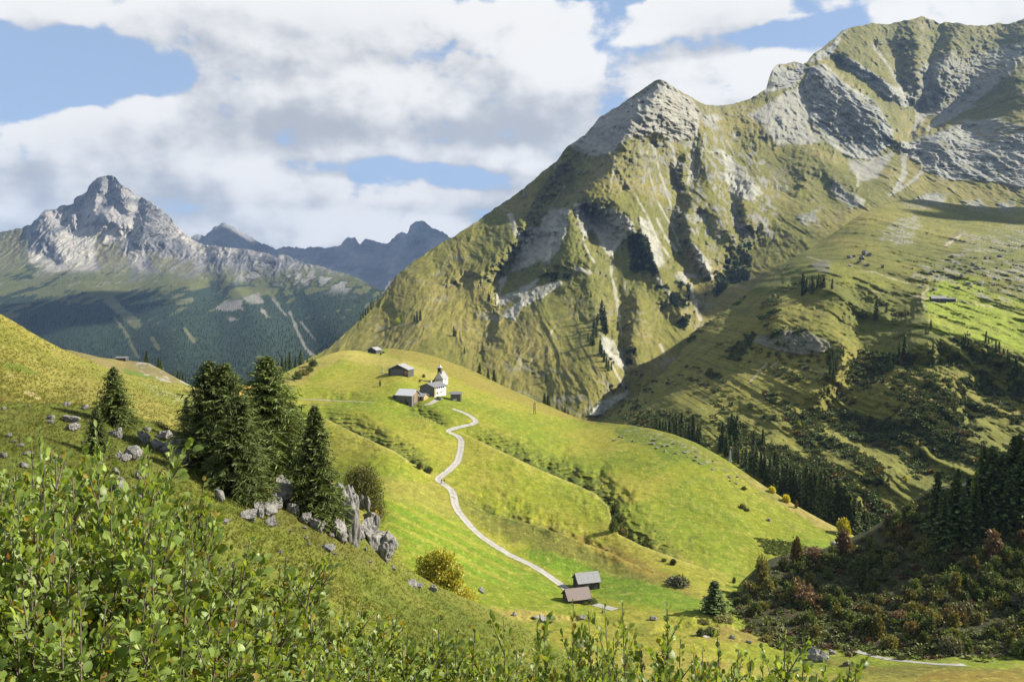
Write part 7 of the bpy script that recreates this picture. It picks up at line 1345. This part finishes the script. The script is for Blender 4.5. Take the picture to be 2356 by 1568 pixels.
scatter("heath", [clump(i, 36, .3) for i in range(5)], P - np.array([0, 0, .08]), np.stack([s_ * 1.5, s_, s_ * .7], -1), np.array([.085, .105, .026]) * (.6 + .9 * q.rand(n, 1)), M_SCRUB)
hp = sstep(-4, 4, poly_sd(hill.PX, hill.PY, [(1738, 1238), (1800, 1245), (1880, 1262), (1930, 1270), (1900, 1290), (1820, 1300), (1760, 1268)])) + .6 * sstep(-4, 4, poly_sd(hill.PX, hill.PY, [(1670, 1370), (1700, 1360), (1720, 1380), (1695, 1415), (1680, 1400)])) + sstep(-4, 4, poly_sd(hill.PX, hill.PY, [(1960, 1484), (2050, 1492), (2140, 1505), (2120, 1515), (2000, 1500)]))
P, q = sample_mask(hill, hp, 1600, 10); n = len(P); s_ = .5 + .6 * q.rand(n)
scatter("herbs", [clump(i, 26, .34) for i in range(4)], P - np.array([0, 0, .05]), np.stack([s_, s_, s_ * .45], -1), np.array([.13, .17, .03]) * (.7 + .7 * q.rand(n, 1)), M_SCRUB)
def tuft(seed, n=7):
    q = np.random.RandomState(seed); a = q.rand(n) * 6.28; o_ = np.stack([.12 * q.randn(n), .12 * q.randn(n), np.zeros(n) - .05], -1); d = np.stack([np.cos(a) * .45, np.sin(a) * .45, .7 + .5 * q.rand(n)], -1)
    return blades(o_, d, .7 + .5 * q.rand(n), np.full(n, .07), q.rand(n) * 6.28, col=np.ones((n, 3)) * (.75 + .5 * q.rand(n, 1)))
M_GRASS = leaf_mat("grass_blades", .35, .7, .15, 0)
gm_ = ((near.PX > -150) & (near.PX < 1500) & (near.Y > 9) & (near.PY < 1640)) * np.clip(near.Y / 20, .3, 1)
P, q = sample_mask(near, gm_, 52000, 11); n = len(P); s_ = (.07 + .12 * q.rand(n)) * (.8 + .5 * (P[:, 1] > 45)); zz = fbm(P[:, 0] / 4, P[:, 1] / 6, 3, 15)
base_ = np.array([.145, .155, .022]) * (.65 + .6 * q.rand(n, 1)); w_ = q.rand(n) + .25 * zz; base_[w_ > .82] = np.array([.22, .19, .05]) * (.7 + .5 * q.rand((w_ > .82).sum(), 1)); base_[w_ < .22] = np.array([.085, .11, .018]) * (.7 + .6 * q.rand((w_ < .22).sum(), 1))
scatter("grass", [tuft(i) for i in range(6)], P, np.stack([s_ * 1.3, s_ * 1.3, s_], -1), base_, M_GRASS)
gm_ = ((slope.PX > -100) & (slope.Y > 40)) * 1.0
P, q = sample_mask(slope, gm_, 26000, 12); n = len(P); s_ = .2 + .2 * q.rand(n); zz = fbm(P[:, 0] / 8, P[:, 1] / 12, 3, 16)
base_ = np.array([.20, .19, .035]) * (.65 + .6 * q.rand(n, 1)); w_ = q.rand(n) + .3 * zz; base_[w_ > .8] = np.array([.34, .28, .12]); base_[w_ < .25] = np.array([.13, .145, .03])
scatter("grass", [tuft(i) for i in range(6)], P, np.stack([s_ * 1.5, s_ * 1.5, s_], -1), base_, M_GRASS)

# ================================================================== THE ALDERS IN FRONT
def alder_leaf(o, d, nrm, L, W_, c, cup):
    """rounded leaf folded along the midrib: 11 vertices, each leaf"""
    d = unit(d); s = unit(np.cross(d, nrm)); nn = np.cross(s, d); n = len(o)
    prof = [(0, 0, 0), (.22, .36, .10), (.5, .52, .13), (.8, .36, .08), (1.0, 0, 0)]
    rows_ = []
    for t_, w_, z_ in prof:
        mid = o + d * (L * t_)[:, None] - nn * (cup * L * t_ * t_ * .35)[:, None]
        if w_ == 0: rows_.append([mid])
        else: rows_.append([mid - s * (W_ * w_)[:, None] + nn * (z_ * W_)[:, None], mid, mid + s * (W_ * w_)[:, None] + nn * (z_ * W_)[:, None]])
    V = np.stack([v for r_ in rows_ for v in r_], 1); m_ = V.shape[1]; i = np.arange(n)[:, None] * m_
    tri = [(0, 2, 1), (0, 3, 2), (7, 8, 10), (8, 9, 10)]; quad = [(1, 2, 5, 4), (2, 3, 6, 5), (4, 5, 8, 7), (5, 6, 9, 8)]
    return V.reshape(-1, 3), [np.concatenate([i + np.array(q_) for q_ in quad]), np.concatenate([i + np.array(t_) for t_ in tri])], np.repeat(c, m_, axis=0)
def alder(seed, nst=6, h=1.0, leafL=.052):
    q = np.random.RandomState(seed); st = []; O = []; D = []; Nn = []; LL = []; C = []
    def shoot(b, e, bend, r0, dens, lo):
        t_ = np.linspace(0, 1, 7)[:, None]; path = b + (e - b) * t_ + bend * np.sin(t_ * np.pi) * .5; st.append(tube(path, np.linspace(r0, r0 * .22, 7), 5))
        ln = np.linalg.norm(e - b); k = max(4, int(ln * dens)); u = lo + (1 - lo) * (np.arange(k) + q.rand(k) * .7) / k; u = np.clip(u, 0, 1)
        for uu in u:
            p = b + (e - b) * uu + bend * np.sin(uu * np.pi) * .5; a = q.rand() * 6.28; ax = unit(e - b); side = unit(np.cross(ax, np.array([np.cos(a), np.sin(a), .2])))
            dr = unit(side * (.9 - .35 * uu) + ax * (.5 + .5 * uu) + np.array([0, 0, .15]) + .18 * q.randn(3))
            O.append(p + dr * .012); D.append(dr); Nn.append(unit(np.cross(np.cross(dr, [0, 0, 1.]) + .5 * q.randn(3), dr) + 1e-6)); LL.append(leafL * (.5 + .9 * q.rand()) * (1 - .35 * max(0, uu - .85) / .15))
            g_ = q.rand(); c_ = np.array([.155, .24, .04]) * (1 - g_) + np.array([.35, .45, .11]) * g_
            if q.rand() < .05: c_ = np.array([.36, .28, .05])
            if q.rand() < .008: c_ = np.array([.26, .15, .06])
            C.append(c_ * (.8 + .4 * q.rand()))
    for i in range(nst):
        a = i * 2.4 + q.rand(); b = np.array([.07 * np.cos(a), .07 * np.sin(a), 0.]); lean = .10 + .24 * q.rand(); hh = h * (.72 + .28 * q.rand()) if i else h
        e = b + np.array([np.cos(a) * lean, np.sin(a) * lean, hh]); bend = np.array([np.cos(a), np.sin(a), 0]) * .12 * q.rand(); shoot(b, e, bend, .0075, 95 / h, .16)
        for j in range(11):
            u = .2 + .72 * (j + q.rand()) / 11; p = b + (e - b) * u + bend * np.sin(u * np.pi) * .5; a2 = a + 2.4 * j + q.rand(); l2 = (.16 + .22 * q.rand()) * (1.15 - u)
            shoot(p, p + np.array([np.cos(a2) * l2 * .75, np.sin(a2) * l2 * .75, l2 * 1.0]), np.zeros(3), .003, 145 / h, .05)
    O = np.array(O); n = len(O); A = alder_leaf(O, np.array(D), np.array(Nn), np.array(LL), np.array(LL) * (.72 + .2 * q.rand(n)), np.array(C), q.rand(n))
    r = link("alder_shrub", None); link("stems", make_mesh("stems", *merge(st), True, M_TWIG), r); link("foliage", make_mesh("foliage", *A, True, M_ALDER), r); return r
ald = [alder(400 + i, 6 + i % 3, 1.0, .0215 + .002 * (i % 3)) for i in range(7)]
for o in ald: kids[o.name] = [c_ for c_ in bpy.data.objects if c_.parent == o]
def put_alder(i, x, top, Y, wide=1.0, lab=None, group=None):
    src = ald[i % 7]; P0 = at(x, top, Y); zg = near.ground(P0[0], P0[1]); h = P0[2] - zg
    if h < .25: return
    if src.name in used: o = copy_tree(src, kids)
    else: used.add(src.name); o = src
    for kx in ('group', 'label'):
        if kx in o: del o[kx]
    o.location = (float(P0[0]), float(P0[1]), float(zg) - .02); s_ = h * wide; o.scale = (s_, s_, h); o.rotation_euler = (random.gauss(0, .04), random.gauss(0, .04), random.uniform(0, 6.28)); tag(o, lab, "shrub", group)
outline = np.array([(-250, 1010), (-60, 1000), (10, 1000), (60, 1035), (120, 1045), (190, 1020), (230, 1040), (260, 1110), (330, 1160), (390, 1185), (440, 1160), (480, 1250), (520, 1225), (560, 1300), (620, 1340), (670, 1370), (740, 1400), (800, 1385), (840, 1360), (880, 1400), (910, 1440), (945, 1395), (985, 1440), (1010, 1500), (1060, 1530), (1110, 1500), (1150, 1480), (1200, 1470), (1235, 1405), (1270, 1430), (1320, 1500), (1360, 1510), (1400, 1450), (1440, 1420), (1475, 1500), (1530, 1415), (1580, 1450), (1625, 1500), (1680, 1475), (1760, 1450), (1810, 1490), (1870, 1535), (1915, 1520), (1960, 1580), (2100, 1640)])
top_at = lambda x: float(np.interp(x, outline[:, 0], outline[:, 1]))
q = np.random.RandomState(77); ia = 0
AL1 = "alder shrub in the dense thicket filling the foot of the near slope"; AG1 = "alder thicket, dense part"
AL2 = "alder shrub in the loose row of tips along the bottom of the view"; AG2 = "alder row, loose part"
for Y, step, dy, x1 in ((5.8, 46, 20, 1960), (5.0, 52, 70, 1960), (4.3, 62, 130, 1900), (3.8, 76, 210, 1800), (3.3, 92, 300, 1400), (5.3, 60, 45, 1930)):
    x = -200 if Y != 5.3 else 880 + q.rand() * 40
    while x < x1:
        tp = 680 + (top_at(x) - 680) * (1.07 if x < 600 else 1.03) + dy + (-22 if x < 320 else 0) + q.uniform(-8, 26) + (0 if Y > 5 else q.uniform(0, 30))
        if tp < 1640 and not (x > 950 and q.rand() < (.12 if Y > 4.8 else .05)): put_alder(ia, x, tp, Y * q.uniform(.94, 1.06), .9 if x < 1000 else .85, AL1 if x < 760 else AL2, AG1 if x < 760 else AG2); ia += 1
        x += step * q.uniform(.7, 1.3)
for x, tp, lab in ((760, 1265 + 100, None), (1233, 1396, "alder shoot rising highest in front of the valley bottom stones"), (1440, 1412, "tall alder shoot just left of the yellowish one"), (1536, 1400, "tall yellow tinted alder shoot in front of the grassy mound"), (1755, 1448, "tall single alder shoot left of the big dark boulder"), (437, 1150, "tall alder tip standing clear of the thicket below the hollowed boulder"), (212, 1005, "tallest alder tip on the left, before the smallest near spruce"), (96, 1008, "tall alder tip near the left corner of the thicket")):
    if lab: put_alder(int(x), x, tp, 5.0, .5, lab)
# models that were never needed
for o in list(mids) + los + ald + [b for v_ in bushes.values() for b in v_]:
    if o.name not in used and not (o.data and o.data.name in used):
        for ch in kids.get(o.name, ()): bpy.data.objects.remove(ch)
        bpy.data.objects.remove(o)

# ================================================================== UNSEEN CLOUD SHAPES ADDED TO SHADE SHOULDER AND MOUNTAINS
def cumulus(centre, rx, ry, rz, seed):
    q = np.random.RandomState(seed); bm = bmesh.new(); bmesh.ops.create_icosphere(bm, subdivisions=3, radius=1.0); S = np.array([v.co for v in bm.verts]); F = np.array([[v.index for v in f.verts] for f in bm.faces]); bm.free(); out = []
    for i in range(26):
        a = q.rand() * 6.28; rr = q.rand() ** .5 * .85; r_ = (.42 - .26 * rr) * (.7 + .6 * q.rand()); V = S * (1 + .12 * fbm(S[:, 0] * 3 + i, S[:, 1] * 3 + S[:, 2] * 2, 3, seed + i))[:, None] * np.array([r_ * rx, r_ * ry, r_ * rz]); V[:, 2] = np.maximum(V[:, 2], -.18 * rz)
        out.append((V + np.array([np.cos(a) * rr * rx, np.sin(a) * rr * ry, 0]) + centre, [F], np.ones((len(V), 3)) * 1.2))
    return merge(out)
_s = np.array(_sd); CL_ = []
for (x, y, Y, dist, rx, ry, sd_) in [(2210, 490, 1420, 2900, 300, 170, 2), (700, 640, 8300, 11000, 1900, 1500, 3), (60, 720, 3500, 7500, 520, 500, 4)]:
    CL_.append(cumulus(at(x, y, Y) + _s * dist, rx, ry, rx * .5, sd_))
link("shade_clouds", make_mesh("shade_clouds", *merge(CL_), True, leaf_mat("cloud", 0, 1, 0, 0)))['kind'] = 'stuff'
# ------------------------------------------------------------------ the air between
hm = bpy.data.materials.new("air"); hm.use_nodes = True; k = NT(hm.node_tree); k.n.clear()
pv = k.new('ShaderNodeVolumePrincipled'); pv.inputs['Color'].default_value = (.30, .47, .80, 1); pv.inputs['Density'].default_value = HAZE; pv.inputs['Anisotropy'].default_value = 0.1
ho = k.new('ShaderNodeOutputMaterial'); k.l.new(pv.outputs[0], ho.inputs['Volume'])
v = np.array([(x, y, z) for z in (-620, 1230) for y in (-2500, 12500) for x in (-9000, 9000)], float)
hme = make_mesh("haze", v, np.array([(0, 2, 3, 1), (4, 5, 7, 6), (0, 1, 5, 4), (2, 6, 7, 3), (0, 4, 6, 2), (1, 3, 7, 5)]), None, False, hm)
link("haze", hme)['kind'] = 'stuff'
